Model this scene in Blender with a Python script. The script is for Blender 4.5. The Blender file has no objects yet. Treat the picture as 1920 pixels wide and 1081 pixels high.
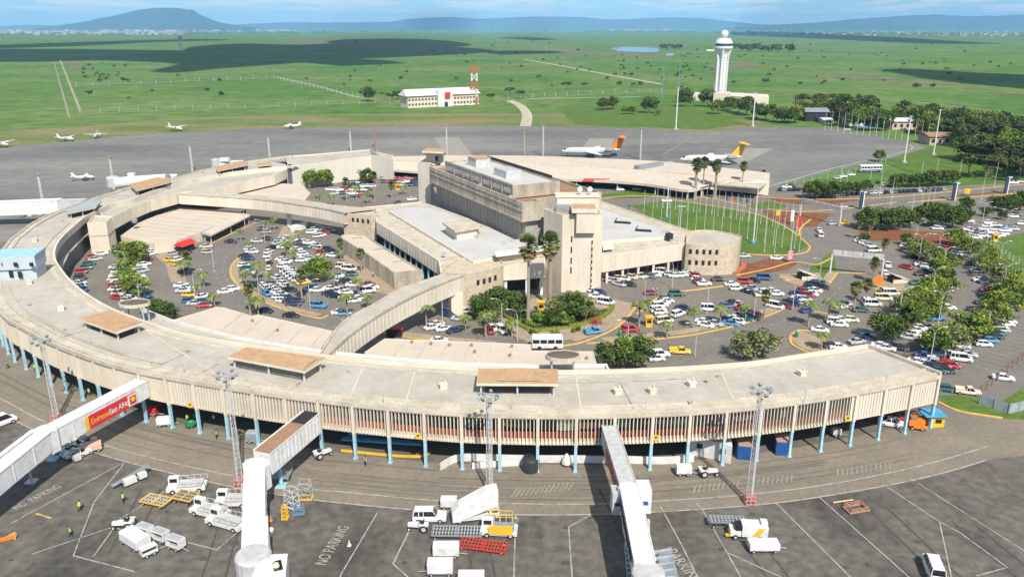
import bpy, bmesh, math, random
from math import sin, cos, pi, radians, hypot, atan2, sqrt
from mathutils import Vector, Matrix, noise as mnoise
random.seed(7)
SC = bpy.context.scene
COL = SC.collection

# ---------------------------------------------------------------- camera
F, CX, CY, H = 1504.0, 960.0, 540.5, 65.0
TH = math.atan((540.5 - 52.0) / F)
cam_d = bpy.data.cameras.new('camera')
cam = bpy.data.objects.new('camera', cam_d); COL.objects.link(cam)
cam.location = (0, 0, H)
cam.rotation_euler = (pi / 2 - TH, 0, 0)
cam_d.sensor_fit = 'HORIZONTAL'; cam_d.sensor_width = 36.0
cam_d.lens = 36.0 * F / 1920.0
cam_d.clip_start = 0.5; cam_d.clip_end = 150000.0
SC.camera = cam

# ---------------------------------------------------------------- light
EL, AZ = radians(47.0), radians(-17.0)      # shadows run away from the viewer and a little to the left
SUN = Vector((sin(-AZ) * cos(EL), -cos(AZ) * cos(EL), sin(EL)))
sd = bpy.data.lights.new('sun', 'SUN'); sd.energy = 4.6; sd.angle = radians(0.5); sd.color = (1.0, 0.94, 0.84)
so = bpy.data.objects.new('sun', sd); COL.objects.link(so)
so.rotation_euler = SUN.to_track_quat('Z', 'Y').to_euler()
so.location = (60, -150, 200)
W = bpy.data.worlds.new('World'); SC.world = W; W.use_nodes = True
nt = W.node_tree; nt.nodes.clear()
N = nt.nodes.new; L = nt.links.new
out = N('ShaderNodeOutputWorld'); bg = N('ShaderNodeBackground'); bg.inputs['Strength'].default_value = 0.105
sky = N('ShaderNodeTexSky'); sky.sky_type = 'NISHITA'; sky.sun_disc = False
sky.sun_elevation = EL; sky.sun_rotation = atan2(SUN.x, SUN.y)
sky.air_density = 1.0; sky.dust_density = 0.35; sky.ozone_density = 2.5; sky.altitude = 1600
# fair-weather cumulus: a flat layer seen in perspective (direction divided by its height)
tc = N('ShaderNodeTexCoord'); sep = N('ShaderNodeSeparateXYZ'); L(tc.outputs['Generated'], sep.inputs[0])
def mth(op, a, b=None, c=None):
    n = N('ShaderNodeMath'); n.operation = op
    for i, v in enumerate((a, b, c)):
        if v is None: continue
        if isinstance(v, (int, float)): n.inputs[i].default_value = v
        else: L(v, n.inputs[i])
    return n.outputs[0]
zz = mth('ADD', sep.outputs['Z'], 0.035)
zc = mth('MAXIMUM', zz, 0.01)
comb = N('ShaderNodeCombineXYZ'); L(mth('DIVIDE', sep.outputs['X'], zc), comb.inputs[0]); L(mth('MULTIPLY', mth('DIVIDE', sep.outputs['Y'], zc), 0.55), comb.inputs[1])
no = N('ShaderNodeTexNoise'); no.inputs['Scale'].default_value = 0.75; no.inputs['Detail'].default_value = 7; no.inputs['Roughness'].default_value = 0.58
L(comb.outputs[0], no.inputs['Vector'])
mr = N('ShaderNodeMapRange'); mr.interpolation_type = 'SMOOTHSTEP'; mr.inputs[1].default_value = 0.45; mr.inputs[2].default_value = 0.57
L(no.outputs['Fac'], mr.inputs[0])
mr2 = N('ShaderNodeMapRange'); mr2.inputs[1].default_value = 0.0; mr2.inputs[2].default_value = 0.02; L(sep.outputs['Z'], mr2.inputs[0])
fac = mth('MULTIPLY', mth('MULTIPLY', mr.outputs[0], mr2.outputs[0]), 0.8)
mix = N('ShaderNodeMix'); mix.data_type = 'RGBA'; L(fac, mix.inputs[0])
hs = N('ShaderNodeHueSaturation'); hs.inputs['Saturation'].default_value = 1.15; hs.inputs['Value'].default_value = 0.88
tv = N('ShaderNodeVectorMath'); tv.operation = 'MULTIPLY'; tv.inputs[1].default_value = (0.62, 0.80, 1.0); L(sky.outputs[0], tv.inputs[0]); L(tv.outputs[0], hs.inputs['Color']); L(hs.outputs[0], mix.inputs[6]); mix.inputs[7].default_value = (7.2, 7.3, 7.6, 1)
L(mix.outputs[2], bg.inputs['Color']); L(bg.outputs[0], out.inputs['Surface'])
SC.view_settings.view_transform = 'Standard'; SC.view_settings.look = 'None'; SC.view_settings.gamma = 1
SC.view_settings.exposure = 0.45
SC.cycles.volume_bounces = 0; SC.cycles.max_bounces = 5
SC.cycles.use_denoising = True

# ---------------------------------------------------------------- helpers
def P(x, y, z=0.0):
    """ground (or plane z) point seen at photo pixel x, y"""
    dx = x - CX; v = y - CY
    dz = -(v * cos(TH) + F * sin(TH)); dy = F * cos(TH) - v * sin(TH)
    t = (z - H) / dz
    return Vector((dx * t, dy * t, z))
def hgt(xb, yb, yt, zb=0.0):
    Y = P(xb, yb, zb).y; v = yt - CY
    return H + Y * -(v * cos(TH) + F * sin(TH)) / (F * cos(TH) - v * sin(TH))
def PL(pts, z=0.0): return [P(a, b, z) for a, b in pts]
def smooth(pts, n=6):
    """Catmull-Rom through 2-D/3-D points"""
    pts = [Vector(p) for p in pts]; o = []
    for i in range(len(pts) - 1):
        p0 = pts[max(i - 1, 0)]; p1 = pts[i]; p2 = pts[i + 1]; p3 = pts[min(i + 2, len(pts) - 1)]
        for k in range(n):
            t = k / n
            o.append(0.5 * ((2 * p1) + (p2 - p0) * t + (2 * p0 - 5 * p1 + 4 * p2 - p3) * t * t + (3 * p1 - p0 - 3 * p2 + p3) * t ** 3))
    o.append(pts[-1]); return o
def SP(px, z=0.0, n=6): return [P(v[0], v[1], z) for v in smooth([Vector((a, b)) for a, b in px], n)]
def resample(pts, step):
    d = [0]
    for a, b in zip(pts, pts[1:]): d.append(d[-1] + (b - a).length)
    n = max(1, round(d[-1] / step)); o = []; j = 0
    for i in range(n + 1):
        s = d[-1] * i / n
        while j < len(d) - 2 and d[j + 1] < s: j += 1
        t = (s - d[j]) / max(1e-9, d[j + 1] - d[j]); o.append(pts[j].lerp(pts[j + 1], min(1, t)))
    return o
def normals(pts, closed=False):
    o = []; n = len(pts)
    for i in range(n):
        a = pts[(i - 1) % n] if closed or i > 0 else pts[i]; b = pts[(i + 1) % n] if closed or i < n - 1 else pts[i]
        if not closed: pass
        p = pts[i]; d1 = (p - a); d2 = (b - p)
        d1 = Vector((d1.x, d1.y)); d2 = Vector((d2.x, d2.y))
        if d1.length < 1e-6: d1 = d2.copy()
        if d2.length < 1e-6: d2 = d1.copy()
        d1.normalize(); d2.normalize(); t = d1 + d2
        if t.length < 1e-6: t = d1.copy()
        t.normalize(); nn = Vector((-t.y, t.x)); k = max(0.45, nn.dot(Vector((-d1.y, d1.x))))
        o.append(Vector((nn.x / k, nn.y / k, 0)))
    return o
def offset(pts, d, closed=False):
    """to the left of the direction of travel for d > 0"""
    return [p + n * d for p, n in zip(pts, normals(pts, closed))]
def area(pts): return 0.5 * sum(a.x * b.y - b.x * a.y for a, b in zip(pts, pts[1:] + pts[:1]))
def ccw(pts): return pts if area(pts) > 0 else pts[::-1]

class MB:
    def __init__(s): s.v = []; s.f = []; s.m = []
    def add(s, vs, fs, mi=0):
        b = len(s.v); s.v += [tuple(v) for v in vs]; s.f += [tuple(b + i for i in f) for f in fs]; s.m += [mi] * len(fs); return s
    def box(s, c, d, rz=0.0, mi=0, M=None):
        c = Vector(c); x, y, z = d[0] / 2, d[1] / 2, d[2] / 2; R = Matrix.Rotation(rz, 3, 'Z') if M is None else M
        vs = [c + R @ Vector((a * x, b * y, e * z)) for e in (-1, 1) for a, b in ((-1, -1), (1, -1), (1, 1), (-1, 1))]
        return s.add(vs, [(3, 2, 1, 0), (4, 5, 6, 7), (0, 1, 5, 4), (1, 2, 6, 5), (2, 3, 7, 6), (3, 0, 4, 7)], mi)
    def beam(s, a, b, w, h, mi=0, up=Vector((0, 0, 1))):
        a = Vector(a); b = Vector(b); d = b - a
        if d.length < 1e-6: return s
        x = d.normalized(); y = up.cross(x)
        if y.length < 1e-4: y = Vector((1, 0, 0)).cross(x)
        y.normalize(); z = x.cross(y); M = Matrix((x, y, z)).transposed()
        return s.box((a + b) / 2, (d.length, w, h), M=M, mi=mi)
    def prism(s, poly, z0, z1, mi=0, mtop=None, bottom=True):
        poly = ccw(list(poly)); n = len(poly)
        vs = [(p.x, p.y, z0) for p in poly] + [(p.x, p.y, z1) for p in poly]
        s.add(vs, [(i, (i + 1) % n, n + (i + 1) % n, n + i) for i in range(n)], mi)
        s.add([(p.x, p.y, z1) for p in poly], [tuple(range(n))], mi if mtop is None else mtop)
        if bottom: s.add([(p.x, p.y, z0) for p in poly], [tuple(range(n))[::-1]], mi)
        return s
    def strip(s, A, B, mi=0, closed=False):
        n = len(A); m = n if closed else n - 1
        return s.add(list(A) + list(B), [(i, (i + 1) % n, n + (i + 1) % n, n + i) for i in range(m)], mi)
    def ring(s, pts, cross, closed=False, mi=0):
        """sweep a cross-section [(offset, z)...] (closed loop) along pts"""
        nr = normals(pts, closed); n = len(pts); k = len(cross); vs = []
        for p, q in zip(pts, nr):
            for o, z in cross: vs.append((p.x + q.x * o, p.y + q.y * o, z))
        fs = []
        for i in range(n if closed else n - 1):
            for j in range(k):
                a = i * k + j; b = i * k + (j + 1) % k; c = ((i + 1) % n) * k + (j + 1) % k; d = ((i + 1) % n) * k + j
                fs.append((a, b, c, d))
        if not closed: fs += [tuple(range(k))[::-1], tuple((n - 1) * k + j for j in range(k))]
        return s.add(vs, fs, mi)
    def tube(s, pts, r, n=8, mi=0, cap=True):
        pts = [Vector(p) for p in pts]; rs = r if isinstance(r, (list, tuple)) else [r] * len(pts); vs = []; fs = []
        for i, p in enumerate(pts):
            d = (pts[min(i + 1, len(pts) - 1)] - pts[max(i - 1, 0)]).normalized()
            u = Vector((0, 0, 1)) if abs(d.z) < .9 else Vector((1, 0, 0)); x = u.cross(d).normalized(); y = d.cross(x)
            vs += [p + (x * cos(2 * pi * k / n) + y * sin(2 * pi * k / n)) * rs[i] for k in range(n)]
        for i in range(len(pts) - 1):
            fs += [(i * n + k, i * n + (k + 1) % n, (i + 1) * n + (k + 1) % n, (i + 1) * n + k) for k in range(n)]
        if cap: fs += [tuple(range(n))[::-1], tuple((len(pts) - 1) * n + k for k in range(n))]
        return s.add(vs, fs, mi)
    def lathe(s, c, prof, n=20, mi=0, sx=1.0, sy=1.0):
        c = Vector(c); vs = []; fs = []
        for r, z in prof: vs += [c + Vector((r * sx * cos(2 * pi * k / n), r * sy * sin(2 * pi * k / n), z)) for k in range(n)]
        for i in range(len(prof) - 1): fs += [(i * n + k, i * n + (k + 1) % n, (i + 1) * n + (k + 1) % n, (i + 1) * n + k) for k in range(n)]
        if prof[0][0] > 1e-3: fs.append(tuple(range(n))[::-1])
        if prof[-1][0] > 1e-3: fs.append(tuple((len(prof) - 1) * n + k for k in range(n)))
        return s.add(vs, fs, mi)
    def loft(s, secs, mi=0):
        """secs: list of equal-length closed sections"""
        k = len(secs[0]); vs = [p for q in secs for p in q]; fs = []
        for i in range(len(secs) - 1): fs += [(i * k + j, i * k + (j + 1) % k, (i + 1) * k + (j + 1) % k, (i + 1) * k + j) for j in range(k)]
        fs += [tuple(range(k))[::-1], tuple((len(secs) - 1) * k + j for j in range(k))]
        return s.add(vs, fs, mi)
    def data(s, name, mats, org=Vector((0, 0, 0)), smoothed=False):
        me = bpy.data.meshes.new(name)
        me.from_pydata([(x - org.x, y - org.y, z - org.z) for x, y, z in s.v], [], s.f)
        for m in (mats if isinstance(mats, (list, tuple)) else [mats]): me.materials.append(m)
        me.polygons.foreach_set('material_index', s.m)
        if smoothed: me.polygons.foreach_set('use_smooth', [True] * len(s.f))
        me.update(); return me

ORG = {}
def worg(o): return ORG.get(o.name, Vector((0, 0, 0))) if o else Vector((0, 0, 0))
def obj(name, mb, mats, parent=None, label=None, cat=None, group=None, kind=None, sm=False, fix=True):
    """one mesh object; vertices come in world coordinates (relative to the thing's base when it has a parent)"""
    og = worg(parent)
    o = bpy.data.objects.new(name, mb.data(name, mats, og, sm))
    COL.objects.link(o); ORG[o.name] = og
    if fix:
        bm = bmesh.new(); bm.from_mesh(o.data); bmesh.ops.recalc_face_normals(bm, faces=bm.faces); bm.to_mesh(o.data); bm.free()
    if parent: o.parent = parent
    if label: o['label'] = label
    if cat: o['category'] = cat
    if group: o['group'] = group
    if kind: o['kind'] = kind
    return o
def thing(name, label, cat, loc=(0, 0, 0), group=None, rz=0.0):
    o = bpy.data.objects.new(name, None); COL.objects.link(o); o.location = loc; o.rotation_euler = (0, 0, rz)
    o.empty_display_size = 0.5
    ORG[o.name] = Vector(loc) if rz == 0 else Vector((0, 0, 0)); o['label'] = label; o['category'] = cat
    if group: o['group'] = group
    return o
def local(name, label, cat, group=None):
    """a thing built around its own origin and placed afterwards"""
    o = thing(name, label, cat, (0, 0, 0), group); return o
def place(o, loc, rz=0.0, s=1.0):
    o.location = loc; o.rotation_euler = (0, 0, rz); o.scale = (s, s, s) if not isinstance(s, tuple) else s; return o
def dup(o, loc, rz=0.0, s=1.0, label=None, group=None):
    r = o.copy(); COL.objects.link(r); place(r, loc, rz, s)
    if label: r['label'] = label
    if group: r['group'] = group
    for ch in o.children:
        c = ch.copy(); COL.objects.link(c); c.parent = r
        for g in ch.children:
            d = g.copy(); COL.objects.link(d); d.parent = c
    return r
def struct(name, mb, mats, sm=False, label=None): return obj(name, mb, mats, kind='structure', sm=sm, label=label, fix=False)
ORD = ['', 'first', 'second', 'third', 'fourth', 'fifth', 'sixth', 'seventh', 'eighth', 'ninth', 'tenth', 'eleventh', 'twelfth', 'thirteenth', 'fourteenth', 'fifteenth', 'sixteenth', 'seventeenth', 'eighteenth', 'nineteenth', 'twentieth']
def ordn(i):
    if i < len(ORD): return ORD[i]
    t = {2: 'twenty', 3: 'thirty', 4: 'forty', 5: 'fifty', 6: 'sixty'}[i // 10]
    return t + '-' + ORD[i % 10] if i % 10 else t[:-1] + 'ieth'

# ---------------------------------------------------------------- materials
MATS = {}
def mat(name, col, rough=0.8, vary=0.0, scale=1.0, col2=None, metal=0.0, detail=5, bump=0.0, scale2=None, lo=0.35, hi=0.65, spec=0.5, stretch=None, vary2=0.0):
    if name in MATS: return MATS[name]
    m = bpy.data.materials.new(name); m.use_nodes = True; t = m.node_tree; n = t.nodes; b = n['Principled BSDF']
    b.inputs['Roughness'].default_value = rough; b.inputs['Metallic'].default_value = metal; b.inputs['Specular IOR Level'].default_value = spec
    c = tuple(col) + (1,)
    b.inputs['Base Color'].default_value = c
    if vary or col2:
        g = n.new('ShaderNodeNewGeometry'); mp = n.new('ShaderNodeMapping'); t.links.new(g.outputs['Position'], mp.inputs['Vector'])
        if stretch: mp.inputs['Scale'].default_value = stretch
        nz = n.new('ShaderNodeTexNoise'); nz.inputs['Scale'].default_value = scale; nz.inputs['Detail'].default_value = detail; nz.inputs['Roughness'].default_value = 0.6
        t.links.new(mp.outputs[0], nz.inputs['Vector'])
        r = n.new('ShaderNodeMapRange'); r.inputs[1].default_value = lo; r.inputs[2].default_value = hi
        t.links.new(nz.outputs['Fac'], r.inputs[0])
        mx = n.new('ShaderNodeMix'); mx.data_type = 'RGBA'
        if col2 is None:
            mx.inputs[6].default_value = tuple(x * (1 - vary) for x in col) + (1,); mx.inputs[7].default_value = tuple(min(1, x * (1 + vary)) for x in col) + (1,)
        else:
            mx.inputs[6].default_value = c; mx.inputs[7].default_value = tuple(col2) + (1,)
        t.links.new(r.outputs[0], mx.inputs[0]); last = mx.outputs[2]
        if scale2:
            nz2 = n.new('ShaderNodeTexNoise'); nz2.inputs['Scale'].default_value = scale2; nz2.inputs['Detail'].default_value = 3
            t.links.new(g.outputs['Position'], nz2.inputs['Vector'])
            r2 = n.new('ShaderNodeMapRange'); r2.inputs[1].default_value = 0.3; r2.inputs[2].default_value = 0.7; r2.inputs[3].default_value = 1 - (vary2 or .15); r2.inputs[4].default_value = 1 + (vary2 or .15)
            t.links.new(nz2.outputs['Fac'], r2.inputs[0])
            vm = n.new('ShaderNodeVectorMath'); vm.operation = 'SCALE'; t.links.new(last, vm.inputs[0]); t.links.new(r2.outputs[0], vm.inputs['Scale']); last = vm.outputs[0]
        t.links.new(last, b.inputs['Base Color'])
        if bump:
            bp = n.new('ShaderNodeBump'); bp.inputs['Strength'].default_value = bump; t.links.new(nz.outputs['Fac'], bp.inputs['Height']); t.links.new(bp.outputs[0], b.inputs['Normal'])
    MATS[name] = m; return m
M_grass = mat('grass_plain', (0.072, 0.158, 0.028), 0.95, col2=(0.135, 0.192, 0.055), scale=0.005, detail=10, scale2=0.06, vary2=0.25, lo=0.40, hi=0.62, spec=0.1)
M_lawn = mat('lawn_grass', (0.068, 0.135, 0.022), 0.95, col2=(0.115, 0.168, 0.040), scale=0.12, detail=8, scale2=1.3, vary2=.25, spec=0.1)
M_dry = mat('dry_grass', (0.22, 0.185, 0.095), 0.95, col2=(0.105, 0.165, 0.04), scale=0.03, detail=8, scale2=0.3, vary2=.2, stretch=(0.4, 1, 1), spec=0.1, lo=.4, hi=.6)
M_apron = mat('apron_concrete', (0.150, 0.136, 0.112), 0.9, col2=(0.105, 0.096, 0.083), scale=0.045, detail=9, scale2=0.6, vary2=.16, lo=.4, hi=.62, spec=.3)
M_farapron = mat('far_apron_asphalt', (0.215, 0.207, 0.188), 0.9, col2=(0.125, 0.125, 0.122), scale=0.018, detail=8, scale2=0.15, vary2=.12, stretch=(.35, 1, 1), spec=.3)
M_service = mat('service_road', (0.225, 0.194, 0.150), 0.9, col2=(0.180, 0.157, 0.124), scale=0.10, detail=8, scale2=1.2, vary2=.12, spec=.3)
M_stand = mat('parking_stand_asphalt', (0.124, 0.114, 0.098), 0.88, col2=(0.055, 0.051, 0.045), scale=0.075, detail=10, scale2=0.7, vary2=.28, lo=.48, hi=.68, stretch=(1, .55, 1), spec=.3)
M_lot = mat('car_park_asphalt', (0.200, 0.178, 0.150), 0.9, col2=(0.160, 0.143, 0.122), scale=0.08, detail=8, scale2=1.0, vary2=.15, spec=.3)
M_road = mat('road_asphalt', (0.185, 0.170, 0.150), 0.9, col2=(0.155, 0.143, 0.127), scale=0.15, detail=7, scale2=1.5, vary2=.12, spec=.3)
M_pave = mat('paving', (0.33, 0.26, 0.185), 0.9, vary=.12, scale=.5, scale2=3, spec=.2)
M_soil = mat('red_soil', (0.20, 0.085, 0.042), 0.95, vary=.2, scale=.3, scale2=2, spec=.1)
M_kerb = mat('yellow_kerb', (0.56, 0.36, 0.09), 0.8, vary=.18, scale=1.2)
M_line = mat('white_marking', (0.40, 0.385, 0.35), 0.8, col2=(.20, .185, .16), scale=1.1, detail=8, lo=.45, hi=.65)
M_fline = mat('faded_marking', (0.24, 0.22, 0.18), 0.8, vary=.2, scale=.8)
M_yline = mat('yellow_marking', (0.42, 0.30, 0.10), 0.8, vary=.25, scale=1)
M_conc = mat('concrete_wall', (0.66, 0.595, 0.49), 0.85, col2=(0.55, 0.49, 0.395), scale=.25, detail=8, scale2=2.5, vary2=.06, stretch=(1, 1, .35), spec=.2)
M_concd = mat('stained_concrete', (0.44, 0.39, 0.31), 0.88, col2=(0.27, 0.24, 0.195), scale=.35, detail=9, scale2=1.8, vary2=.12, stretch=(1, 1, .3), spec=.2, lo=.42, hi=.66)
M_rub = mat('rubble_render', (0.56, 0.48, 0.36), 0.9, col2=(0.43, 0.36, 0.26), scale=.8, detail=9, scale2=3, vary2=.15, bump=.3, spec=.2)
M_roof = mat('roof_screed', (0.455, 0.43, 0.375), 0.9, col2=(0.385, 0.358, 0.30), scale=.13, detail=9, scale2=.7, vary2=.07, spec=.2)
M_roofe = mat('roof_edge', (0.54, 0.49, 0.40), 0.9, col2=(0.41, 0.365, 0.285), scale=.35, detail=8, scale2=2, vary2=.12, spec=.2, lo=.4, hi=.65)
M_roofp = mat('pinkish_roof_sheet', (0.56, 0.485, 0.40), 0.8, col2=(0.50, 0.43, 0.355), scale=.15, detail=6, scale2=1.5, vary2=.05, spec=.3)
M_roofw = mat('pale_membrane', (0.52, 0.515, 0.51), 0.7, col2=(0.46, 0.45, 0.43), scale=.12, detail=7, scale2=1, vary2=.05, spec=.4)
M_brown = mat('brown_felt', (0.44, 0.285, 0.165), 0.9, vary=.10, scale=.6, scale2=3, spec=.2)
M_brownd = mat('rusty_terrace', (0.33, 0.195, 0.115), 0.9, col2=(0.25, 0.16, 0.10), scale=.4, scale2=2, spec=.2)
M_white = mat('white_paint', (0.66, 0.665, 0.66), 0.45, col2=(.52, .51, .48), scale=.9, detail=8, lo=.45, hi=.72)
M_whiteg = mat('offwhite_steel', (0.52, 0.53, 0.54), 0.5, col2=(.40, .39, .37), scale=1.1, detail=8)
M_grey = mat('grey_steel', (0.22, 0.25, 0.27), 0.55, vary=.15, scale=1.2)
M_lgrey = mat('galvanised', (0.42, 0.44, 0.45), 0.45, vary=.12, scale=1.5, metal=.2)
M_felt2 = mat('brown_felt_dark', (.12, .08, .05), .9, vary=.2, scale=1)
M_dark = mat('dark_rubber', (0.02, 0.02, 0.022), 0.7)
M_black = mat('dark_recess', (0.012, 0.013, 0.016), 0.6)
M_glass = mat('dark_glass', (0.012, 0.016, 0.020), 0.12, spec=.7)
M_gglass = mat('grey_glazing', (0.085, 0.105, 0.115), 0.3, col2=(0.15, 0.135, 0.12), scale=.5, scale2=2, spec=.6)
M_blue = mat('pale_blue_paint', (0.34, 0.56, 0.66), 0.6, col2=(.27, .42, .48), scale=1.2, detail=8, lo=.45, hi=.68)
M_sblue = mat('bright_blue_paint', (0.06, 0.33, 0.55), 0.6, vary=.1, scale=1)
M_navy = mat('container_blue', (0.015, 0.085, 0.27), 0.5, vary=.15, scale=1)
M_red = mat('red_paint', (0.55, 0.03, 0.03), 0.5, vary=.1, scale=1)
M_redb = mat('red_spandrel', (0.33, 0.075, 0.035), 0.7, vary=.2, scale=.8)
M_yel = mat('yellow_paint', (0.72, 0.42, 0.03), 0.5, vary=.1, scale=1)
M_org = mat('orange_paint', (0.75, 0.20, 0.02), 0.5, vary=.1, scale=1)
M_green = mat('green_plastic', (0.02, 0.20, 0.09), 0.5)
M_slab = mat('pale_slab', (.30, .28, .24), .9, col2=(.24, .225, .20), scale=.15)
M_water = mat('water', (0.06, 0.11, 0.17), 0.12, spec=.6)
# ================================================================ GROUND
g = MB(); R0 = 60000
ringr = [0, 300, 900, 2500, 8000, 25000, R0]
nseg = 48
for a, b in zip(ringr, ringr[1:]):
    for k in range(nseg):
        t0, t1 = 2 * pi * k / nseg, 2 * pi * (k + 1) / nseg
        if a == 0: g.add([(0, 200, 0), (b * cos(t0), 200 + b * sin(t0), 0), (b * cos(t1), 200 + b * sin(t1), 0)], [(0, 1, 2)])
        else: g.add([(a * cos(t0), 200 + a * sin(t0), 0), (b * cos(t0), 200 + b * sin(t0), 0), (b * cos(t1), 200 + b * sin(t1), 0), (a * cos(t1), 200 + a * sin(t1), 0)], [(0, 1, 2, 3)])
struct('ground', g, M_grass)
def sheet(name, px, z, m, pts=None, label=None):
    b = MB(); pl = ccw(pts if pts else PL(px)); b.add([(p.x, p.y, z) for p in pl], [tuple(range(len(pl)))]); return struct(name, b, m, label=label)
def ribbon(mb, pts, w, z):
    A = offset(pts, w / 2); B = offset(pts, -w / 2); mb.strip([Vector((p.x, p.y, z)) for p in B], [Vector((p.x, p.y, z)) for p in A])
def line_m(mb, px, w, z, sm=False):
    pts = SP(px) if sm else PL(px); ribbon(mb, pts, w, z)
# dry verge between plain and apron
sheet('dry_verge', [(-60, 262), (0, 246), (150, 238), (330, 222), (600, 214), (960, 213), (1240, 216), (1420, 226), (1480, 240), (1250, 250), (960, 246), (640, 249), (300, 262), (-60, 300)], .02, M_dry)
fa = [(-400, 330), (0, 278), (100, 268), (200, 258), (330, 249), (480, 242), (640, 239), (800, 237), (960, 237), (1120, 239), (1250, 244), (1320, 247), (1400, 240), (1470, 239), (1560, 241), (1650, 256), (1710, 268), (1733, 276), (1715, 287), (1640, 304), (1560, 322), (1500, 338), (1440, 352)]
apr = SP(fa, 0, 4) + PL([(1300, 370), (1000, 372), (700, 380), (300, 470), (150, 500), (-20, 560)]) + [Vector((-110, 170, 0)), Vector((-260, 170, 0))]
sheet('far_apron', None, .06, M_farapron, apr)
near = [Vector((-260, 20, 0)), Vector((220, 20, 0))] + PL([(2150, 880), (1920, 800), (1790, 795), (1760, 795), (1700, 800), (1500, 830), (1300, 850), (960, 860), (600, 830), (300, 760), (100, 690), (-20, 600)]) + [Vector((-118, 200, 0)), Vector((-260, 200, 0))]
sheet('ring_floor', None, .085, M_apron, PL([(1700, 640), (1790, 700), (1745, 830), (1300, 880), (960, 890), (600, 860), (300, 790), (60, 700), (-60, 600), (-60, 480), (150, 400), (300, 380), (400, 400), (150, 480), (160, 560), (300, 610), (600, 680), (1000, 700), (1400, 670)]))
sheet('near_apron', None, .10, M_apron, near)
# service road following the ring
L1 = [(-120, 700), (0, 748), (80, 790), (190, 833), (300, 863), (437, 893), (587, 918), (640, 923), (823, 940), (957, 945), (1108, 946), (1221, 941), (1383, 930), (1547, 910), (1714, 877), (1851, 838)]
L2 = [(-100, 730), (10, 780), (67, 808), (180, 850), (300, 883), (433, 913), (567, 935), (640, 944), (780, 957), (967, 966), (1124, 965), (1280, 958), (1454, 944), (1614, 920), (1748, 893), (1848, 864)]
b = MB(); b.strip([Vector((p.x, p.y, .14)) for p in SP(L2, 0, 5)], [Vector((p.x, p.y, .14)) for p in SP([(-110, 560), (0, 640), (60, 680), (180, 745), (300, 785), (440, 815), (587, 842), (640, 850), (823, 868), (957, 872), (1108, 872), (1221, 869), (1383, 855), (1547, 830), (1714, 795), (1890, 765)], 0, 5)])
b.add([Vector((p.x, p.y, .136)) for p in PL([(1740, 894), (1850, 863), (1960, 850), (2100, 830), (2100, 790), (1900, 780), (1780, 790), (1700, 800)])], [tuple(range(8))])
struct('service_road', b, M_service)
b = MB(); b.strip([Vector((p.x, p.y, .14)) for p in SP([(x, y) for x, y in L2], 0, 5)], [Vector((p.x, max(20, p.y - 62), .14)) for p in SP(L2, 0, 5)])
struct('aircraft_stands', b, M_stand)
b = MB()
line_m(b, L1, .22, .18, True); line_m(b, L2, .24, .18, True)
for l in ([(233, 870), (177, 942), (138, 1043), (253, 1073)], [(327, 912), (227, 973), (175, 1045)], [(20, 983), (143, 916), (233, 868)], [(455, 990), (407, 1032), (340, 1015)], [(340, 1015), (210, 990), (60, 1040)],
          [(708, 962), (640, 1077), (632, 1100)], [(767, 997), (737, 1058), (775, 1092)], [(967, 966), (965, 1030), (963, 1100)], [(1107, 967), (1066, 989), (1074, 1100)],
          [(1238, 950), (1280, 1027), (1316, 1100)], [(1302, 940), (1317, 957), (1363, 1037), (1398, 1100)], [(1363, 1037), (1460, 1081), (1500, 1100)], [(1455, 944), (1592, 1081), (1612, 1100)],
          [(1537, 934), (1696, 1076), (1722, 1100)], [(1657, 910), (1761, 979), (1783, 1081), (1787, 1100)], [(1721, 907), (1920, 1034), (1960, 1060)], [(1761, 979), (1800, 1000), (1888, 1065), (1830, 1081)], [(-40, 910), (40, 870), (110, 846)]):
    line_m(b, l, .17, .19)
struct('stand_markings', b, M_line)
b = MB()
for (x, y, n) in ((958, 933, 13), (1300, 925, 10), (1420, 912, 8), (1570, 893, 12)):
    for i in range(n):
        p = P(x + i * 9, y - i * 1.1); ribbon(b, [p, p + Vector((.9, 2.2, 0))], .28, .18)
struct('faded_crossing_marks', b, M_fline)
b = MB()
for l in ([(1850, 838), (1853, 835), (1700, 868)], [(0, 1015), (18, 1003), (30, 998)], [(70, 966), (97, 974)]):
    pass
line_m(b, [(-10, 1022), (8, 1012), (30, 999)], .6, .2); line_m(b, [(68, 964), (97, 973)], .35, .2)
line_m(b, [(983, 247), (984, 290)], .5, .12); line_m(b, [(1290, 262), (1240, 292)], .4, .12)
for x, y in ((190, 297), (490, 267), (790, 266), (1073, 265), (1357, 280)): line_m(b, [(x - 12, y), (x + 12, y)], 1.6, .12)
struct('yellow_taxi_marks', b, M_yline)
b = MB(); tr0 = random.Random(21)
for k in range(46):
    y0 = tr0.uniform(872, 930); x0 = tr0.uniform(60, 1500); n_ = tr0.randint(4, 9); base = sorted(L1, key=lambda q: abs(q[0] - x0))[0]; o_ = tr0.uniform(-58, -6)
    seg = [(x, y + o_) for x, y in L1 if x0 - 260 < x < x0 + 260]
    if len(seg) > 1:
        pts = [p.lerp(p + Vector((0, 1, 0)), tr0.uniform(0, .2)) for p in SP(seg, 0, 5)]; ribbon(b, pts, tr0.uniform(.12, .3), .1445 + k * .0002)
struct('tyre_marks', b, mat('tyre_marks', (.15, .13, .105), .9, col2=(.115, .10, .085), scale=.5))
b = MB()
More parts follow.
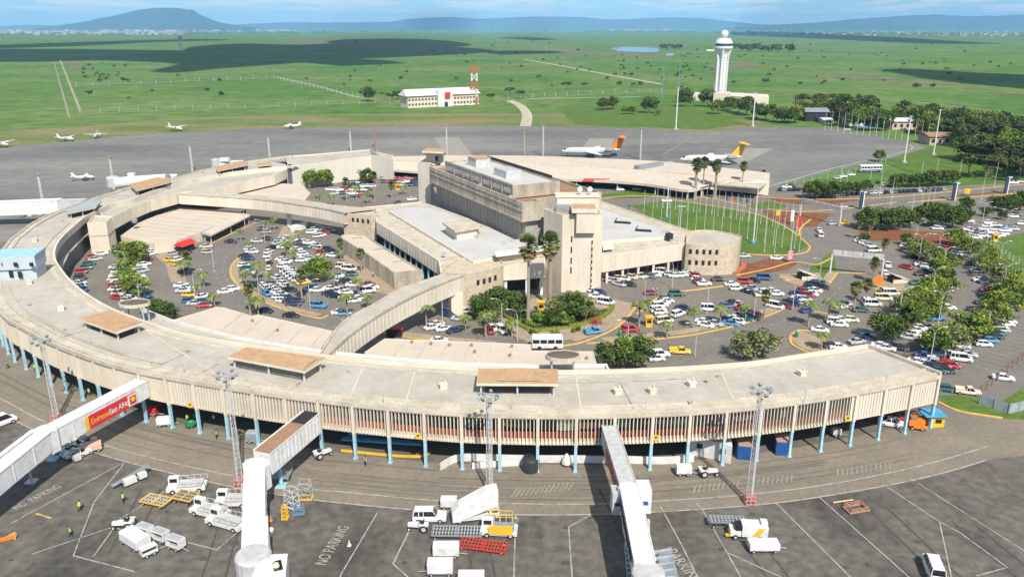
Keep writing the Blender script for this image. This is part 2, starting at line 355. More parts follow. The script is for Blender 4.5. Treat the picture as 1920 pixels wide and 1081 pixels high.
for k in range(90):
    p = P(tr0.uniform(20, 1860), tr0.uniform(955, 1075)); n_ = 14; rr_ = .12 + .6 * tr0.random() ** 3; ph_ = tr0.random() * 6
    b.add([(p.x + rr_ * cos(2 * pi * j / n_) * (1 + .3 * sin(j * 2.3 + ph_)), p.y + rr_ * .8 * sin(2 * pi * j / n_) * (1 + .3 * cos(j * 1.7 + ph_)), .152 + k * .0002) for j in range(n_)], [tuple(range(n_))])
for x, y, w_ in ((1150, 960, 1), (880, 1010, 1), (400, 1040, 1), (1420, 1050, 1), (1850, 1030, 1), (250, 960, 1), (1680, 1000, 1)):
    for s in (-1, 1):
        q = P(x, y) + Vector((s * 1.4, 0, 0)); ribbon(b, [q + Vector((tr0.uniform(-.08, .08) + j * .35, -j * 2.2 + 6, 0)) for j in range(8)], .28, .166 + s * .001)
struct('oil_stains', b, mat('oil_stain', (.055, .050, .044), .7, col2=(.085, .078, .066), scale=1.5, spec=.5))
sheet('stand_slab', [(814, 258), (860, 258), (886, 291), (834, 291)], .10, M_slab)
sheet('stand_slab', [(1105, 260), (1152, 260), (1143, 283), (1088, 283)], .10, M_slab)
sheet('stand_slab', [(1400, 277), (1450, 279), (1395, 306), (1352, 308)], .10, M_slab)
b = MB(); line_m(b, [(1442, 350), (1560, 316), (1650, 296), (1708, 281), (1712, 277), (1706, 272)], .9, .12); line_m(b, [(-20, 352), (200, 312)], .6, .12)
line_m(b, [(100, 268), (330, 251), (640, 240.5), (960, 239), (1250, 246)], .6, .12)
struct('apron_edge_line', b, M_line)

# painted words on the apron
def words(s, px0, px1, size, name='painted_words', z=.22, m=M_line):
    a, c = P(*px0), P(*px1); cu = bpy.data.curves.new(name, 'FONT'); cu.body = s; cu.size = size; cu.align_x = 'LEFT'; cu.extrude = 0.004
    o = bpy.data.objects.new(name, cu); COL.objects.link(o); o.location = (a.x, a.y, z); o.rotation_euler = (0, 0, atan2((c - a).y, (c - a).x)); cu.materials.append(m)
    bpy.context.view_layer.update(); wd = o.dimensions.x; k = (c - a).length / max(wd, .01); o.scale = (k, 1.0, 1); 
    me = bpy.data.meshes.new_from_object(o); q = bpy.data.objects.new(name, me); COL.objects.link(q); q.location = o.location; q.rotation_euler = o.rotation_euler; q.scale = o.scale; bpy.data.objects.remove(o); q['kind'] = 'structure'; return q
words('NO  PARKING', (32, 958), (115, 915), 2.0); words('NO PARKING', (610, 1062), (655, 990), 2.2); words('PARKING', (1247, 1033), (1300, 1098), 2.2)

# ================================================================ LANDSIDE GROUND
lot = SP([(1722, 660), (1765, 700), (1785, 745), (1760, 770)], 0, 4) + PL([(1990, 782), (2300, 700), (2300, 350), (1920, 343), (1700, 352), (1500, 345), (1440, 350), (1240, 345), (1000, 335), (740, 330), (540, 345)]) + PL([(300, 400), (160, 440), (90, 500), (150, 560), (280, 610), (600, 700), (1000, 730), (1500, 700)])
sheet('car_park_surface', None, .10, M_lot, lot)
roads = MB()
def road(px, w, z=.14, mb=roads): ribbon(mb, SP(px), w, z)
road([(380, 470), (440, 435), (478, 418), (520, 410)], 9)
road([(470, 420), (395, 470), (402, 520), (450, 560), (520, 590), (640, 622), (760, 642)], 12, .142)
road([(760, 634), (960, 655), (1120, 660), (1290, 648), (1420, 622), (1530, 580), (1590, 530), (1605, 470), (1570, 430), (1500, 400), (1400, 372), (1250, 355), (1080, 355)], 11, .146)
road([(1100, 640), (1180, 600), (1200, 560)], 9, .15)
road([(1570, 425), (1650, 405), (1780, 385), (1960, 372)], 9, .154)
road([(1240, 372), (1330, 383), (1440, 395), (1540, 398), (1600, 385), (1750, 366), (1960, 345)], 10, .158)
road([(1390, 485), (1450, 492), (1520, 478), (1560, 440)], 8, .162)
road([(1800, 480), (1870, 540), (1905, 610), (1890, 680), (1830, 740), (1790, 790)], 16, .11)
struct('access_road', roads, M_road)
# lawns, planting and islands
sheet('flag_lawn', None, .16, M_lawn, SP([(1185, 386), (1260, 378), (1380, 392), (1460, 420), (1510, 455), (1517, 467), (1495, 476), (1440, 478), (1388, 476), (1330, 455), (1230, 418), (1185, 386)][:-1], 0, 3))
sheet('lawn', [(1650, 302), (1760, 272), (1850, 282), (1960, 300), (1960, 335), (1850, 338), (1760, 330), (1700, 322)], .16, M_lawn)
sheet('lawn', [(1520, 500), (1562, 472), (1568, 505), (1565, 526), (1520, 522)], .17, M_lawn)
sheet('lawn', [(1760, 742), (1800, 742), (1835, 748), (1880, 752), (1960, 700), (1960, 790), (1880, 785), (1800, 770), (1766, 755)], .17, M_lawn)
sheet('lawn', [(1830, 454), (1960, 430), (1960, 540), (1900, 505)], .17, M_lawn)
sheet('lawn', [(1120, 300), (1340, 235), (1400, 238), (1300, 246)][:0] or [(1040, 200), (1240, 196), (1330, 212), (1400, 232), (1320, 243), (1080, 234)], .05, M_lawn)
sheet('lawn', [(1100, 370), (1180, 358), (1260, 362), (1200, 372)], .17, M_lawn)
sheet('lawn', [(1390, 388), (1440, 378), (1480, 386), (1450, 394)], .17, M_lawn)
sheet('planting_bed', [(1385, 500), (1440, 486), (1500, 490), (1480, 505), (1390, 520)], .18, M_soil)
sheet('planting_bed', [(1430, 395), (1560, 402), (1530, 425), (1480, 425), (1440, 408)], .18, M_soil)
sheet('planting_bed', [(1100, 376), (1500, 372), (1900, 345), (1900, 352), (1500, 388), (1300, 384)][:0] or [(1400, 368), (1560, 376), (1720, 368), (1900, 350), (1900, 360), (1720, 376), (1560, 386), (1400, 378)], .13, M_soil)
sheet('planting_bed', [(1560, 440), (1640, 428), (1800, 438), (1840, 470), (1700, 452), (1600, 452)], .13, M_soil)
sheet('planting_bed', [(1280, 507), (1380, 513), (1395, 500), (1410, 488), (1390, 475), (1330, 500)], .135, M_soil)
sheet('pavement', [(640, 470), (690, 500), (740, 530), (800, 548), (760, 560), (690, 545), (650, 500)], .16, M_pave)
sheet('pavement', SP([(1115, 545), (1180, 560), (1208, 572), (1190, 600), (1120, 640), (1000, 655), (960, 630), (1000, 590)], 0, 3) and None, .16, M_pave, PL([(1080, 560), (1150, 562), (1200, 572), (1170, 605), (1110, 632), (1000, 646), (940, 620), (900, 600), (960, 560)]))
sheet('pavement', [(280, 470), (330, 465), (345, 500), (350, 530), (320, 530), (312, 500)], .16, M_pave)
sheet('pavement', [(530, 425), (580, 420), (560, 440), (520, 450)], .16, M_pave)
sheet('pavement', [(1460, 515), (1535, 512), (1545, 528), (1510, 540), (1470, 528)], .175, M_pave)
sheet('pavement', [(1640, 522), (1690, 520), (1698, 545), (1650, 548), (1625, 535)], .16, M_pave)
sheet('pavement', SP([(1482, 625), (1500, 622), (1530, 640), (1570, 660), (1530, 668), (1490, 650), (1480, 635)], 0, 3), .16, M_pave) if False else sheet('pavement', [(1483, 628), (1500, 620), (1540, 636), (1580, 655), (1550, 668), (1505, 655), (1484, 640)], .16, M_pave)
# kerb-edged verges (yellow kerbs are real steps)
kb = MB()
def kerb(px, w=.6, h=.17):
    pts = SP(px); kb.ring(pts, [(-w / 2, .1), (w / 2, .1), (w / 2, .1 + h), (-w / 2, .1 + h)])
K = [[(452, 480), (434, 500), (437, 525), (470, 555), (530, 580), (595, 597), (615, 592)], [(700, 622), (800, 638), (960, 651), (1020, 655)],
     [(1100, 645), (1180, 640), (1290, 630), (1400, 606), (1480, 575), (1545, 540), (1570, 512)], [(1055, 650), (1100, 640), (1160, 612), (1196, 572)],
     [(380, 470), (395, 458), (480, 418)], [(1195, 590), (1230, 562), (1260, 550), (1350, 538), (1370, 532)], [(1482, 630), (1484, 645), (1510, 660), (1540, 668)], [(1483, 628), (1500, 620), (1520, 622)],
     [(1380, 517), (1440, 505), (1490, 492), (1530, 497), (1560, 484)], [(1388, 476), (1440, 479), (1500, 477), (1518, 467), (1510, 455), (1470, 425), (1400, 398), (1250, 374)],
     [(1573, 512), (1630, 513)], [(1760, 755), (1800, 772), (1880, 785)], [(1400, 368), (1500, 374), (1640, 372), (1780, 360), (1920, 346)], [(1440, 392), (1500, 398), (1600, 390), (1680, 380)],
     [(1100, 376), (1180, 368), (1260, 370), (1330, 372), (1400, 388)], [(1515, 583), (1545, 588), (1565, 596)], [(1460, 520), (1540, 530)], [(1690, 545), (1640, 545)], [(1520, 412), (1500, 430), (1500, 447)], [(1700, 380), (1920, 362)]]
for k in K: kerb(k)
struct('yellow_kerb', kb, M_kerb)
# low verge strips along some kerbs
b = MB()
for px, w in (([(440, 483), (424, 500), (427, 527), (463, 560), (525, 588), (600, 602)][:0] or [(458, 482), (441, 500), (444, 524), (475, 551), (533, 575), (598, 592)], 2.0), ([(700, 617), (800, 632), (930, 645)], 2.4), ([(1130, 638), (1200, 632), (1300, 620), (1400, 597), (1480, 566), (1540, 536), (1562, 510)], 2.6), ([(1075, 640), (1150, 610), (1188, 572)], 1.6), ([(700, 620), (640, 600)], 1)):
    ribbon(b, SP(px), w, .2)
struct('verge_pavement', b, M_pave)
# dashes and parking bays
b = MB()
def dashes(px, ln=2.0, gap=3.5, w=.16, z=.18):
    pts = resample(SP(px), .5); i = 0; n = int(ln / .5); gp = int(gap / .5)
    while i + n < len(pts): ribbon(b, pts[i:i + n + 1], w, z); i += n + gp
dashes([(1120, 660), (1200, 658), (1300, 645), (1420, 618), (1530, 578), (1585, 530)]); dashes([(425, 460), (405, 490), (412, 530), (460, 565), (530, 592), (660, 622)], 1.5, 2.5)
dashes([(445, 462), (420, 490), (425, 525), (470, 560), (540, 585)], 1.5, 2.5); dashes([(1500, 465), (1560, 440), (1590, 480), (1600, 520)], 1.2, 2)
def bays(px, n, ln, ang=None, w=.12):
    pts = resample(SP(px), 2.6)
    nr = normals(pts)
    for p, q in zip(pts, nr): ribbon(b, [p, p + q * ln], w, .125)
bays([(1880, 700), (1915, 660), (1935, 620)], 9, 5); bays([(1700, 640), (1755, 605)], 8, 5); bays([(1780, 700), (1840, 660), (1900, 610)], 9, 5)
bays([(1330, 600), (1400, 585), (1450, 560)], 8, -4.5); bays([(1250, 615), (1380, 600), (1460, 570)], 8, 4.5); bays([(1530, 630), (1620, 590)], 8, 4.5); bays([(180, 585), (160, 540), (190, 500)], 8, -4.5)
bays([(470, 520), (500, 560), (560, 590)], 5, 4.5); bays([(800, 600), (870, 625), (950, 632)], 5, 4.5)
struct('road_markings', b, M_line)

# far dirt tracks, enclosure roads, pond
b = MB()
ribbon(b, SP([(985, 112), (1060, 125), (1150, 142), (1240, 158)]), 7, .1); ribbon(b, SP([(985, 237), (988, 215), (975, 198), (955, 189)]), 8, .1)
ribbon(b, PL([(955, 187), (1050, 184), (1200, 182)]), 4, .1)
struct('dirt_track', b, mat('pale_track', (0.42, 0.37, 0.28), .95, vary=.15, scale=.1))
b = MB()
ribbon(b, PL([(113, 112), (152, 212)]), 2.6, .1); ribbon(b, PL([(101, 116), (130, 220)]), 1.6, .1); ribbon(b, PL([(150, 214), (420, 203), (760, 190)]), 3, .1)
ribbon(b, SP([(140, 161), (300, 154), (500, 147), (520, 146), (600, 163), (680, 184), (760, 190)]), 5, .1)
ribbon(b, PL([(950, 188), (1100, 178), (1240, 172)]), 3, .1); ribbon(b, SP([(1440, 168), (1500, 170), (1700, 190), (1900, 212)]), 4, .1)
struct('perimeter_track', b, mat('grassy_track', (0.24, 0.24, 0.17), .95, vary=.15, scale=.1))
sheet('pond', SP([(1146, 91), (1165, 88), (1210, 89), (1235, 92), (1232, 97), (1200, 98), (1160, 96)], 0, 3), .1, M_water) if False else sheet('pond', None, .1, M_water, SP([(1146, 91), (1165, 88), (1210, 89), (1235, 92), (1232, 97), (1200, 98), (1160, 96)], 0, 3))
sheet('pond', None, .1, M_water, SP([(1248, 101), (1262, 100), (1263, 104), (1250, 105)], 0, 3))
for i, px in enumerate(([(560, 76), (640, 77), (900, 94), (1060, 93), (1240, 104), (1240, 110), (1040, 101), (900, 100), (700, 97), (640, 99), (700, 94), (520, 80)], [(1320, 122), (1390, 116), (1430, 124), (1350, 130)], [(1470, 140), (1600, 142), (1720, 150), (1820, 160), (1820, 163), (1700, 155), (1560, 147)], [(120, 112), (150, 118), (160, 122), (130, 128)], [(1840, 166), (1920, 176), (1920, 184), (1850, 172)])):
    sheet('bare_earth', None, .06 + i * .003, mat('bare_earth', (0.20, 0.165, 0.11), .95, col2=(.085, .125, .035), scale=.03, detail=9, lo=.42, hi=.6, spec=.1), SP(px, 0, 3))

# ================================================================ MOUNTAINS
def ridge(name, prof, dist, depth, m, seed=1):
    """prof: (px x, px y of crest); range at distance dist, with gullies"""
    b = MB(); pts = smooth([Vector(p) for p in prof], 6); rows = 9; n = len(pts); vs = []
    for i, p in enumerate(pts):
        X = (p.x - CX) / (F * cos(TH) + (CY - 52) * sin(TH)) * dist
        h = max(0.0, (52 - p.y) / F * dist * 1.0) + H * .6
        for r in range(rows):
            t = r / (rows - 1); w = sin(pi * min(1, t * 1.0)) if t <= .5 else sin(pi * t)
            nz = 1 + .22 * mnoise.noise(Vector((i * .23, r * .9, seed))) * (1 if 0 < r < rows - 1 and r != rows // 2 else 0)
            vs.append((X * (1 + (t - .5) * depth / dist), dist + (t - .5) * depth, max(-2, h * w ** .8 * nz - 2)))
    fs = [(i * rows + r, (i + 1) * rows + r, (i + 1) * rows + r + 1, i * rows + r + 1) for i in range(n - 1) for r in range(rows - 1)]
    b.add(vs, fs); return struct(name, b, m, sm=True)
M_mt = mat('mountain', (0.045, 0.075, 0.05), .95, col2=(.035, .05, .03), scale=.0008, detail=8, spec=.05)
ridge('mountain', [(60, 51), (120, 45), (170, 38), (220, 29), (260, 21), (290, 17), (330, 16.5), (352, 19), (375, 27), (400, 37), (430, 44), (480, 50)], 19000, 5000, M_mt, 1)
ridge('hills', [(-100, 50.4), (0, 48.0), (60, 45.6), (130, 48.0), (260, 47.2), (420, 45.6), (520, 42.4), (640, 41.6), (720, 40.8), (760, 37.6), (840, 32.8), (900, 35.2), (1000, 32.0), (1090, 32.8), (1150, 36.8), (1240, 33.6), (1310, 34.4), (1370, 40.0), (1440, 45.6), (1560, 48.8)], 26000, 3500, M_mt, 2)
ridge('hills', [(1360, 50), (1440, 46), (1520, 42), (1600, 36), (1680, 31), (1720, 29), (1790, 30), (1850, 31), (1920, 28), (2050, 26), (2200, 30)], 22000, 3500, M_mt, 3)

# ================================================================ CLOUDS overhead (their shadows cross the plain)
M_cloud = mat('cloud', (0.85, 0.86, 0.88), 1.0, vary=.04, scale=.01)
def cloud(px, thick=160, Z=1500):
    pts = SP(px, 0, 4); c = sum((p for p in pts), Vector()) / len(pts)
    sh = SUN * (Z / SUN.z); b = MB(); n = len(pts); rows = 5; vs = []
    for r in range(rows):
        t = r / (rows - 1) * pi / 2
        for i, p in enumerate(pts):
            q = c.lerp(p, cos(t) * (1 + .05 * mnoise.noise(p * .01)) if r else 1.0)
            vs.append((q.x + sh.x, q.y + sh.y, Z + thick * sin(t) * (1 + .6 * mnoise.noise(q * .004))))
    fs = [(r * n + i, r * n + (i + 1) % n, (r + 1) * n + (i + 1) % n, (r + 1) * n + i) for r in range(rows - 1) for i in range(n)] + [tuple(range(n))[::-1]]
    b.add(vs, fs); return struct('cloud', b, M_cloud, sm=True)
for px in ([(-60, 92), (60, 97), (200, 98), (330, 96), (360, 88), (450, 82), (560, 84), (660, 80), (720, 82), (850, 88), (930, 96), (820, 104), (640, 112), (560, 118), (420, 128), (340, 136), (280, 134), (330, 120), (200, 114), (60, 116), (-60, 116)],
           [(-40, 86), (120, 80), (250, 76), (380, 73.5), (430, 75.5), (300, 79), (160, 86), (-40, 92)], [(610, 78), (660, 73.5), (780, 73), (860, 79), (880, 86), (780, 90), (640, 86)], [(900, 98), (1010, 96), (1060, 99), (940, 103)],
           [(1370, 62), (1440, 61), (1560, 65), (1680, 70), (1820, 79), (1880, 82), (1740, 82), (1560, 74), (1420, 68), (1370, 66)], [(1680, 133), (1760, 132), (1860, 138), (1990, 145), (1990, 168), (1900, 165), (1800, 152), (1720, 142)],
           [(745, 50.9 + 1.6), (850, 52.4), (930, 52.2), (880, 53.6), (780, 53.8)][:0] or [(750, 56), (830, 55), (900, 54.6), (880, 56.5), (790, 57.5)], [(60, 148), (150, 141), (300, 140), (260, 147), (120, 153)][:0] or [(930, 71), (990, 70), (1046, 74), (1000, 76)], [(555, 116), (640, 112), (760, 118), (640, 124)]): cloud(px)
# ================================================================ RING TERMINAL
RC = Vector((6.5, 267.0))
def polar(pts):
    o = []; last = None
    for p in pts:
        a = atan2(p.y - RC.y, p.x - RC.x); r = hypot(p.x - RC.x, p.y - RC.y)
        if last is not None:
            while a > last + pi: a -= 2 * pi
            while a < last - pi: a += 2 * pi
        last = a; o.append(Vector((a, r)))
    return o
OUTPX = [(1764, 703), (1724, 711), (1660, 724), (1600, 735), (1520, 748), (1447, 757), (1360, 766), (1280, 771), (1180, 775), (1080, 777), (960, 776), (850, 772), (750, 764), (640, 753), (560, 743), (472, 731), (416, 722), (333, 708), (250, 692), (194, 678), (139, 659), (83, 636), (33, 608), (0, 587),
         (0, 470), (15, 450), (33, 437), (56, 419), (94, 400), (131, 387), (165, 374), (202, 362), (243, 350), (327, 333), (368, 321), (410, 312), (472, 301), (545, 292)]
INPX = [(1627, 650), (1513, 667), (1413, 682), (1280, 692), (1173, 697), (1044, 699), (896, 693), (834, 689), (721, 681), (610, 670), (520, 657), (433, 645), (333, 626), (275, 607), (208, 581), (159, 552), (130, 527), (114, 507), (104, 491), (102, 477), (108, 458), (122, 441), (141, 424), (159, 409), (178, 399), (206, 385), (244, 376), (262, 369), (331, 346), (410, 328), (480, 319), (537, 313)]
PO = smooth(polar(PL(OUTPX, 10)), 6); PI_ = smooth(polar(PL(INPX, 10)), 6)
def at_ang(C, a):
    for p, q in zip(C, C[1:]):
        if (p.x - a) * (q.x - a) <= 0 and p.x != q.x: r = p.y + (q.y - p.y) * (a - p.x) / (q.x - p.x); break
    else: r = C[0].y if abs(C[0].x - a) < abs(C[-1].x - a) else C[-1].y
    return Vector((RC.x + r * cos(a), RC.y + r * sin(a), 0))
a0, a1, b0, b1 = PO[0].x, PO[-1].x, PI_[0].x, PI_[-1].x
keys = [(a0, b0), (-pi / 2, -pi / 2), (-pi, -pi), (-pi * 1.2, -pi * 1.2), (a1, b1)]
OUT, INN = [], []
for i in range(len(keys) - 1):
    n = max(2, int(abs(keys[i + 1][0] - keys[i][0]) / radians(1.1)))
    for k in range(n + (i == len(keys) - 2)):
        t = k / n; OUT.append(at_ang(PO, keys[i][0] * (1 - t) + keys[i + 1][0] * t)); INN.append(at_ang(PI_, keys[i][1] * (1 - t) + keys[i + 1][1] * t))
def zed(pts, z): return [Vector((p.x, p.y, z)) for p in pts]
RT = thing('ring_terminal', 'curved two-storey concrete terminal ring with pale flat roof, vertical fins and pale blue columns', 'terminal building', (0, 110, 0))
b = MB(); b.strip(zed(INN, 9.92), zed(OUT, 9.92)); b.strip(zed(OUT, 9.3), zed(INN, 9.3)); obj('roof', b, M_roof, RT)
# cornice: two ledges stepping down to the fins, and a thin raised rail further in
b = MB(); b.ring(OUT, [(-.15, 9.35), (.0, 9.35), (.0, 10.02), (-.15, 10.02)][::1]); b.ring(offset(OUT, -.75), [(-.2, 9.9), (.2, 9.9), (.2, 10.22), (-.2, 10.22)]); b.ring(offset(OUT, -2.6), [(-.12, 9.9), (.12, 9.9), (.12, 10.2), (-.12, 10.2)])
obj('cornice', b, M_roofe, RT)
b = MB(); b.ring(offset(OUT, -1.7), [(-.5, 9.93), (.5, 9.93), (.5, 9.97), (-.5, 9.97)]); b.ring(offset(INN, 1.5), [(-.45, 9.93), (.45, 9.93), (.45, 9.965), (-.45, 9.965)]); obj('gutter', b, M_roofe, RT)
b = MB(); b.ring(INN, [(-.25, 8.6), (.3, 8.6), (.3, 10.5), (-.25, 10.5)]); obj('parapet', b, M_conc, RT)
b = MB()
e0, e1 = OUT[0], INN[0]; b.beam((e0 * 1.0) + Vector((0, 0, 9.9)), e1 + Vector((0, 0, 9.9)), .5, 1.3); obj('end_parapet', b, M_roofe, RT)
# inner court wall
b = MB(); W2 = offset(INN, .35); b.strip(zed(W2, 0), zed(W2, 9.4)); obj('court_wall', b, mat('slate_wall', (.10, .115, .125), .6, col2=(.20, .185, .16), scale=.09, detail=7, stretch=(1, 1, .25), lo=.45, hi=.62), RT)
iw = [i for i, p in enumerate(INN) if -pi * 1.16 < polar([p])[0].x - (2 * pi if polar([p])[0].x > 0 else 0) < -pi * 1.02]
# floor slab and soffit of the upper storey
b = MB(); b.ring(offset(OUT, -1.0), [(-13, 4.7), (.35, 4.7), (.35, 5.15), (-13, 5.15)]); obj('floor_slab', b, M_conc, RT)
fr = [p for p in OUT]
vis = resample(fr, .58)
cut = [i for i, p in enumerate(vis) if p.y > 300]; vis = vis[:cut[0]] if cut else vis
nr = normals(vis)
fins = MB(); 
NP = 30
for i, (p, q) in enumerate(zip(vis, nr)):
    if i % 10 == 0: continue
    ang = atan2(q.y, q.x)
    if i < 32:      # closed pale panels at the end of the ring
        fins.box((p.x - q.x * .35, p.y - q.y * .35, 7.2), (.14, .50, 4.5), ang); continue
    if i > 228: fins.box((p.x - q.x * .42, p.y - q.y * .42, 7.2), (.16, .53, 4.6), ang); fins.box((p.x - q.x * .3, p.y - q.y * .3, 7.2), (.12, .16, 4.6), ang); continue
    wf = .13 if i < 165 else .13 + .30 * (i - 165) / 63
    fins.box((p.x - q.x * .42, p.y - q.y * .42, 7.3), (.40, wf, 4.55), ang)
    fins.box((p.x - q.x * .35, p.y - q.y * .35, 5.1), (.55, .24, .3), ang)
obj('fin_screen', fins, M_conc, RT)
b = MB(); b.ring(offset(vis, -.25), [(-.2, 9.2), (.2, 9.2), (.2, 9.42), (-.2, 9.42)]); b.ring(offset(vis, -.4), [(-.25, 4.72), (.1, 4.72), (.1, 4.95), (-.25, 4.95)]); obj('fin_rail', b, M_conc, RT)
b = MB(); g1 = offset(vis, -1.15); b.strip(zed(g1, 5.2), zed(g1, 9.4)); obj('upper_glazing', b, M_glass, RT)
gr_ = offset(vis, -1.08); ir = random.Random(6)
for k in range(38):
    i = ir.randrange(22, 300); n_ = ir.randint(2, 7); z0 = ir.uniform(6.8, 7.6); z1 = z0 + ir.uniform(.5, 1.7); b = MB(); b.strip(zed(gr_[i:i + n_], z0), zed(gr_[i:i + n_], z1)); obj('interior_panel', b, [mat('interior_beige', (.20, .18, .13), .7), mat('interior_green', (.05, .12, .08), .6), mat('interior_grey', (.10, .11, .12), .5)][k % 3], RT)
ib = min(range(len(vis)), key=lambda i: (vis[i] - P(1085, 776, 10)).xy.length if hasattr(vis[i], 'xy') else 0); b = MB(); b.strip(zed(gr_[ib:ib + 6], 6.8), zed(gr_[ib:ib + 6], 9.1)); obj('pale_glazed_bay', b, mat('pale_glazing', (.42, .45, .36), .4, vary=.3, scale=2), RT)
b = MB(); g2 = offset(vis, -.85); b.strip(zed(g2, 5.55), zed(g2, 6.75)); obj('spandrel', b, M_redb, RT)
b = MB(); g2 = offset(vis, -.78); b.strip(zed(g2, 5.1), zed(g2, 5.62)); obj('sill_wall', b, M_conc, RT)
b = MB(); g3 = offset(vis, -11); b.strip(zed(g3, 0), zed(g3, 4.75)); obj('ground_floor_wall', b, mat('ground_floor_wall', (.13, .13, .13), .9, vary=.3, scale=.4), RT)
b = MB(); g3 = offset(vis, -10.9); b.ring(g3, [(-.05, 1.2), (.05, 1.2), (.05, 1.9), (-.05, 1.9)]); obj('blue_wall_band', b, M_sblue, RT)
nc = 0
for i in range(0, len(vis) - 1, 10):
    p, q = vis[i], nr[i]; ang = atan2(q.y, q.x); nc += 1
    if nc > 48: break
    c = MB(); c.box((p.x - q.x * .28, p.y - q.y * .28, 7.2), (.55, .46, 5.3), ang, 0); c.box((p.x - q.x * .3, p.y - q.y * .3, 2.35), (.44, .44, 4.7), ang, 1); c.box((p.x - q.x * .3, p.y - q.y * .3, .25), (.62, .62, .3), ang, 1)
    obj('column', c, [M_conc, M_blue], RT)
for i in range(0, 380, 10):
    p, q = vis[i], nr[i]; b = MB(); b.beam((p.x - q.x * 1.2, p.y - q.y * 1.2, 4.45), (p.x - q.x * 11, p.y - q.y * 11, 4.45), .4, .55); obj('soffit_beam', b, M_conc, RT)
# roof fittings
def roofbox(name, px, z0, h, ofs, m, mtop, parent, under=.0, posts=0, wallm=None):
    """shelter on the roof: slab on posts"""
    top = ccw(PL(px, z0 + h)); s = MB(); s.prism(top, z0 + h - .45, z0 + h, 0, 1); c = obj(name, s, [m, mtop], parent)
    inner = offset(top, .7 if area(top) > 0 else -.7, True)
    if posts:
        for p in inner:
            q = MB(); q.box((p.x, p.y, z0 + (h - .45) / 2 - .02), (.28, .28, h - .45), 0); obj('post', q, M_whiteg, c)
        n = len(inner)
        mid = [(inner[i] + inner[(i + 1) % n]) / 2 for i in range(n) if (inner[i] - inner[(i + 1) % n]).length > 7]
        for p in mid:
            q = MB(); q.box((p.x, p.y, z0 + (h - .45) / 2 - .02), (.28, .28, h - .45), 0); obj('post', q, M_whiteg, c)
    q = MB(); q.prism(offset(top, 1.3, True), z0 - .0, z0 + h - .5) if (not wallm and z0 > 5) else None
    if q.v: obj('canopy_shade_block', q, M_black, c)  # black block added to stand for the deep shade under the slab
    q = MB(); a_, b_ = top[0].lerp(top[1], .25), top[0].lerp(top[1], .8); dd_ = (top[2] - top[1]).normalized(); ribbon(q, [a_ + dd_ * .9, b_ + dd_ * .9], .22, z0 + h + .006); obj('roof_stain', q, M_felt2, c)
    if wallm:
        inn2 = offset(top, 1.0, True); q = MB(); q.prism(inn2, z0, z0 + h - .46); obj('clerestory', q, wallm, c)
    return c
roofbox('roof_canopy', [(148, 597), (205, 581), (268, 604), (217, 622)], 9.92, 2.0, 0, M_conc, M_brown, RT, posts=1)
roofbox('roof_canopy', [(427, 668), (461, 650), (611, 670), (571, 695)], 9.92, 2.3, 0, M_conc, M_brown, RT, posts=1, wallm=M_gglass)
roofbox('roof_canopy', [(897, 690), (1046, 691), (1047, 719), (893, 718)], 9.92, 2.3, 0, M_conc, M_brown, RT, posts=1)
roofbox('roof_canopy', [(243, 345), (293, 332), (320, 334), (318, 341), (255, 357)], 9.92, 2.1, 0, M_roofe, M_brown, RT, posts=1)
roofbox('roof_canopy', [(403, 312), (450, 302), (465, 303), (462, 309), (408, 320)], 9.92, 2.1, 0, M_roofe, M_brown, RT, posts=1)
roofbox('roof_canopy', [(483, 306), (508, 303), (510, 308), (484, 311)], 9.92, 1.8, 0, M_roofe, M_brown, RT, posts=1)
roofbox('roof_canopy', [(122, 393), (165, 376), (190, 376), (180, 388), (128, 399)], 9.92, 2.0, 0, M_roofe, M_lgrey, RT, posts=1)
def hatch(px, z=9.92, s=1.0, m=None):
    p = P(px[0], px[1], z); b = MB(); b.box((p.x, p.y, z + .35 * s), (1.1 * s, 1.1 * s, .7 * s), .3); b.box((p.x, p.y, z + .78 * s), (1.3 * s, 1.3 * s, .14), .3); b.tube([(p.x + .3 * s, p.y, z + .8 * s), (p.x + .3 * s, p.y, z + 1.5 * s)], .12 * s, 6); obj('roof_vent', b, m or M_conc, RT)
for q in ((66, 453), (116, 581), (831, 727), (1503, 703), (1296, 723), (56, 532), (1157, 737), (1222, 736)): hatch(q)
for q in ((1157, 730), (1222, 730)):
    pass
# thin aerials and pipes on the roof edge
b = MB()
for px in ((283, 686), (960, 768), (1508, 752), (170, 645), (345, 700), (720, 758), (1210, 770), (1660, 720)):
    p = P(px[0], px[1], 9.95); b.tube([(p.x, p.y, 9.9), (p.x, p.y, 11.9)], .06, 5)
obj('roof_aerials', b, M_lgrey, RT)
b = MB()
for pa, pb_ in (([(250, 605), (430, 716)]), ([(680, 690), (655, 745)]), ([(1080, 702), (1090, 770)]), ([(430, 650), (300, 690)]), ([(780, 690), (760, 755)]), ([(1350, 690), (1380, 760)])): b = MB(); ribbon(b, [P(*pa, 9.92), P(*pb_, 9.92)], .18, 9.945); obj('roof_seam', b, M_conc, RT)
b = MB(); rq = random.Random(31); M_patch = mat('roof_patch', (.36, .335, .28), .9, col2=(.43, .40, .34), scale=.4, detail=8)
for k in range(46):
    i = rq.randrange(6, len(OUT) - 8); t = rq.uniform(.15, .85); p = OUT[i].lerp(INN[i], t); q = (OUT[i + 1] - OUT[i]).normalized(); r_ = Vector((-q.y, q.x, 0)); w, h_ = rq.uniform(.5, 2.8), rq.uniform(.3, 1.6)
    b = MB(); b.add([(p + q * sx * w + r_ * sy * h_) + Vector((0, 0, 9.926 + k * .0003)) for sx, sy in ((-1, -1), (1, -1), (1, 1), (-1, 1))], [(0, 1, 2, 3)]); obj('felt_patch', b, M_patch, RT)
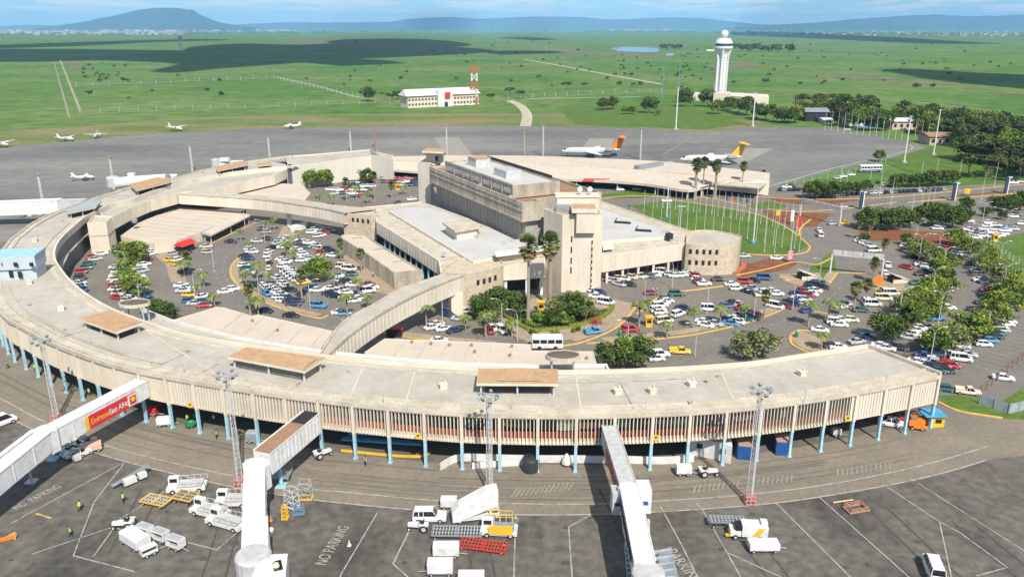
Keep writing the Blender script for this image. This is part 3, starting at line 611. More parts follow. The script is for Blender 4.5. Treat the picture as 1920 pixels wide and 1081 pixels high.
for k in range(7):
    b = MB(); i = rq.randrange(10, len(OUT) - 30); t = rq.uniform(.1, .3) if k % 2 else rq.uniform(.75, .9); b.tube([OUT[j].lerp(INN[j], t) + Vector((0, 0, 10.02)) for j in range(i, i + rq.randint(8, 22))], .07, 5); obj('roof_pipe', b, M_concd, RT)
for k in range(10): b = MB(); i = rq.randrange(6, len(OUT) - 8); b.tube([OUT[i].lerp(INN[i], .08) + Vector((0, 0, 10.02)), OUT[i].lerp(INN[i], rq.uniform(.3, .9)) + Vector((0, 0, 10.02))], .06, 5); obj('roof_pipe', b, M_concd, RT)
for k in range(22):
    i = rq.randrange(6, len(OUT) - 8); t = rq.uniform(.15, .85); p = OUT[i].lerp(INN[i], t); b = MB(); s_ = rq.uniform(.35, .6); b.box((p.x, p.y, 9.92 + s_ * .4), (s_, s_, s_ * .8), k); b.box((p.x, p.y, 9.92 + s_ * .85), (s_ * 1.3, s_ * 1.3, .08), k); obj('drain_cowl', b, M_concd if k % 2 else M_lgrey, RT)
# tilted oval canopies over the stair shafts on the court side
def oval(px, rx, ry, z, thick, legz):
    p = P(px[0], px[1], z); b = MB(); b.lathe((p.x, p.y, z), [(.96, -thick), (1.0, -thick), (1.0, .16), (.94, .16), (.94, -.05), (0.0001, -.05)], 36, 0, rx, ry)
    k = MB(); k.lathe((p.x, p.y, z), [(.935, -.03), (0.0001, .14)], 36, 0, rx, ry)
    t = obj('oval_canopy', b, M_roofe, RT); obj('canopy_top', k, M_brownd if 0 else mat('dark_felt', (.12, .09, .07), .9, vary=.2, scale=.7), t)
    for a in (.6, 2.5, 3.8, 5.6):
        q = MB(); q.tube([(p.x + rx * .8 * cos(a), p.y + ry * .8 * sin(a), legz), (p.x + rx * .8 * cos(a), p.y + ry * .8 * sin(a), z - thick)], .16, 8); obj('post', q, M_whiteg, t)
oval((252, 567), 3.1, 2.2, 12.4, .5, 8)
oval((1055, 665), 3.0, 2.1, 11.6, .6, 8)
# ---- stepped roofs on the court side
def block(name, px, zt, zb, parent, wall=M_conc, roof=M_roof, para=.35, inset=.3, world=None, wname='wall', rname='roof', ribs=0):
    pl = ccw(world if world else PL(px, zt)); ins = offset(pl, inset, True)
    b = MB(); n = len(pl); b.strip(zed(pl, zb), zed(pl, zt), closed=True); b.strip(zed(pl, zt), zed(ins, zt), closed=True); b.strip(zed(ins, zt), zed(ins, zt - para), closed=True)
    if zb > .5: b.add(zed(pl, zb), [tuple(range(n))])
    if ribs:
        for p, q in zip(pl, pl[1:] + pl[:1]):
            d = q - p; d.z = 0; Ln = d.length
            if Ln < 3: continue
            k = int(Ln / ribs)
            for i in range(1, k):
                c = p + d * i / k; b.box((c.x, c.y, (zb + zt) / 2), (.14, .14, zt - zb - .5), atan2(d.y, d.x))
    obj(wname, b, wall, parent)
    b = MB(); b.add(zed(ins, zt - para + .01), [tuple(range(n))]); o = obj(rname, b, roof, parent)
    return pl
A_ = thing('court_annex', 'low pinkish ribbed roofs and concrete corridor wrapped round the inside of the terminal ring', 'building', (0, 130, 0))
INP = PL(INPX, 8)
def inner_edge(x0, x1, z):  # points of the ring's inner edge between two photo columns, pushed a little under the parapet
    s = [P(x, y, 10) for x, y in INPX]
    o = []
    for (x, y), p in zip(INPX, s):
        if x0 <= x <= x1 and y > 560: o.append(Vector((p.x, p.y - .1, z)))
    return o
whiteline = [(262, 573), (284, 583), (320, 597), (364, 610), (440, 629), (553, 648), (618, 657), (721, 667), (786, 673), (880, 679), (1012, 683), (1138, 681), (1145, 697)]
st = [P(x, y, 8.4) for x, y in whiteline] + inner_edge(270, 1180, 8.4)
block('x', None, 8.4, 0, A_, M_white, M_roof, .5, .35, world=ccw(st), rname='corridor_roof')
block('x', [(322, 600), (405, 575), (421, 576), (473, 592), (484, 589), (624, 620), (600, 655), (553, 650), (440, 631), (364, 612)], 6, 0, A_, M_conc, M_roofp, .1, .15, rname='sheet_roof')
block('x', [(683, 660), (721, 634), (996, 645), (996, 657), (1112, 658), (1120, 685), (1012, 690), (786, 680), (690, 668)], 6, 0, A_, M_conc, M_roofp, .1, .15, rname='sheet_roof')
b = MB()
for k in range(1, 7): p = P(721 + k * 40, 636 + k * 1.6, 6.02); q = P(690 + k * 44, 668 + k * 3, 6.02); ribbon(b, [p, q], .25, 5.98)
for k in range(1, 6): p = P(420 + k * 38, 577 + k * 8, 6.0); q = P(370 + k * 42, 612 + k * 8, 6.0); ribbon(b, [p, q], .2, 5.98)
obj('roof_seams', b, M_roofe, A_)
b = MB()
for x, y in ((473, 602), (520, 620), (772, 642), (808, 645), (843, 648), (884, 648), (956, 667), (890, 660), (1100, 672), (960, 650)): p = P(x, y, 6); b.box((p.x, p.y, 6.2), (.5, .5, .5))
obj('roof_cowls', b, M_brownd, A_)
# left side: corridor band, corner tower, low roofs
W_ = thing('curved_walkway', 'raised concrete walkway band with a square stair block, inner left of the ring', 'building', (-100, 240, 0))
wk = [(199, 413), (244, 390), (281, 375), (334, 361), (368, 358), (441, 344), (514, 328), (536, 318), (537, 313), (480, 319), (410, 329), (331, 346), (262, 369), (206, 386), (186, 397)]
block('x', wk, 9.3, 5.4, W_, M_conc, M_roof, .5, .35, ribs=1.5)
block('x', [(163, 418), (199, 416), (212, 405), (176, 403)], 9.4, 0, W_, M_conc, M_roofe, .4, .35, wname='stair_block_wall', rname='stair_block_roof', ribs=1.2)
b = MB(); q0 = PL([(163, 418), (199, 416), (212, 405), (176, 403)], 9.4); b.ring(q0, [(-.1, 5.2), (.12, 5.2), (.12, 5.45), (-.1, 5.45)], True); obj('ledge', b, M_concd, W_)
for x, y in ((255, 420), (225, 438), (300, 400), (470, 358)):
    p = P(x, y, 0); q = MB(); 
b = MB(); gp = P(253, 411, 6.2); b.lathe((gp.x + .2, gp.y - 1, 6.0), [(.01, -1), (.8, -.7), (1, 0), (.8, .7), (.01, 1)], 14); obj('dark_lamp_housing', b, M_grey, W_)
LR = thing('arrivals_roof', 'wide pinkish ribbed sheet roof with a covered kerb canopy beneath the back bridge', 'building', (-90, 250, 0))
block('x', [(334, 388), (452, 397), (378, 434), (366, 438), (330, 451), (290, 457), (226, 442), (262, 416)], 3.2, 0, LR, M_conc, M_roofp, .1, .2)
b = MB()
for k in range(1, 9):
    t = k / 9; p = P(334 - 108 * t, 388 + 54 * t, 3.2); q = P(452 - 112 * t * .9, 397 + 58 * t, 3.2); ribbon(b, [p, q], .2, 3.16)
obj('roof_seams', b, M_roofe, LR)
cn = roofbox('kerb_canopy', [(449, 397), (470, 403), (395, 441), (378, 436)], 0.1, 3.0, 0, M_roofe, M_roofp, LR, posts=1)
p0, p1 = P(380, 446), P(462, 408)
b = MB(); b.beam(p0 + Vector((0, 0, 1.6)), p1 + Vector((0, 0, 1.6)), .3, 3.0); obj('shop_front', b, M_glass, LR)
LR2 = thing('rear_sheet_roof', 'narrow pinkish roof behind the back bridge below the curved walkway', 'building', (-80, 300, 0))
block('x', [(441, 362), (530, 344), (566, 346), (582, 362), (572, 375), (556, 375)], 4.8, 0, LR2, M_conc, M_roofp, .1, .2)
# white rear annex and back terminal
AN = thing('rear_annex', 'tall plain white-walled block closing the far left end of the ring behind the parked cars', 'building', (-60, 340, 0))
block('x', [(537, 313), (600, 304), (695, 292), (737, 298), (737, 291), (700, 283), (693, 280), (623, 286), (545, 292)], 10, 0, AN, mat('white_panels', (.60, .565, .48), .8, vary=.04, scale=.4, stretch=(1, 1, .2)), M_roof, .4, .35, ribs=2.2)
BT = thing('back_terminal', 'long low terminal range with sloping pale roof at the far side of the ring', 'terminal building', (40, 380, 0))
bk = SP([(737, 293), (850, 291), (1000, 292), (1100, 296), (1200, 300), (1300, 308), (1443, 324)], 7, 4)
md = SP([(737, 302), (850, 306), (1000, 309), (1100, 313), (1200, 319), (1300, 328), (1443, 337)], 6.4, 4)
ft = SP([(737, 318), (850, 326), (1000, 334), (1107, 337), (1207, 344), (1290, 356), (1330, 349), (1425, 351)], 4.2, 4)[:len(md)]
n = min(len(bk), len(md), len(ft)); bk, md, ft = bk[:n], md[:n], ft[:n]
b = MB(); b.strip(md, bk); b.strip(ft, md); b.strip([Vector((p.x, p.y, 3.7)) for p in ft], ft); obj('roof', b, M_roofp, BT)
b = MB(); b.strip([Vector((p.x, p.y, 0)) for p in bk], bk); b.add([bk[-1], md[-1], Vector((md[-1].x, md[-1].y, 0)), Vector((bk[-1].x, bk[-1].y, 0))], [(0, 1, 2, 3)]); b.add([ft[-1], md[-1], Vector((md[-1].x, md[-1].y, 0)), Vector((ft[-1].x, ft[-1].y, 3))], [(0, 1, 2, 3)]); obj('wall', b, M_conc, BT)
b = MB(); f2 = [p + Vector((0, 7, 0)) for p in ft]; b.strip([Vector((p.x, p.y, 0)) for p in f2], [Vector((p.x, p.y, 4)) for p in f2]); obj('shop_front', b, M_black, BT)
b = MB(); b.ring([p + Vector((0, -.1, 0)) for p in ft], [(-.15, 3.3), (.15, 3.3), (.15, 4.3), (-.15, 4.3)]); obj('fascia', b, M_roofp, BT)
b = MB(); b.ring(md, [(-.15, 6.2), (.15, 6.2), (.15, 6.7), (-.15, 6.7)]); obj('roof_ridge', b, M_roofe, BT)
for i in range(2, n - 1, 3):
    c = MB(); p = ft[i]; c.tube([(p.x, p.y + .8, 0), (p.x, p.y + .8, 3.7)], .25, 8); obj('column', c, M_conc, BT)
def panel_on(px, w, h, z, m, name, parent, yo=-.3):
    p = P(px[0], px[1], z); b = MB(); b.box((p.x, p.y + yo, z), (w, .15, h)); return obj(name, b, m, parent)
panel_on((1118, 337), 11, 1.3, 4.2, mat('signal_red', (.55, .06, .03), .6), 'red_fascia_sign', BT, -.6)
panel_on((1163, 339), 4, .9, 4.0, M_navy, 'blue_fascia_sign', BT, -.6)
p = P(1217, 312, 7); b = MB(); b.box((p.x, p.y, 7.3), (3, 16, 1.6), -.9); obj('roof_duct', b, M_grey, BT)
b = MB(); b.add(PL([(1336, 332), (1443, 337), (1425, 352), (1340, 345)], 5.2), [(0, 1, 2, 3)]); b.ring(PL([(1336, 332), (1340, 345), (1425, 352), (1443, 337)], 5.2), [(-.2, 4.8), (.2, 4.8), (.2, 5.4), (-.2, 5.4)]); obj('side_canopy', b, M_roofe, BT)

# ================================================================ BRIDGES
def bridge(name, label, L_, R_, zt, zb, loc):
    """L_, R_: photo points of the two top edges"""
    t = thing(name, label, 'footbridge', loc); A = SP(L_, zt, 5); B = SP(R_, zt, 5); m = min(len(A), len(B)); A, B = A[:m], B[:m]
    b = MB(); b.strip(zed(A, zb), zed(A, zt)); b.strip(zed(B, zt), zed(B, zb)); b.strip(zed(B, zb), zed(A, zb))
    for E_ in (A, B):
        for p in resample(E_, 1.5): b.box((p.x, p.y, (zt + zb) / 2 - .1), (.13, .13, zt - zb - .5), .4)
    obj('wall', b, M_conc, t)
    b = MB(); b.strip(zed(A, zt - .3), zed(B, zt - .3)); obj('roof', b, M_roof, t)
    b = MB(); b.ring(A, [(-.2, zt - .4), (.1, zt - .4), (.1, zt + .12), (-.2, zt + .12)]); b.ring(B, [(-.2, zt - .4), (.2, zt - .4), (.2, zt + .12), (-.2, zt + .12)]); obj('coping', b, M_roofe, t)
    return t
FB = bridge('front_link_bridge', 'broad concrete corridor bridge from the near ring over the court road', [(596, 668), (640, 606), (700, 570), (750, 542), (800, 524), (836, 512)], [(606, 672), (655, 626), (720, 582), (783, 549), (830, 528), (868, 514)], 9.6, 5.2, (-30, 170, 0))
b = MB(); pw = P(850, 600); b.prism(PL([(840, 515), (866, 514), (868, 520), (845, 522)], 9.3), 0, 5.2); obj('pier', b, M_conc, FB)
BB = bridge('back_link_bridge', 'long concrete corridor bridge at the back left of the court standing on a white pier', [(356, 358), (410, 362), (472, 366), (556, 374), (640, 386), (705, 391)], [(335, 362), (410, 367), (493, 373), (560, 382), (610, 390), (645, 398)], 9.3, 5.4, (-80, 280, 0))
b = MB(); b.box(tuple(P(542, 424) + Vector((0, 1, 2.7))), (1.3, 1.3, 5.4)); b.prism(PL([(540, 424), (575, 415), (575, 422), (545, 430)], 1.2), 0, 1.3); obj('pier', b, M_white, BB)

# ================================================================ CENTRAL BLOCKS
LW = thing('low_terminal_block', 'low concrete block left of the hall with a pale membrane roof and stone-faced rounded corners', 'terminal building', (-10, 215, 0))
out_ = [(644, 399), (704, 405), (705, 415), (760, 449), (822, 488), (826, 512), (868, 514), (892, 512), (920, 506), (943, 498), (1022, 493), (1022, 470), (1010, 458), (815, 386), (790, 378), (726, 384), (660, 390)]
block('x', out_, 8.5, 4.6, LW, M_conc, M_roofe, .25, .4, ribs=2.0)
b = MB(); pl = ccw(PL([(728, 395), (887, 491), (935, 480), (1008, 462), (985, 450), (812, 388), (760, 386)], 9.0)); b.strip(zed(pl, 8.2), zed(pl, 9.0), closed=True); ins = offset(pl, .5, True); b.strip(zed(pl, 9.0), zed(ins, 9.0), closed=True); obj('inner_parapet', b, M_conc, LW)
b = MB(); b.add(zed(ins, 8.93), [tuple(range(len(ins)))]); obj('membrane_roof', b, M_roofw, LW)
rec = ccw(offset(ccw(PL([(708, 408), (822, 480), (845, 505), (940, 490), (1020, 485), (1010, 458), (815, 386), (720, 392)], 8.5)), 1.6, True)); b = MB(); b.prism(rec, 0, 4.6); obj('ground_floor', b, M_black, LW)
ed = resample(PL([(706, 417), (760, 451), (820, 489)], 8.5), 4.2)
for p in ed[1:]: 
    c = MB(); c.box((p.x + .9, p.y + .3, 2.3), (.5, .5, 4.6)); obj('column', c, M_blue, LW)
for px in ((948, 497), (988, 495), (1016, 494)): 
    p = P(px[0], px[1], 8.5); c = MB(); c.box((p.x, p.y + .6, 2.3), (.7, .7, 4.6)); obj('column', c, M_white, LW)
def drum(name, px, parent, wins, zt=8.6):
    pts = ccw(SP(px + [px[0]], zt, 3)[:-1]); b = MB(); b.prism(pts, 0, zt - .1); ins = offset(pts, .35, True); b.strip(zed(pts, zt - .1), zed(pts, zt + .25), closed=True); b.strip(zed(pts, zt + .25), zed(ins, zt + .25), closed=True); b.strip(zed(ins, zt + .25), zed(ins, zt - .1), closed=True)
    o = obj(name, b, M_rub, parent)
    w = MB()
    for wx, wz in wins:
        best = None
        for p, q in zip(pts, pts[1:] + pts[:1]):
            # camera ray column wx meets wall segment
            d = P(wx, 300, zt); 
            k = d.x / d.y
            den = (q.x - p.x) - k * (q.y - p.y)
            if abs(den) < 1e-6: continue
            t = (k * p.y - p.x) / den
            if 0 <= t <= 1:
                h = p.lerp(q, t)
                if best is None or h.y < best[0].y: best = (h, q - p)
        if best: h, dd = best; w = MB(); w.box((h.x, h.y, wz), (.75, .25, 1.25), atan2(dd.y, dd.x)); obj('window', w, M_black, o)
    return o
drum('rounded_corner', [(643, 400), (672, 403), (704, 406), (706, 398), (680, 391), (648, 393)], LW, [(655, 6.9), (664, 6.9), (674, 6.9), (684, 6.9)])
drum('rounded_corner', [(828, 512), (850, 514), (868, 514.5), (892, 513), (920, 506.5), (944, 498), (930, 486), (870, 484), (840, 498)], LW, [(893, 6.3), (905, 6.3), (916, 6.3), (927, 6.4)])
b = MB(); pl = PL([(829, 417), (875, 409), (904, 421), (899, 425), (853, 433)], 12.0); b.prism(pl, 11.5, 12.0); obj('plant_room_roof', b, M_roofe, LW)
b = MB(); b.prism(offset(ccw(pl), .9, True), 8.9, 11.5); obj('plant_room_wall', b, M_conc, LW)
b = MB()
for k in range(7): p = P(868 + k * 4.5, 441 + k * .7, 9); b.box((p.x, p.y, 9.4), (.5, .5, .7), k)
for px in ((832, 478), (945, 458), (960, 452)): p = P(px[0], px[1], 9); b.box((p.x, p.y, 9.3), (.9, .7, .6))
obj('roof_plant', b, M_lgrey, LW)
b = MB(); b.prism(PL([(924, 471), (1030, 459), (1032, 466), (930, 479)], 10.6), 10.2, 10.6); obj('entrance_canopy', b, M_white, LW)
b = MB(); b.prism(PL([(930, 473), (1030, 463), (1030, 467), (936, 477)], 10.2), 8.4, 10.2); obj('canopy_wall', b, M_rub, LW)
# low projecting wing
WG = thing('low_wing', 'single-storey ribbed concrete wing with a pinkish roof reaching towards the front bridge', 'building', (-40, 220, 0))
block('x', [(640, 440), (684, 437), (703, 452), (791, 506), (738, 511), (690, 477), (641, 447)], 4.6, 0, WG, M_concd, M_roofp, .35, .4, ribs=.9)
b = MB()
for x, y in ((668, 441), (660, 447), (700, 468), (735, 491)): ribbon(b, [P(x, y, 4.3), P(x + 20, y - 2, 4.3)], .6, 4.29)
obj('roof_patches', b, M_brownd, WG)
# great hall
HL = thing('great_hall', 'tall grey concrete hall with an overhanging upper storey and rusty roof terrace', 'terminal building', (0, 230, 0))
hA, hB = P(979, 380, 20.5), P(805, 312, 20.5); hu = (hB - hA); hL_ = hu.length; hu.normalize(); hv = Vector((-hu.y, hu.x, 0)) * -1
if hv.x < 0: hv = -hv
def hp(s, t, z=0): v = hA + hu * s + hv * t; return Vector((v.x, v.y, z))
up = [hp(0, 0), hp(0, 5.8), hp(2.5, 5.8), hp(2.5, 27), hp(hL_, 27), hp(hL_, 0)]
block('x', None, 20.5, 15.2, HL, M_concd, M_brownd, .8, .5, world=up, wname='upper_wall', rname='terrace', ribs=1.6)
lo = [hp(1.6, 1.9), hp(1.6, 5.8), hp(6, 5.8), hp(6, 27), hp(hL_ - 1, 27), hp(hL_ - 1, 1.9)]
b = MB(); b.prism(lo, 0, 15.2)
for k in range(1, int(hL_ / 2.4)): c = hp(1.6 + k * 2.4, 1.9); b.box((c.x, c.y, 12), (.2, .2, 6.2), atan2(hu.y, hu.x))
obj('lower_wall', b, mat('ribbed_hall_wall', (.36, .335, .285), .85, col2=(.28, .26, .225), scale=.5, scale2=2, vary2=.15, stretch=(1, 1, .08), spec=.2), HL)
b = MB(); c0 = hp(-.02, -.06); c1 = hp(hL_, -.06)
for s0 in range(0, int(hL_) - 4, 4): b.beam(hp(s0 + 1, -.08, 19.6), hp(s0 + 4.4, -.08, 19.6), .2, .14)
b.beam(hp(0, -.1, 18.2), hp(hL_, -.1, 18.2), .2, .25); b.beam(hp(0, -.12, 15.5), hp(hL_, -.12, 15.5), .3, .5)
obj('wall_mouldings', b, M_concd, HL)
b = MB(); b.prism([hp(0, 5.9), hp(5, 5.9), hp(5, 12), hp(0, 12)], 0, 8.4); obj('lobby', b, M_black, HL)
# penthouse
pa, pb2, pc = P(962, 348, 23.6), P(836, 303, 23.6), P(1019, 343, 23.6)
d_ = pb2 - pa; e_ = hv * 15; ph = [pa, pa + d_, pa + d_ + e_, pa + e_]
block('x', None, 23.6, 20, HL, M_concd, M_roofw, .5, .4, world=ph, wname='penthouse_wall', rname='penthouse_roof')
b = MB(); L0 = d_.length; dn = d_.normalized()
for k in range(7):
    c = pa + dn * (L0 * (k + .5) / 7) - hv * .03; b.box((c.x, c.y, 21.9), (L0 / 7 - 2.2, .12, 1.6), atan2(dn.y, dn.x))
obj('penthouse_panels', b, M_whiteg, HL)
b = MB()
for k in range(8): c = pa + dn * (L0 * k / 7) - hv * .1; b.box((c.x, c.y, 22.0), (.5, .3, 3.2), atan2(dn.y, dn.x))
b.beam(pa + Vector((0, 0, .05)), pa + d_ + Vector((0, 0, .05)), .5, .5)
obj('penthouse_posts', b, M_concd, HL)
b = MB(); q = pa + d_ * .35 + e_ * .45; b.box((q.x, q.y, 24.2), (8, 5, 2.2), atan2(dn.y, dn.x)); q = pa + d_ * .8 + e_ * .5; b.box((q.x, q.y, 24.4), (6, 5, 2.6), atan2(dn.y, dn.x)); obj('roof_plant', b, M_whiteg, HL)
b = MB(); q = pa + d_ * .8 + e_ * .5; b.box((q.x, q.y, 25.8), (6.4, 5.4, .2), atan2(dn.y, dn.x)); obj('plant_lid', b, M_brown, HL)
b = MB(); b.beam(pa + d_ * .1 + e_ * 1.0 + Vector((0, 0, .4)), pa + d_ + e_ + Vector((0, 0, .4)), .4, 1.0); obj('back_rail', b, M_dark, HL)
b = MB()
for px in ((902, 349), (958, 372), (1046, 372), (1035, 347)): p = P(px[0], px[1], 20); b.box((p.x, p.y, 20.3), (1, 1, 1.2))
obj('terrace_vents', b, M_lgrey, HL)
# stair pylon at the far end of the hall
SB = thing('stair_pylon', 'narrow concrete pylon with a brown-roofed lookout at the far end of the great hall', 'tower', tuple(P(795, 385)))
pl = PL([(783, 303), (806, 306), (818, 300), (792, 296)], 20.5); b = MB(); b.prism(pl, 0, 20.5); obj('shaft', b, M_conc, SB)
b = MB(); b.prism(PL([(806, 306), (812, 309), (826, 303), (818, 300)], 20.2), 15, 20.2); obj('shaft_link', b, M_conc, SB)
b = MB(); b.prism(offset(ccw(PL([(793, 282), (831, 284), (836, 279), (802, 277)], 24.5)), .8, True), 20.3, 24.2); obj('lookout', b, M_conc, SB)
b = MB(); b.prism(PL([(791, 283), (831, 285), (838, 280), (800, 277)], 24.8), 24.2, 24.8, 0, 1); obj('lookout_roof', b, [M_conc, M_brown], SB)
b = MB(); p = P(822, 296, 22); b.box((p.x - .4, p.y - 2.2, 22), (1, .2, 2)); obj('lookout_window', b, M_black, SB)
# front tower
TW = thing('stair_tower', 'tall pale concrete stair tower with dark slot windows and a boxy cab on its face', 'tower', tuple(P(1092, 545)))
t0, t1, t2 = P(1055, 403, 20.4), P(1131, 403, 20.4), P(1034, 396, 20.4); dpt = Vector((t2.x - t0.x, t2.y - t0.y, 0))
tp = [t0, t1, t1 + Vector((dpt.x * .2, dpt.y * 2, 0)), t0 + dpt * 2]
ld = dpt.normalized() * 8.5
tp = [t0, t1, t1 + Vector((0, 8, 0)), t0 + ld]
b = MB(); b.prism(tp, 0, 20.4); W0 = (t1 - t0).length
for k in range(1, 9): b.box((t0.x + W0 * k / 9, t0.y, 10), (.08, .1, 19.5))
obj('shaft', b, M_conc, TW)
b = MB(); b.prism(offset(ccw(tp), .5, True), 20.4, 20.45); obj('roof', b, M_brown, TW)
b = MB()
for z in (14.2, 11.4, 8.5, 6.0): b.box((t0.x + 2.4, t0.y, z), (.35, .2, 1.6))
for z in (13.4, 11.6, 9.9, 8.2, 6.5, 4.8, 3.2, 1.6): b.box((t0.x + 7.6, t0.y, z), (.35, .2, .9)); b.box((t0.x + 7.45, t0.y, z - .8), (.2, .22, .3))
obj('slot_windows', b, M_black, TW)
c0 = t0.x + 3.45; b = MB(); b.box((c0 + 2.3, t0.y - .5, 18.6), (4.7, 1.9, 5.0)); 
for k in range(6): b.box((c0 + .35 + k * .78, t0.y - 1.47, 18.8), (.12, .1, 4.4))
obj('cab', b, M_conc, TW)
b = MB(); b.box((c0 + 1.9, t0.y + 1.4, 21.75), (6.4, 6.2, 1.0), 0, 0); b.box((c0 + 1.9, t0.y + 1.4, 22.3), (5.8, 5.6, .12), 0, 1); obj('cab_roof', b, [M_conc, M_brown], TW)
b = MB(); b.box((c0 + 2.3, t0.y - 1.2, 21.15), (4.6, .2, .3)); obj('cab_vent_strip', b, M_black, TW)
b = MB(); b.box((c0 - 2.6, t0.y + 5.5, 20.9), (5, 5, 1)); obj('dark_plant', b, M_grey, TW)
b = MB(); b.box((c0 + 1, t0.y + 11, 21.6), (11, 5.5, 3.2)); b.box((c0 + 1, t0.y + 11, 23.3), (11.6, 6, .25)); obj('rear_block', b, M_conc, TW)
DS = []
for k in (0, 1):
    d = thing('roof_dish', 'white satellite dish on the tower roof block, the %s of the pair' % ('left one' if k == 0 else 'right one'), 'satellite dish', (c0 + 1.6 + k * 2.6, t0.y + 10.5, 23.4), 'satellite dishes on the tower block')
    m_ = MB(); m_.tube([(c0 + 1.6 + k * 2.6, t0.y + 10.5, 23.4), (c0 + 1.6 + k * 2.6, t0.y + 10.5, 24.4)], .12, 6); obj('pole', m_, M_lgrey, d)
    m_ = MB(); m_.lathe((0, 0, 0), [(.01, 0), (.32, .04), (.55, .13), (.68, .24), (.65, .25), (.5, .17), (.26, .08), (.01, .05)], 18)
    R_ = Matrix.Rotation(radians(70), 3, 'X'); m_.v = [tuple(R_ @ Vector(v) + Vector((c0 + 1.6 + k * 2.6, t0.y + 10.3, 24.9))) for v in m_.v]; obj('dish', m_, M_white, d, sm=True)
# right wing
RW = thing('right_terminal_wing', 'low concrete wing right of the stair tower with pale roof and two skylights', 'terminal building', (40, 220, 0))
block('x', [(1131, 479), (1285, 457), (1300, 434), (1120, 374), (1050, 380), (1055, 470)], 8.0, 3.4, RW, M_conc, M_roofe, .3, .4, ribs=2)
b = MB(); pl = ccw(PL([(1126, 452), (1160, 449), (1256, 442), (1262, 434), (1117, 385), (1070, 388), (1080, 450)], 8.9)); b.strip(zed(pl, 7.8), zed(pl, 8.9), closed=True); ins = offset(pl, .4, True); b.strip(zed(pl, 8.9), zed(ins, 8.9), closed=True); obj('inner_parapet', b, M_conc, RW)
b = MB(); b.add(zed(ins, 8.82), [tuple(range(len(ins)))]); obj('membrane_roof', b, M_roofw, RW)
for x, y in ((1166, 413), (1205, 428)):
    q = PL([(x - 14, y + 1), (x + 17, y + 3), (x + 6, y - 4), (x - 10, y - 6)], 9.5); b = MB(); b.prism(q, 8.8, 9.35, 0); sk = obj('skylight', b, M_black, RW); b = MB(); b.prism([v + Vector((.3, .5, 0)) for v in offset(ccw(q), .25, True)], 9.36, 9.5); obj('skylight_lid', b, M_roofw, sk)
rec = ccw(offset(ccw(PL([(1131, 479), (1285, 457), (1300, 434), (1120, 380), (1055, 385), (1055, 470)], 8.0)), 3.2, True)); b = MB(); b.prism(rec, 0, 3.4); obj('shop_front', b, mat('shop_front', (.45, .34, .36), .6, col2=(.10, .05, .05), scale=.35, stretch=(1, 1, .1), lo=.45, hi=.5), RW)
for p in resample(PL([(1140, 478), (1284, 458)], 8.0), 4.6):
    c = MB(); c.box((p.x, p.y + .8, 1.7), (.6, .6, 3.4)); obj('column', c, M_conc, RW)
b = MB(); b.box(tuple(P(1254, 440, 9.4) + Vector((0, -.6, -.2))), (1.6, 1.6, 1.6), .5); obj('roof_tank', b, M_dark, RW)
b = MB(); b.prism(PL([(1131, 456), (1150, 455), (1150, 463), (1131, 465)], 9.2), 8.6, 9.2); obj('white_hatch', b, M_white, RW)
DR = thing('round_tower', 'squat stone-faced rounded block with two rows of small dark windows', 'building', tuple(P(1335, 510)))
drum('wall', [(1286, 458), (1300, 460), (1340, 461), (1378, 459), (1388, 450), (1386, 442), (1340, 433), (1300, 433), (1288, 440)], DR, [(x, z) for z in (6.7, 3.6) for x in (1307, 1320, 1333, 1345, 1358)], 8.4)
b = MB(); b.add([p for p in offset(ccw(PL([(1288, 456), (1300, 458), (1340, 459), (1376, 457), (1384, 449), (1382, 443), (1340, 435), (1300, 435)], 8.6)), .2, True)], [tuple(range(8))]); b.v = [(x, y, 8.45) for x, y, z in b.v]; obj('roof', b, M_roof, DR)
b = MB(); bp = [P(1283, 505), P(1377, 512), P(1390, 503), P(1392, 495)]; b.ring(bp, [(-1.2, .1), (.4, .1), (.4, .55), (-1.2, .55)]); obj('brick_planter', b, mat('terracotta', (.40, .12, .06), .9, vary=.15, scale=2), DR)
# blue-roofed hut on the ring roof at the frame edge
HU = thing('rooftop_hut', 'pale hut with light blue roof standing on the terminal ring roof', 'hut', tuple(P(30, 525, 9.95)))
q0, q1 = P(60, 525, 9.95), P(-40, 530, 9.95); b = MB(); b.box(((q0.x + q1.x) / 2, q0.y + 3.2, 11.2), ((q0 - q1).length, 6, 2.6), atan2((q0 - q1).y, (q0 - q1).x)); b.box(((q0.x + q1.x) / 2, q0.y + 3.0, 13.9), ((q0 - q1).length + .8, 6.6, 2.9), atan2((q0 - q1).y, (q0 - q1).x)); obj('walls', b, mat('hut_wall', (.42, .49, .53), .7, vary=.05), HU)
b = MB(); b.box(((q0.x + q1.x) / 2, q0.y + 3.2, 15.5), ((q0 - q1).length + 1, 7, .35), atan2((q0 - q1).y, (q0 - q1).x)); obj('roof', b, M_blue, HU)
for x, z in ((2, 13.8), (-1.6, 13.8), (-5, 13.8), (-3.4, 11.3), (-1.4, 11.2), (-5.6, 11.3)):
    b = MB(); yy = q0.y + (-.35 if z > 13 else .18) + (x + 1) * 0; b.box((q0.x - 2.2 + x + 1.0, yy - .02, z), (.9, .16, .9 if z > 13 else 1.5)); obj('window', b, M_black, HU)
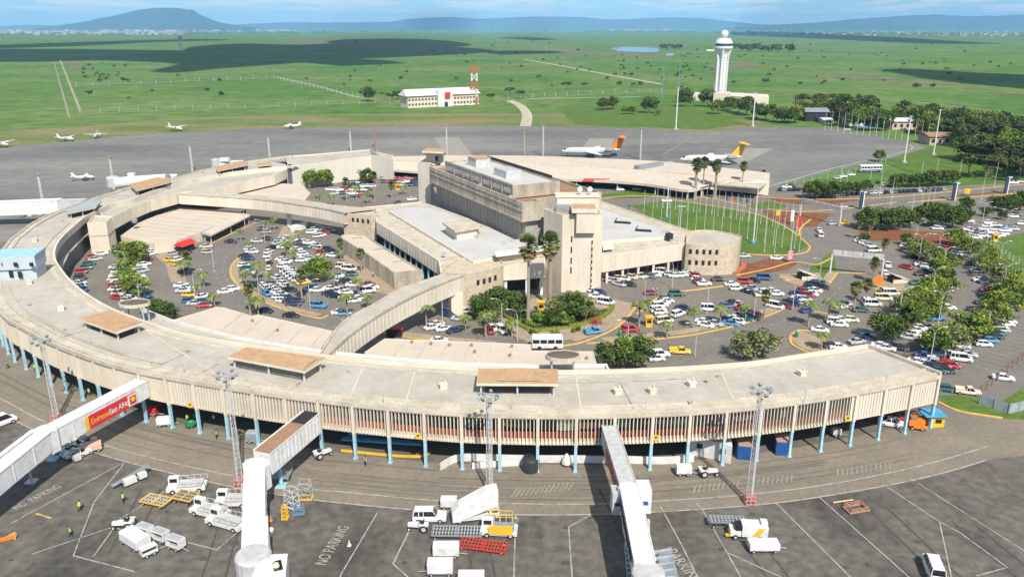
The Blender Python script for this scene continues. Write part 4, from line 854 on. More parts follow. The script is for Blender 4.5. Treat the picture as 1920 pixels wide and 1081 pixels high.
# ================================================================ VEGETATION
M_leaf = [mat('leaf_mid', (.115, .18, .024), .8, vary=.25, scale=1.3, spec=.25), mat('leaf_light', (.21, .275, .04), .8, vary=.2, scale=1.3, spec=.25), mat('leaf_dark', (.05, .095, .016), .85, vary=.25, scale=1.3, spec=.2)]
M_leafd = [mat('deep_leaf_mid', (.062, .108, .02), .85, vary=.25, scale=1, spec=.2), mat('deep_leaf_light', (.12, .165, .03), .85, vary=.2, scale=1, spec=.2), mat('deep_leaf_dark', (.03, .058, .014), .85, spec=.2)]
M_leafo = [mat('acacia_mid', (.07, .085, .026), .85, vary=.25, scale=1, spec=.2), mat('acacia_light', (.11, .12, .038), .85, vary=.2, scale=1, spec=.2), mat('acacia_dark', (.032, .04, .016), .85, spec=.2)]
M_leafy = [mat('fresh_leaf_mid', (.16, .23, .03), .8, vary=.25, scale=1.3, spec=.2), mat('fresh_leaf_light', (.26, .32, .05), .8, vary=.2, scale=1.3, spec=.2), mat('fresh_leaf_dark', (.07, .12, .02), .85, spec=.2)]
M_olive = [mat('olive_mid', (.13, .165, .055), .8, vary=.25, scale=1.3, spec=.2), mat('olive_light', (.22, .245, .10), .8, vary=.2, scale=1.3, spec=.2), mat('olive_dark', (.065, .095, .03), .85, spec=.2)]
M_palm = [mat('palm_mid', (.075, .12, .022), .7, vary=.25, scale=2), mat('palm_light', (.17, .19, .045), .7, vary=.2, scale=2), mat('palm_dead', (.22, .15, .065), .9, vary=.2, scale=2)]
M_bark = mat('bark', (.17, .13, .09), .95, vary=.2, scale=2)
M_pbark = mat('palm_bark', (.34, .30, .24), .95, col2=(.24, .20, .15), scale=2, stretch=(1, 1, 6))
def leafquad(mb, c, s, rnd, mi, tilt=1.0):
    n = Vector((rnd.gauss(0, 1), rnd.gauss(0, 1), rnd.gauss(.6, 1) * tilt)).normalized(); u = n.orthogonal().normalized(); v = n.cross(u)
    a = rnd.uniform(0, 2 * pi); x = (u * cos(a) + v * sin(a)) * s; y = (v * cos(a) - u * sin(a)) * s * rnd.uniform(.45, .8)
    mb.add([c - x, c + y * .8, c + x, c - y], [(0, 1, 2, 3)], mi)
def crown_mesh(name, R, h, clumps, per, leaf, seed, mats, flat=.8, base=.16, spread=.8):
    """clumps of leaf-sized faces through a bumpy volume"""
    r = random.Random(seed); mb = MB()
    R0_ = R
    for k in range(clumps):
        R = R0_ * r.uniform(.8, 1.18)
        a = r.uniform(0, 2 * pi); e = r.uniform(-.45, 1); q = (1 - max(0, e) ** 2) ** .5 if e > 0 else 1 + e * .6
        d = r.uniform(.35, 1) ** .6
        c = Vector((cos(a) * q * R * spread * 1.12 * d, sin(a) * q * R * spread * 1.12 * d, base * h + (e * .5 + .5) * (h - base * h) * .85))
        cr = R * r.uniform(.15, .42); tone = r.random()
        for i in range(per):
            v = Vector((r.gauss(0, 1), r.gauss(0, 1), r.gauss(0, 1))).normalized() * cr * r.uniform(.45, 1.08); v.z *= flat
            mi = 1 if (tone > .55 and r.random() < .7) or r.random() < .12 else (2 if tone < .28 or r.random() < .12 else 0)
            leafquad(mb, c + v, leaf * r.uniform(.6, 1.3), r, mi)
    return mb.data(name, mats)
def trunk_mesh(name, h, r0, seed, R, forks=4, mats=None):
    r = random.Random(seed); mb = MB(); f = Vector((r.uniform(-.1, .1), r.uniform(-.1, .1), h * .42))
    mb.tube([(0, 0, -.1), (f.x * .4, f.y * .4, h * .2), f], [r0, r0 * .8, r0 * .65], 7)
    for k in range(forks):
        a = 2 * pi * (k + r.random() * .5) / forks; mb.tube([f, f + Vector((cos(a) * R * .3, sin(a) * R * .3, h * .2)), f + Vector((cos(a) * R * .6, sin(a) * R * .6, h * .38))], [r0 * .55, r0 * .35, r0 * .12], 5)
    return mb.data(name, mats or M_bark)
def tree_proto(kind, R, h, clumps, per, leaf, seed, mats, **kw):
    return (crown_mesh('crown', R, h, clumps, per, leaf, seed, mats, **kw), trunk_mesh('trunk', h, max(.08, h * .032), seed, R))
def fan_palm(seed, h, R, skirt=True, tr=.5):
    r = random.Random(seed); mb = MB()
    for k in range(90):
        a = r.uniform(0, 2 * pi); e = r.uniform(-1.0, 1.45); d = Vector((cos(a) * cos(e), sin(a) * cos(e), sin(e))); o = Vector((0, 0, h))
        tip = o + Vector((d.x, d.y, d.z * 1.25)) * R * r.uniform(.42, .62); side = d.cross(Vector((0, 0, 1))).normalized() if abs(d.z) < .98 else Vector((1, 0, 0)); upv = side.cross(d)
        mi = 0 if r.random() < .55 else 1
        if e < -.35: mi = 2 if r.random() < .5 else 1
        mb.tube([o, tip], .03, 3, mi, False)
        nb = 8; L_ = R * .42
        for j in range(nb):
            t = (j / (nb - 1) - .5) * 2.2; dd = (d * cos(t) + side * sin(t)); p1 = tip + dd * L_ - Vector((0, 0, L_ * .12)); w = dd.cross(upv).normalized() * L_ * .2
            mb.add([tip, tip + dd * L_ * .6 + w, p1, tip + dd * L_ * .6 - w], [(0, 1, 2, 3)], mi)
    if skirt:
        for k in range(60):
            a = r.uniform(0, 2 * pi); rr = r.uniform(.3, .55) * R; z0 = h - r.uniform(.1, .4) * R
            p = Vector((cos(a) * rr * .5, sin(a) * rr * .5, z0)); q = Vector((cos(a) * rr, sin(a) * rr, z0 - R * .75)); s = Vector((-sin(a), cos(a), 0)) * .22; mb.add([p - s * .4, q - s, q + s, p + s * .4], [(0, 1, 2, 3)], 2)
    t = MB(); t.tube([(0, 0, -.1), (0, 0, .5), (.1, 0, h * .5), (0, 0, h * .97)], [tr * 1.15, tr * .8, tr * .6, tr * .5] if h > 10 else [.4, .3, .22, .18], 9)
    return (mb.data('crown', M_palm), t.data('trunk', M_pbark))
def feather_palm(seed, h, R, n=16):
    r = random.Random(seed); mb = MB()
    for k in range(n):
        a = 2 * pi * (k + r.random() * .6) / n; e = r.uniform(.05, 1.1); pts = []
        for j in range(6):
            t = j / 5; rad = R * t * (1 - .12 * t) * cos(e * .6); z = h + R * (sin(e) * t * .75 - (t ** 2.2) * .75); pts.append(Vector((cos(a) * rad, sin(a) * rad, z)))
        side = Vector((-sin(a), cos(a), 0)); mi = r.choice((0, 0, 1))
        for j in range(5):
            w0 = R * .20 * sin(pi * (j / 5 * .85 + .1)); w1 = R * .20 * sin(pi * ((j + 1) / 5 * .85 + .1)); dn0 = Vector((0, 0, -w0 * .5)); dn1 = Vector((0, 0, -w1 * .5))
            mb.add([pts[j], pts[j] + side * w0 + dn0, pts[j + 1] + side * w1 + dn1, pts[j + 1]], [(0, 1, 2, 3)], mi); mb.add([pts[j], pts[j + 1], pts[j + 1] - side * w1 + dn1, pts[j] - side * w0 + dn0], [(0, 1, 2, 3)], mi)
    t = MB(); t.tube([(0, 0, -.1), (.05, 0, h * .5), (0, 0, h)], [.2, .15, .13], 7)
    return (mb.data('crown', M_palm), t.data('trunk', M_pbark))
PR = {
    'round': [tree_proto('t', 2.6, 5, 34, 84, .21, s, M_leaf) for s in (1, 2, 3)],
    'dark': [tree_proto('t', 2.8, 5.2, 36, 84, .22, s, M_leafd) for s in (4, 5, 6)],
    'olive': [tree_proto('t', 2.8, 4.6, 36, 48, .24, s, M_olive, flat=.7, spread=.85) for s in (31, 32)],
    'airy': [tree_proto('t', 2.9, 5.2, 26, 56, .21, s, M_leafy, spread=.95, flat=.55) for s in (7, 8)],
    'acacia': [tree_proto('t', 3.2, 4.6, 20, 50, .28, s, M_leafo, spread=.9, flat=.4, base=.6) for s in (9, 10)],
    'bush': [tree_proto('t', 1.5, 2.0, 16, 40, .2, s, M_leaf, base=.05) for s in (11, 12)],
    'far': [tree_proto('t', 3.2, 4.5, 10, 22, .75, s, M_leafd, base=.15) for s in (13, 14, 15)],
    'tallfan': [fan_palm(20, 15.4, 2.5, True, .52), fan_palm(21, 13.6, 2.7, True, .85)],
    'fan': [fan_palm(22, 6.5, 1.9), fan_palm(23, 7.5, 1.8)],
    'feather': [feather_palm(24, 4.4, 2.1), feather_palm(25, 3.8, 2.3)],
    'date': [feather_palm(26, 2.6, 3.4, 26)],
}
NT = [0]
def tree(name, kind, x, y, s=1.0, label='', group=None, cat='tree', ht=None, sz=None, z=0.1, world=None):
    p = Vector((world[0], world[1], z)) if world else P(x, y, z); cm, tm = PR[kind][NT[0] % len(PR[kind])]; NT[0] += 1
    t = bpy.data.objects.new(name, None); COL.objects.link(t); t.location = p; t.rotation_euler = (0, 0, random.Random(NT[0]).uniform(0, 6.28)); t.scale = (s, s, s * (sz or 1))
    t['label'] = label; t['category'] = cat
    if group: t['group'] = group
    for nm, me in (('crown', cm), ('trunk', tm)):
        o = bpy.data.objects.new(nm, me); COL.objects.link(o); o.parent = t
    return t
# two landmark palms in front of the tower
tree('fan_palm', 'tallfan', 990, 604, 1.05, 'very tall fan palm, left of the pair before the stair tower', 'tall palms by the stair tower', 'palm tree', sz=1.12)
tree('fan_palm', 'tallfan', 1030, 576, 1.05, 'very tall fan palm with thicker pale trunk, right of the pair before the stair tower', 'tall palms by the stair tower', 'palm tree', sz=1.12)
# garden
for i, (x, y, k, s, lab) in enumerate([(905, 598, 'dark', 1.15, 'dense bronze-green tree against the rounded stone corner'), (935, 590, 'dark', 1.25, 'tallest dark tree in the garden beside the rounded corner'), (925, 612, 'olive', .95, 'mid green bushy tree in front of the dark garden trees'), (965, 595, 'dark', 1.2, 'slim blue-green tree just left of the tall palm trunk'),
        (1050, 595, 'olive', 1.2, 'broad olive tree right of the thick palm trunk'), (1080, 600, 'dark', 1.15, 'dark round tree at the foot of the stair tower'), (1098, 600, 'olive', 1.05, 'rightmost olive tree of the tower garden'), (1010, 606, 'round', .6, 'small bright shrub between the two tall palm trunks'), (1040, 612, 'dark', .75, 'dark rounded bush before the olive trees'), (1062, 614, 'airy', .7, 'grey-green agave-like bush near the hedge'), (950, 622, 'bush', .9, 'low bush at the left tip of the garden hedge'), (1000, 628, 'bush', .8, 'flat ground bush inside the hedge under the left palm'), (1040, 630, 'bush', .8, 'flat ground bush inside the middle of the hedge'), (1080, 622, 'bush', .8, 'low bush inside the right part of the hedge')]):
    tree('garden_tree', k, x, y, s * (1.12 if k == 'dark' else 1.0), lab, 'garden trees before the stair tower')
tree('date_palm', 'date', 1072, 590, 1.0, 'spiky feather palm rising above the garden trees by the tower', None, 'palm tree', sz=1.9)
gc = MB(); gr = random.Random(77)
gpoly = PL([(948, 596), (985, 614), (1000, 619), (1040, 616), (1090, 607), (1130, 592), (1143, 578), (1100, 585), (1060, 570), (1000, 585)])
sheet('garden_bed', None, .19, mat('garden_soil', (.05, .05, .02), .95, col2=(.11, .05, .03), scale=.6), gpoly)
def inside(p, poly):
    c = False
    for a, b_ in zip(poly, poly[1:] + poly[:1]):
        if (a.y > p.y) != (b_.y > p.y) and p.x < (b_.x - a.x) * (p.y - a.y) / (b_.y - a.y) + a.x: c = not c
    return c
xs = [p.x for p in gpoly]; ys = [p.y for p in gpoly]
for k in range(420):
    c = Vector((gr.uniform(min(xs), max(xs)), gr.uniform(min(ys), max(ys)), .2))
    if not inside(c, gpoly): continue
    hh_ = gr.uniform(.3, 1.5); mi = gr.choice((0, 0, 1, 2, 3))
    for j in range(16):
        a = gr.uniform(0, 6.28); r_ = gr.uniform(.3, .8); tip = c + Vector((cos(a) * r_, sin(a) * r_, hh_ * gr.uniform(.5, 1))); s_ = Vector((-sin(a), cos(a), 0)) * .12
        gc.add([c + Vector((cos(a) * .1, sin(a) * .1, 0)), c.lerp(tip, .6) + s_ + Vector((0, 0, .2)), tip, c.lerp(tip, .6) - s_ + Vector((0, 0, .2))], [(0, 1, 2, 3)], mi)
obj('garden_ground_cover', gc, [M_leaf[0], M_leaf[1], M_leafd[0], mat('blue_green_leaf', (.09, .14, .085), .7, vary=.2)], kind='stuff', fix=False)
rb = MB(); rr = random.Random(5); pc_ = P(1118, 608)
for i in range(260): leafquad(rb, pc_ + Vector((rr.gauss(0, .8), rr.gauss(0, .7), abs(rr.gauss(.7, .5)))), .17, rr, 0)
obj('red_bush', rb, mat('crimson_leaf', (.30, .02, .02), .8, vary=.3, scale=3), None, 'crimson-leaved bush inside the right end of the yellow-green hedge', 'bush', fix=False)
hb = MB(); hp_ = resample(SP([(944, 592), (962, 603), (985, 617), (1000, 622), (1040, 619), (1090, 610), (1130, 596), (1146, 581), (1148, 574)]), .35)
hb.ring(hp_, [(-.45, .1), (.45, .1), (.42, .75), (-.42, .75)])
for p in hp_:
    for k in range(26): leafquad(hb, p + Vector((rr.uniform(-.6, .6), rr.uniform(-.6, .6), rr.uniform(.3, .95))), .13, rr, rr.choice((0, 0, 1)))
obj('garden_hedge', hb, [mat('hedge_leaf', (.20, .23, .02), .8, vary=.25, scale=2), mat('hedge_leaf_dark', (.09, .13, .015), .8, vary=.2, scale=2)], None, 'clipped yellow-green hedge curving round the garden before the stair tower', 'hedge', fix=False)
# trees of the courts
TR = [
 (243, 498, 'round', 1.5, 'broad bright green tree before the left stair block'), (262, 492, 'round', 1.35, 'bright green tree joined to the broad one by the left stair block'), (236, 520, 'airy', 1.1, 'thin pale tree between the left court car rows, upper one'), (248, 535, 'airy', 1.0, 'thin pale tree between the left court car rows, middle one'), (240, 553, 'airy', 1.25, 'thin pale tree between the left court car rows, lowest one'), (262, 556, 'airy', 1.0, 'yellow-green thin tree right of the lowest pale tree'),
 (282, 590, 'dark', .85, 'dense dark tree beside the left oval canopy'), (298, 594, 'dark', .9, 'dense dark tree second from the left oval canopy'), (315, 602, 'dark', .9, 'dense dark tree at the end of the clump behind the oval canopy'),
 (598, 528, 'round', 1.45, 'big spiky bright tree in the middle of the left court car park'), (1395, 672, 'olive', 1.3, 'large grey-green tree behind the near ring roof, left half of the pair'), (1430, 668, 'olive', 1.3, 'large grey-green tree behind the near ring roof, right half of the pair'),
 (1145, 690, 'dark', 1.25, 'dark green tree rising behind the ring roof by the right oval canopy, left one'), (1172, 688, 'round', 1.35, 'bright spiky tree rising behind the ring roof in the middle of three'), (1200, 688, 'dark', 1.3, 'dark green tree rising behind the ring roof, right one of three'),
 (585, 352, 'round', 1.6, 'broad rounded tree before the white rear annex, left half'), (612, 350, 'round', 1.6, 'broad rounded tree before the white rear annex, right half'), (688, 347, 'dark', 1.4, 'dark tree beside the stout palm by the rear annex'),
 (1660, 640, 'dark', 1.4, 'very dark round tree nearest the ring end in the right car park'), (1212, 580, 'bush', 1.2, 'green bush at the end of the taxi island'), (935, 313, 'round', 1.2, 'tree top behind the hall penthouse'), (986, 325, 'dark', 1.0, 'dark tree standing behind the great hall'),
]
for x, y, k, s, lab in TR: tree('leafy_tree', k, x, y, s, lab)
PALMS = [(452, 412 + 40, 'feather', .8), (500, 438, 'feather', .9), (515, 432, 'feather', .9), (469, 476, 'feather', .8), (347, 520, 'feather', 1.1), (355, 515, 'fan', .75), (383, 540, 'feather', .9), (371, 556, 'feather', .8), (403, 575, 'feather', .8), (483, 525, 'feather', 1), (462, 535, 'feather', .9), (505, 535, 'feather', .8), (538, 480, 'feather', 1), (545, 470, 'feather', .9), (560, 452, 'feather', .7), (551, 492, 'feather', .9), (640, 490, 'fan', .7), (642, 497, 'feather', .8), (678, 512, 'fan', .72), (627, 540, 'feather', .9), (567, 565, 'fan', .85), (470, 590, 'fan', .8), (485, 592, 'feather', 1.1), (652, 595, 'feather', 1.35), (672, 555, 'feather', .9), (690, 578, 'feather', .8), (800, 618, 'feather', 1.4), (873, 590 + 32, 'feather', .9), (911, 633, 'feather', 1.45), (960, 632, 'feather', .9), (1198, 612, 'feather', 1.2), (1250, 635, 'feather', .9), (1300, 615, 'feather', 1), (1350, 607, 'feather', 1), (1432, 597, 'fan', .72), (1397, 602, 'feather', .9),
         (1600, 583, 'fan', .85), (1622, 570, 'fan', .75), (1515, 612, 'feather', 1.2), (1552, 604, 'feather', 1.1), (1574, 590, 'feather', .7), (1540, 655, 'feather', .9), (1655, 490, 'fan', .7), (1635, 530, 'fan', .8), (1607, 448, 'fan', .6), (1628, 452, 'fan', .7), (1180, 380 + 15, 'feather', .6), (1107, 375, 'feather', .6), (600, 392, 'feather', 1.1), (620, 385, 'feather', 1.0), (650, 378, 'fan', .95), (668, 372, 'feather', 1.2), (735, 372, 'fan', .8), (755, 365, 'feather', .9), (690, 382, 'feather', 1), (1430, 345, 'fan', .7), (1382, 345, 'feather', .6)]
PALMS.sort()
for i, (x, y, k, s) in enumerate(PALMS):
    wh = 'on the left court' if x < 560 else 'in the middle of the court' if x < 800 else 'near the tower garden' if x < 1130 else 'along the right court' if x < 1460 else 'by the exit road'
    tree('small_palm', k, x, y, min(s, 1.2) * 1.08, 'small %s palm, %s of all the small palms counted from the left' % ('fan' if k == 'fan' else 'feathery', ordn(i + 1)), 'small palms of the car parks', 'palm tree', z=.1)
tree('fan_palm', 'tallfan', 703, 376, .72, 'stout fan palm with a thick white trunk before the rear annex', None, 'palm tree', sz=.9)
for i, (x, y, s) in enumerate([(1303, 373, 1.1), (1317, 368, .98), (1340, 372, 1.05), (1390, 366, .85)]):
    tree('fan_palm', 'tallfan', x, y, s * .92, '%s of the four ragged fan palms before the back terminal, from the left' % ordn(i + 1), 'ragged palms at the back terminal', 'palm tree')
# right-hand car park trees
RT_ = [(1713, 475, 1.0), (1722, 486, .95), (1735, 488, 1.1), (1752, 500, 1.15), (1760, 522, 1.1), (1775, 508, 1.0), (1764, 545, 1.2), (1745, 558, 1.1), (1772, 560, 1.0), (1745, 580, 1.2), (1722, 592, 1.25), (1700, 600, 1.3), (1735, 600, 1.2), (1710, 612, 1.1), (1788, 460, 1.0), (1802, 470, 1.0), (1815, 478, 1.0), (1838, 492, 1.1), (1850, 510, 1.1), (1862, 522, 1.1), (1880, 535, 1.2), (1892, 550, 1.1), (1870, 560, 1.1), (1895, 572, 1.2), (1865, 590, 1.2), (1885, 600, 1.2), (1862, 612, 1.1), (1843, 612, .9), (1812, 640, 1.35), (1828, 635, 1.1), (1775, 660, 1.25), (1753, 664, 1.15), (1745, 655, .9), (1790, 652, 1.0)]
RT_.sort(key=lambda v: v[1])
for i, (x, y, s) in enumerate(RT_):
    tree('car_park_tree', ('round', 'airy', 'olive', 'round', 'airy')[i % 5], x, y, s * 1.15, 'leafy tree shading cars in the right car park, %s counted from the back' % ordn(i + 1), 'trees of the right car park')
BT_ = [(1518, 372, 1.2), (1532, 373, 1.3), (1545, 372, 1.2), (1562, 372, 1.2), (1580, 368, 1.0), (1598, 366, 1.1), (1622, 360, .9), (1680, 352, 1), (1700, 350, 1.1), (1720, 350, 1.0), (1745, 350, 1.2), (1765, 348, 1.3), (1785, 346, 1.1)]
for i, (x, y, s) in enumerate(BT_): tree('verge_tree', 'dark', x, y, s * 1.15, 'dark green tree over the parked row beyond the roundabout, %s from the left' % ordn(i + 1), 'trees over the far parked row')
GR = [(1625, 430, 1.6), (1645, 432, 1.7), (1665, 432, 1.6), (1688, 430, 1.6), (1705, 427, 1.3), (1725, 415, 1.2), (1745, 424, 1.5), (1765, 425, 1.6), (1785, 428, 1.6), (1800, 420, 1.4), (1760, 405, 1.2), (1740, 402, 1.0), (1808, 395, 1.1), (1870, 395, 1.3), (1890, 398, 1.4), (1912, 394, 1.5), (1850, 406, .8), (1880, 412, .7), (1700, 460, .8), (1620, 455, .7)]
for i, (x, y, s) in enumerate(GR): tree('grove_tree', 'dark', x, y, s * .95, 'tall dark tree of the grove behind the right car park, %s from the left' % ordn(i + 1), 'grove behind the right car park')
# far right village trees
vr = random.Random(11); VI = []
for i in range(185):
    x = vr.uniform(1500, 1925); t = (x - 1500) / 420; y = 203 + t * 52 + vr.uniform(-8, 26 + 50 * t)
    if 1560 < x < 1790 and y > 236 + t * 30: continue
    if x > 1790 and 262 < y < 300: y -= 24
    if 1480 < x < 1560 and y > 226: continue
    VI.append((x, y))
VI += [(1370, 205), (1385, 212), (1400, 216), (1418, 222), (1435, 226), (1450, 228), (1465, 230), (1478, 231), (1490, 230), (1285, 200), (1325, 200), (1365, 208), (1345, 214), (1905, 300), (1890, 292), (1915, 290), (1875, 300)]
VI.sort()
for i, (x, y) in enumerate(VI):
    tree('belt_tree', ('dark', 'dark', 'round', 'dark', 'acacia')[i % 5], x, y, vr.uniform(1.9, 3.0), 'tree in the wooded belt beyond the far apron right of the control tower', 'trees of the belt beyond the far apron')
for i, (x, y, s) in enumerate([(690, 190, 2.6), (745, 186, 1.8), (1130, 206, 2.0), (1148, 205, 2.1), (1172, 214, 1.3), (1185, 214, 1.5), (1217, 212, 2.5), (1234, 216, .9), (1648, 303, 1.3), (1285, 192, 2.5)]):
    tree('apron_tree', 'dark' if s > 1.6 else 'round', x, y, s, 'rounded tree on the grass beyond the far apron, %s of ten from the left' % ordn(i + 1), 'rounded trees on the far verge')
for i, (x, y, s) in enumerate([(722, 188, 1.6), (735, 190, 1.5), (955, 180, 1.8), (975, 184, 1.6), (920, 190, 1.5), (1062, 168, 1.8), (1095, 166, 1.4), (1815, 330, 2.2), (1850, 335, 2.4), (1885, 330, 2.4), (1910, 340, 2.2)]):
    tree('acacia', 'acacia', x, y, s, 'flat-topped brownish acacia, %s of the acacias from the left' % ordn(i + 1), 'acacias on the plain')
# scattered bushes on the plain
pr = random.Random(3); BU = [(168, 178), (285, 172), (242, 186), (388, 172), (413, 180), (334, 144), (575, 150), (411, 153), (1518, 97), (1592, 103), (1647, 106), (1662, 107), (1691, 114), (1743, 118), (1442, 142), (1397, 105), (1833, 203), (713, 125), (762, 137), (876, 80), (952, 80), (1050, 123), (1088, 127), (1335, 132)]
for i in range(120): BU.append((pr.uniform(640, 1900), 70 + 95 * pr.random() ** .8))
for i in range(26): BU.append((pr.uniform(150, 240), pr.uniform(108, 156) if i % 2 else pr.uniform(135, 157)))
for i in range(30): BU.append((pr.uniform(1150, 1330), pr.uniform(100, 150)))
BU = [(x, y) for x, y in BU if not (1480 < x and y > 160 + (x - 1480) * .1)]
for x, y in BU:
    tree('plain_bush', 'far', x, y, pr.uniform(.55, 1.3) * (1.4 if y < 100 else .9), 'small dark bush standing alone on the green plain beyond the airport', 'bushes scattered over the plain', 'bush')
for i in range(40):
    x = pr.uniform(1372, 1490); tree('plain_tree', 'far', x, 93 + pr.uniform(-3, 4) + (x - 1372) * .02, pr.uniform(2.2, 4.2), 'dark tree in the small wood on the plain right of the control tower', 'wood on the plain')
for i in range(12): tree('plain_tree', 'far', pr.uniform(1240, 1280), 91 + pr.uniform(-2, 3), pr.uniform(2, 3.5), 'dark tree in the clump beside the pond on the plain', 'clump by the pond')
# distant towns and tree lines along the horizon
b = MB(); tr_ = random.Random(9)
def town(x0, x1, y0, y1, n, s):
    for i in range(n):
        x = tr_.uniform(x0, x1); p = P(x, tr_.uniform(y0, y1)); w = s * tr_.uniform(.3, 1.0) * p.y / 6000
        b.box((p.x, p.y, w * .22), (w, w * .7, w * .44), tr_.uniform(0, 1), tr_.choice((0, 0, 1, 2)))
town(-20, 350, 58, 66, 420, 30); town(360, 560, 56, 60, 60, 26); town(1130, 1260, 57, 59, 40, 26); town(1400, 1900, 60, 68, 210, 24); town(1800, 1960, 63, 68, 50, 26)
obj('distant_town', b, [mat('far_white', (.42, .42, .40), .8), mat('far_cream', (.32, .27, .22), .8), mat('far_roof', (.25, .2, .2), .8)], kind='stuff', fix=False)
b = MB()
for i in range(700):
    x = tr_.uniform(-40, 1960); yy = 58 + 8 * abs(x - 960) / 960 ; p = P(x, yy + tr_.uniform(-1.5, 2.5)); s = p.y / 6000 * tr_.uniform(4, 12)
    if 620 < x < 1100 and tr_.random() < .8: continue
    b.add([(p.x - s * 2, p.y, 0), (p.x - s, p.y, s), (p.x + s * .8, p.y, s * .9), (p.x + s * 2, p.y, 0), (p.x, p.y + s, 0), (p.x, p.y - s, 0)], [(0, 5, 1), (5, 2, 1), (5, 3, 2), (0, 1, 4), (1, 2, 4), (2, 3, 4)])
obj('distant_treeline', b, M_leafd[0], kind='stuff', fix=False)
# ================================================================ VEHICLES
def paint(name, c, r=.35): return mat('car_' + name, c, r, spec=.6)
CC = {'w': ('white', (.68, .68, .67)), 's': ('silver', (.42, .44, .45)), 'g': ('grey', (.16, .17, .18)), 'k': ('black', (.02, .022, .025)), 'n': ('navy', (.02, .04, .11)), 'b': ('blue', (.04, .10, .24)), 'a': ('sky-blue', (.08, .26, .45)),
      'r': ('red', (.38, .03, .03)), 'm': ('maroon', (.20, .02, .03)), 'y': ('yellow', (.75, .47, .04)), 'c': ('cream', (.66, .58, .42)), 't': ('dark green', (.02, .10, .09)), 'o': ('beige', (.45, .38, .28))}
CM = {k: paint(v[0], v[1]) for k, v in CC.items()}
M_tail = mat('tail_lamp', (.4, .01, .01), .3)
def carsec(x, z0, z1, w, r=.12): return [Vector((x, -w, z0)), Vector((x, w, z0)), Vector((x, w + .03, (z0 + z1) / 2)), Vector((x, w - r, z1)), Vector((x, -w + r, z1)), Vector((x, -w - .03, (z0 + z1) / 2))]
def car_proto(kind):
    L_, Wd, Ht = dict(s=(4.5, .86, 1.43), h=(3.9, .83, 1.48), u=(4.7, .93, 1.85), v=(4.9, .90, 2.05), p=(5.0, .90, 1.8))[kind]
    h = L_ / 2; bm = MB()
    if kind == 's': hull = [(-h, .35, .78), (-h + .15, .25, .92), (-h + .95, .22, .95), (-.1, .2, .93), (h - 1.1, .22, .88), (h - .25, .24, .76), (h, .35, .62)]; cab = [(-h + .75, .93, .12), (-h + 1.45, 1.41, .2), (.35, 1.43, .2), (1.15, .92, .1)]
    elif kind == 'h': hull = [(-h, .35, .85), (-h + .1, .25, .95), (-.3, .2, .95), (h - 1.0, .22, .90), (h - .2, .24, .76), (h, .35, .62)]; cab = [(-h + .15, .95, .1), (-h + .6, 1.44, .2), (.4, 1.47, .2), (1.15, .93, .1)]
    elif kind == 'u': hull = [(-h, .45, 1.05), (-h + .08, .35, 1.12), (0, .32, 1.12), (h - 1.2, .34, 1.08), (h - .15, .36, 1.0), (h, .45, .8)]; cab = [(-h + .12, 1.1, .06), (-h + .3, 1.8, .14), (.5, 1.84, .15), (1.05, 1.1, .06)]
    elif kind == 'v': hull = [(-h, .4, 1.1), (-h + .06, .32, 1.15), (0, .3, 1.15), (h - .9, .32, 1.12), (h - .12, .34, 1.0), (h, .45, .75)]; cab = [(-h + .08, 1.12, .05), (-h + .22, 1.98, .12), (h - 1.5, 2.02, .13), (h - .65, 1.1, .06)]
    else: hull = [(-h, .5, .95), (-h + .05, .4, 1.0), (-.2, .35, 1.0), (h - 1.3, .36, 1.02), (h - .15, .38, .95), (h, .48, .75)]; cab = [(-.45, .98, .06), (-.25, 1.68, .14), (.7, 1.7, .15), (1.25, 1.02, .06)]
    bm.loft([carsec(x, a, b, Wd if i not in (0, len(hull) - 1) else Wd - .12) for i, (x, a, b) in enumerate(hull)])
    # roof plate and pillars
    (x0, z0, i0), (x1, z1, i1), (x2, z2, i2), (x3, z3, i3) = cab; wr = Wd - i1 - .06
    bm.loft([[Vector((x1 - .03, -wr, z1 - .03)), Vector((x1 - .03, wr, z1 - .03)), Vector((x1, wr - .06, z1 + .03)), Vector((x1, -wr + .06, z1 + .03))], [Vector((x2 + .03, -wr, z2 - .03)), Vector((x2 + .03, wr, z2 - .03)), Vector((x2, wr - .06, z2 + .03)), Vector((x2, -wr + .06, z2 + .03))]])
    wb = Wd - .07
    for s in (-1, 1):
        bm.beam((x0, s * wb, z0 - .02), (x1, s * wr, z1), .09, .09); bm.beam((x3, s * wb, z3 - .02), (x2, s * wr, z2), .07, .07)
        m0 = (x1 + x2) / 2; bm.beam((m0, s * wb, z0 - .02), (m0, s * wr, z1), .08, .07)
        if kind in 'vu': m1 = (x1 * 3 + x2) / 4; bm.beam((m1, s * wb, z0 - .02), (m1, s * wr, z1), .10, .07)
    if kind == 'p':
        bm.box((-1.5, 0, 1.02), (2.0, 2 * Wd - .1, .06)); [bm.box((-1.5, s * (Wd - .05), 1.15), (2.0, .07, .3)) for s in (-1, 1)]; bm.box((-h + .05, 0, 1.15), (.07, 2 * Wd - .1, .3))
    gl = MB(); wi = .02
    gl.loft([[Vector((x0, -wb + wi, z0)), Vector((x0, wb - wi, z0)), Vector((x1, wr - wi, z1)), Vector((x1, -wr + wi, z1))][::1], [Vector((x3, -wb + wi, z3)), Vector((x3, wb - wi, z3)), Vector((x2, wr - wi, z2)), Vector((x2, -wr + wi, z2))]])
    wh = []
    R = .36 if kind in 'uvp' else .31
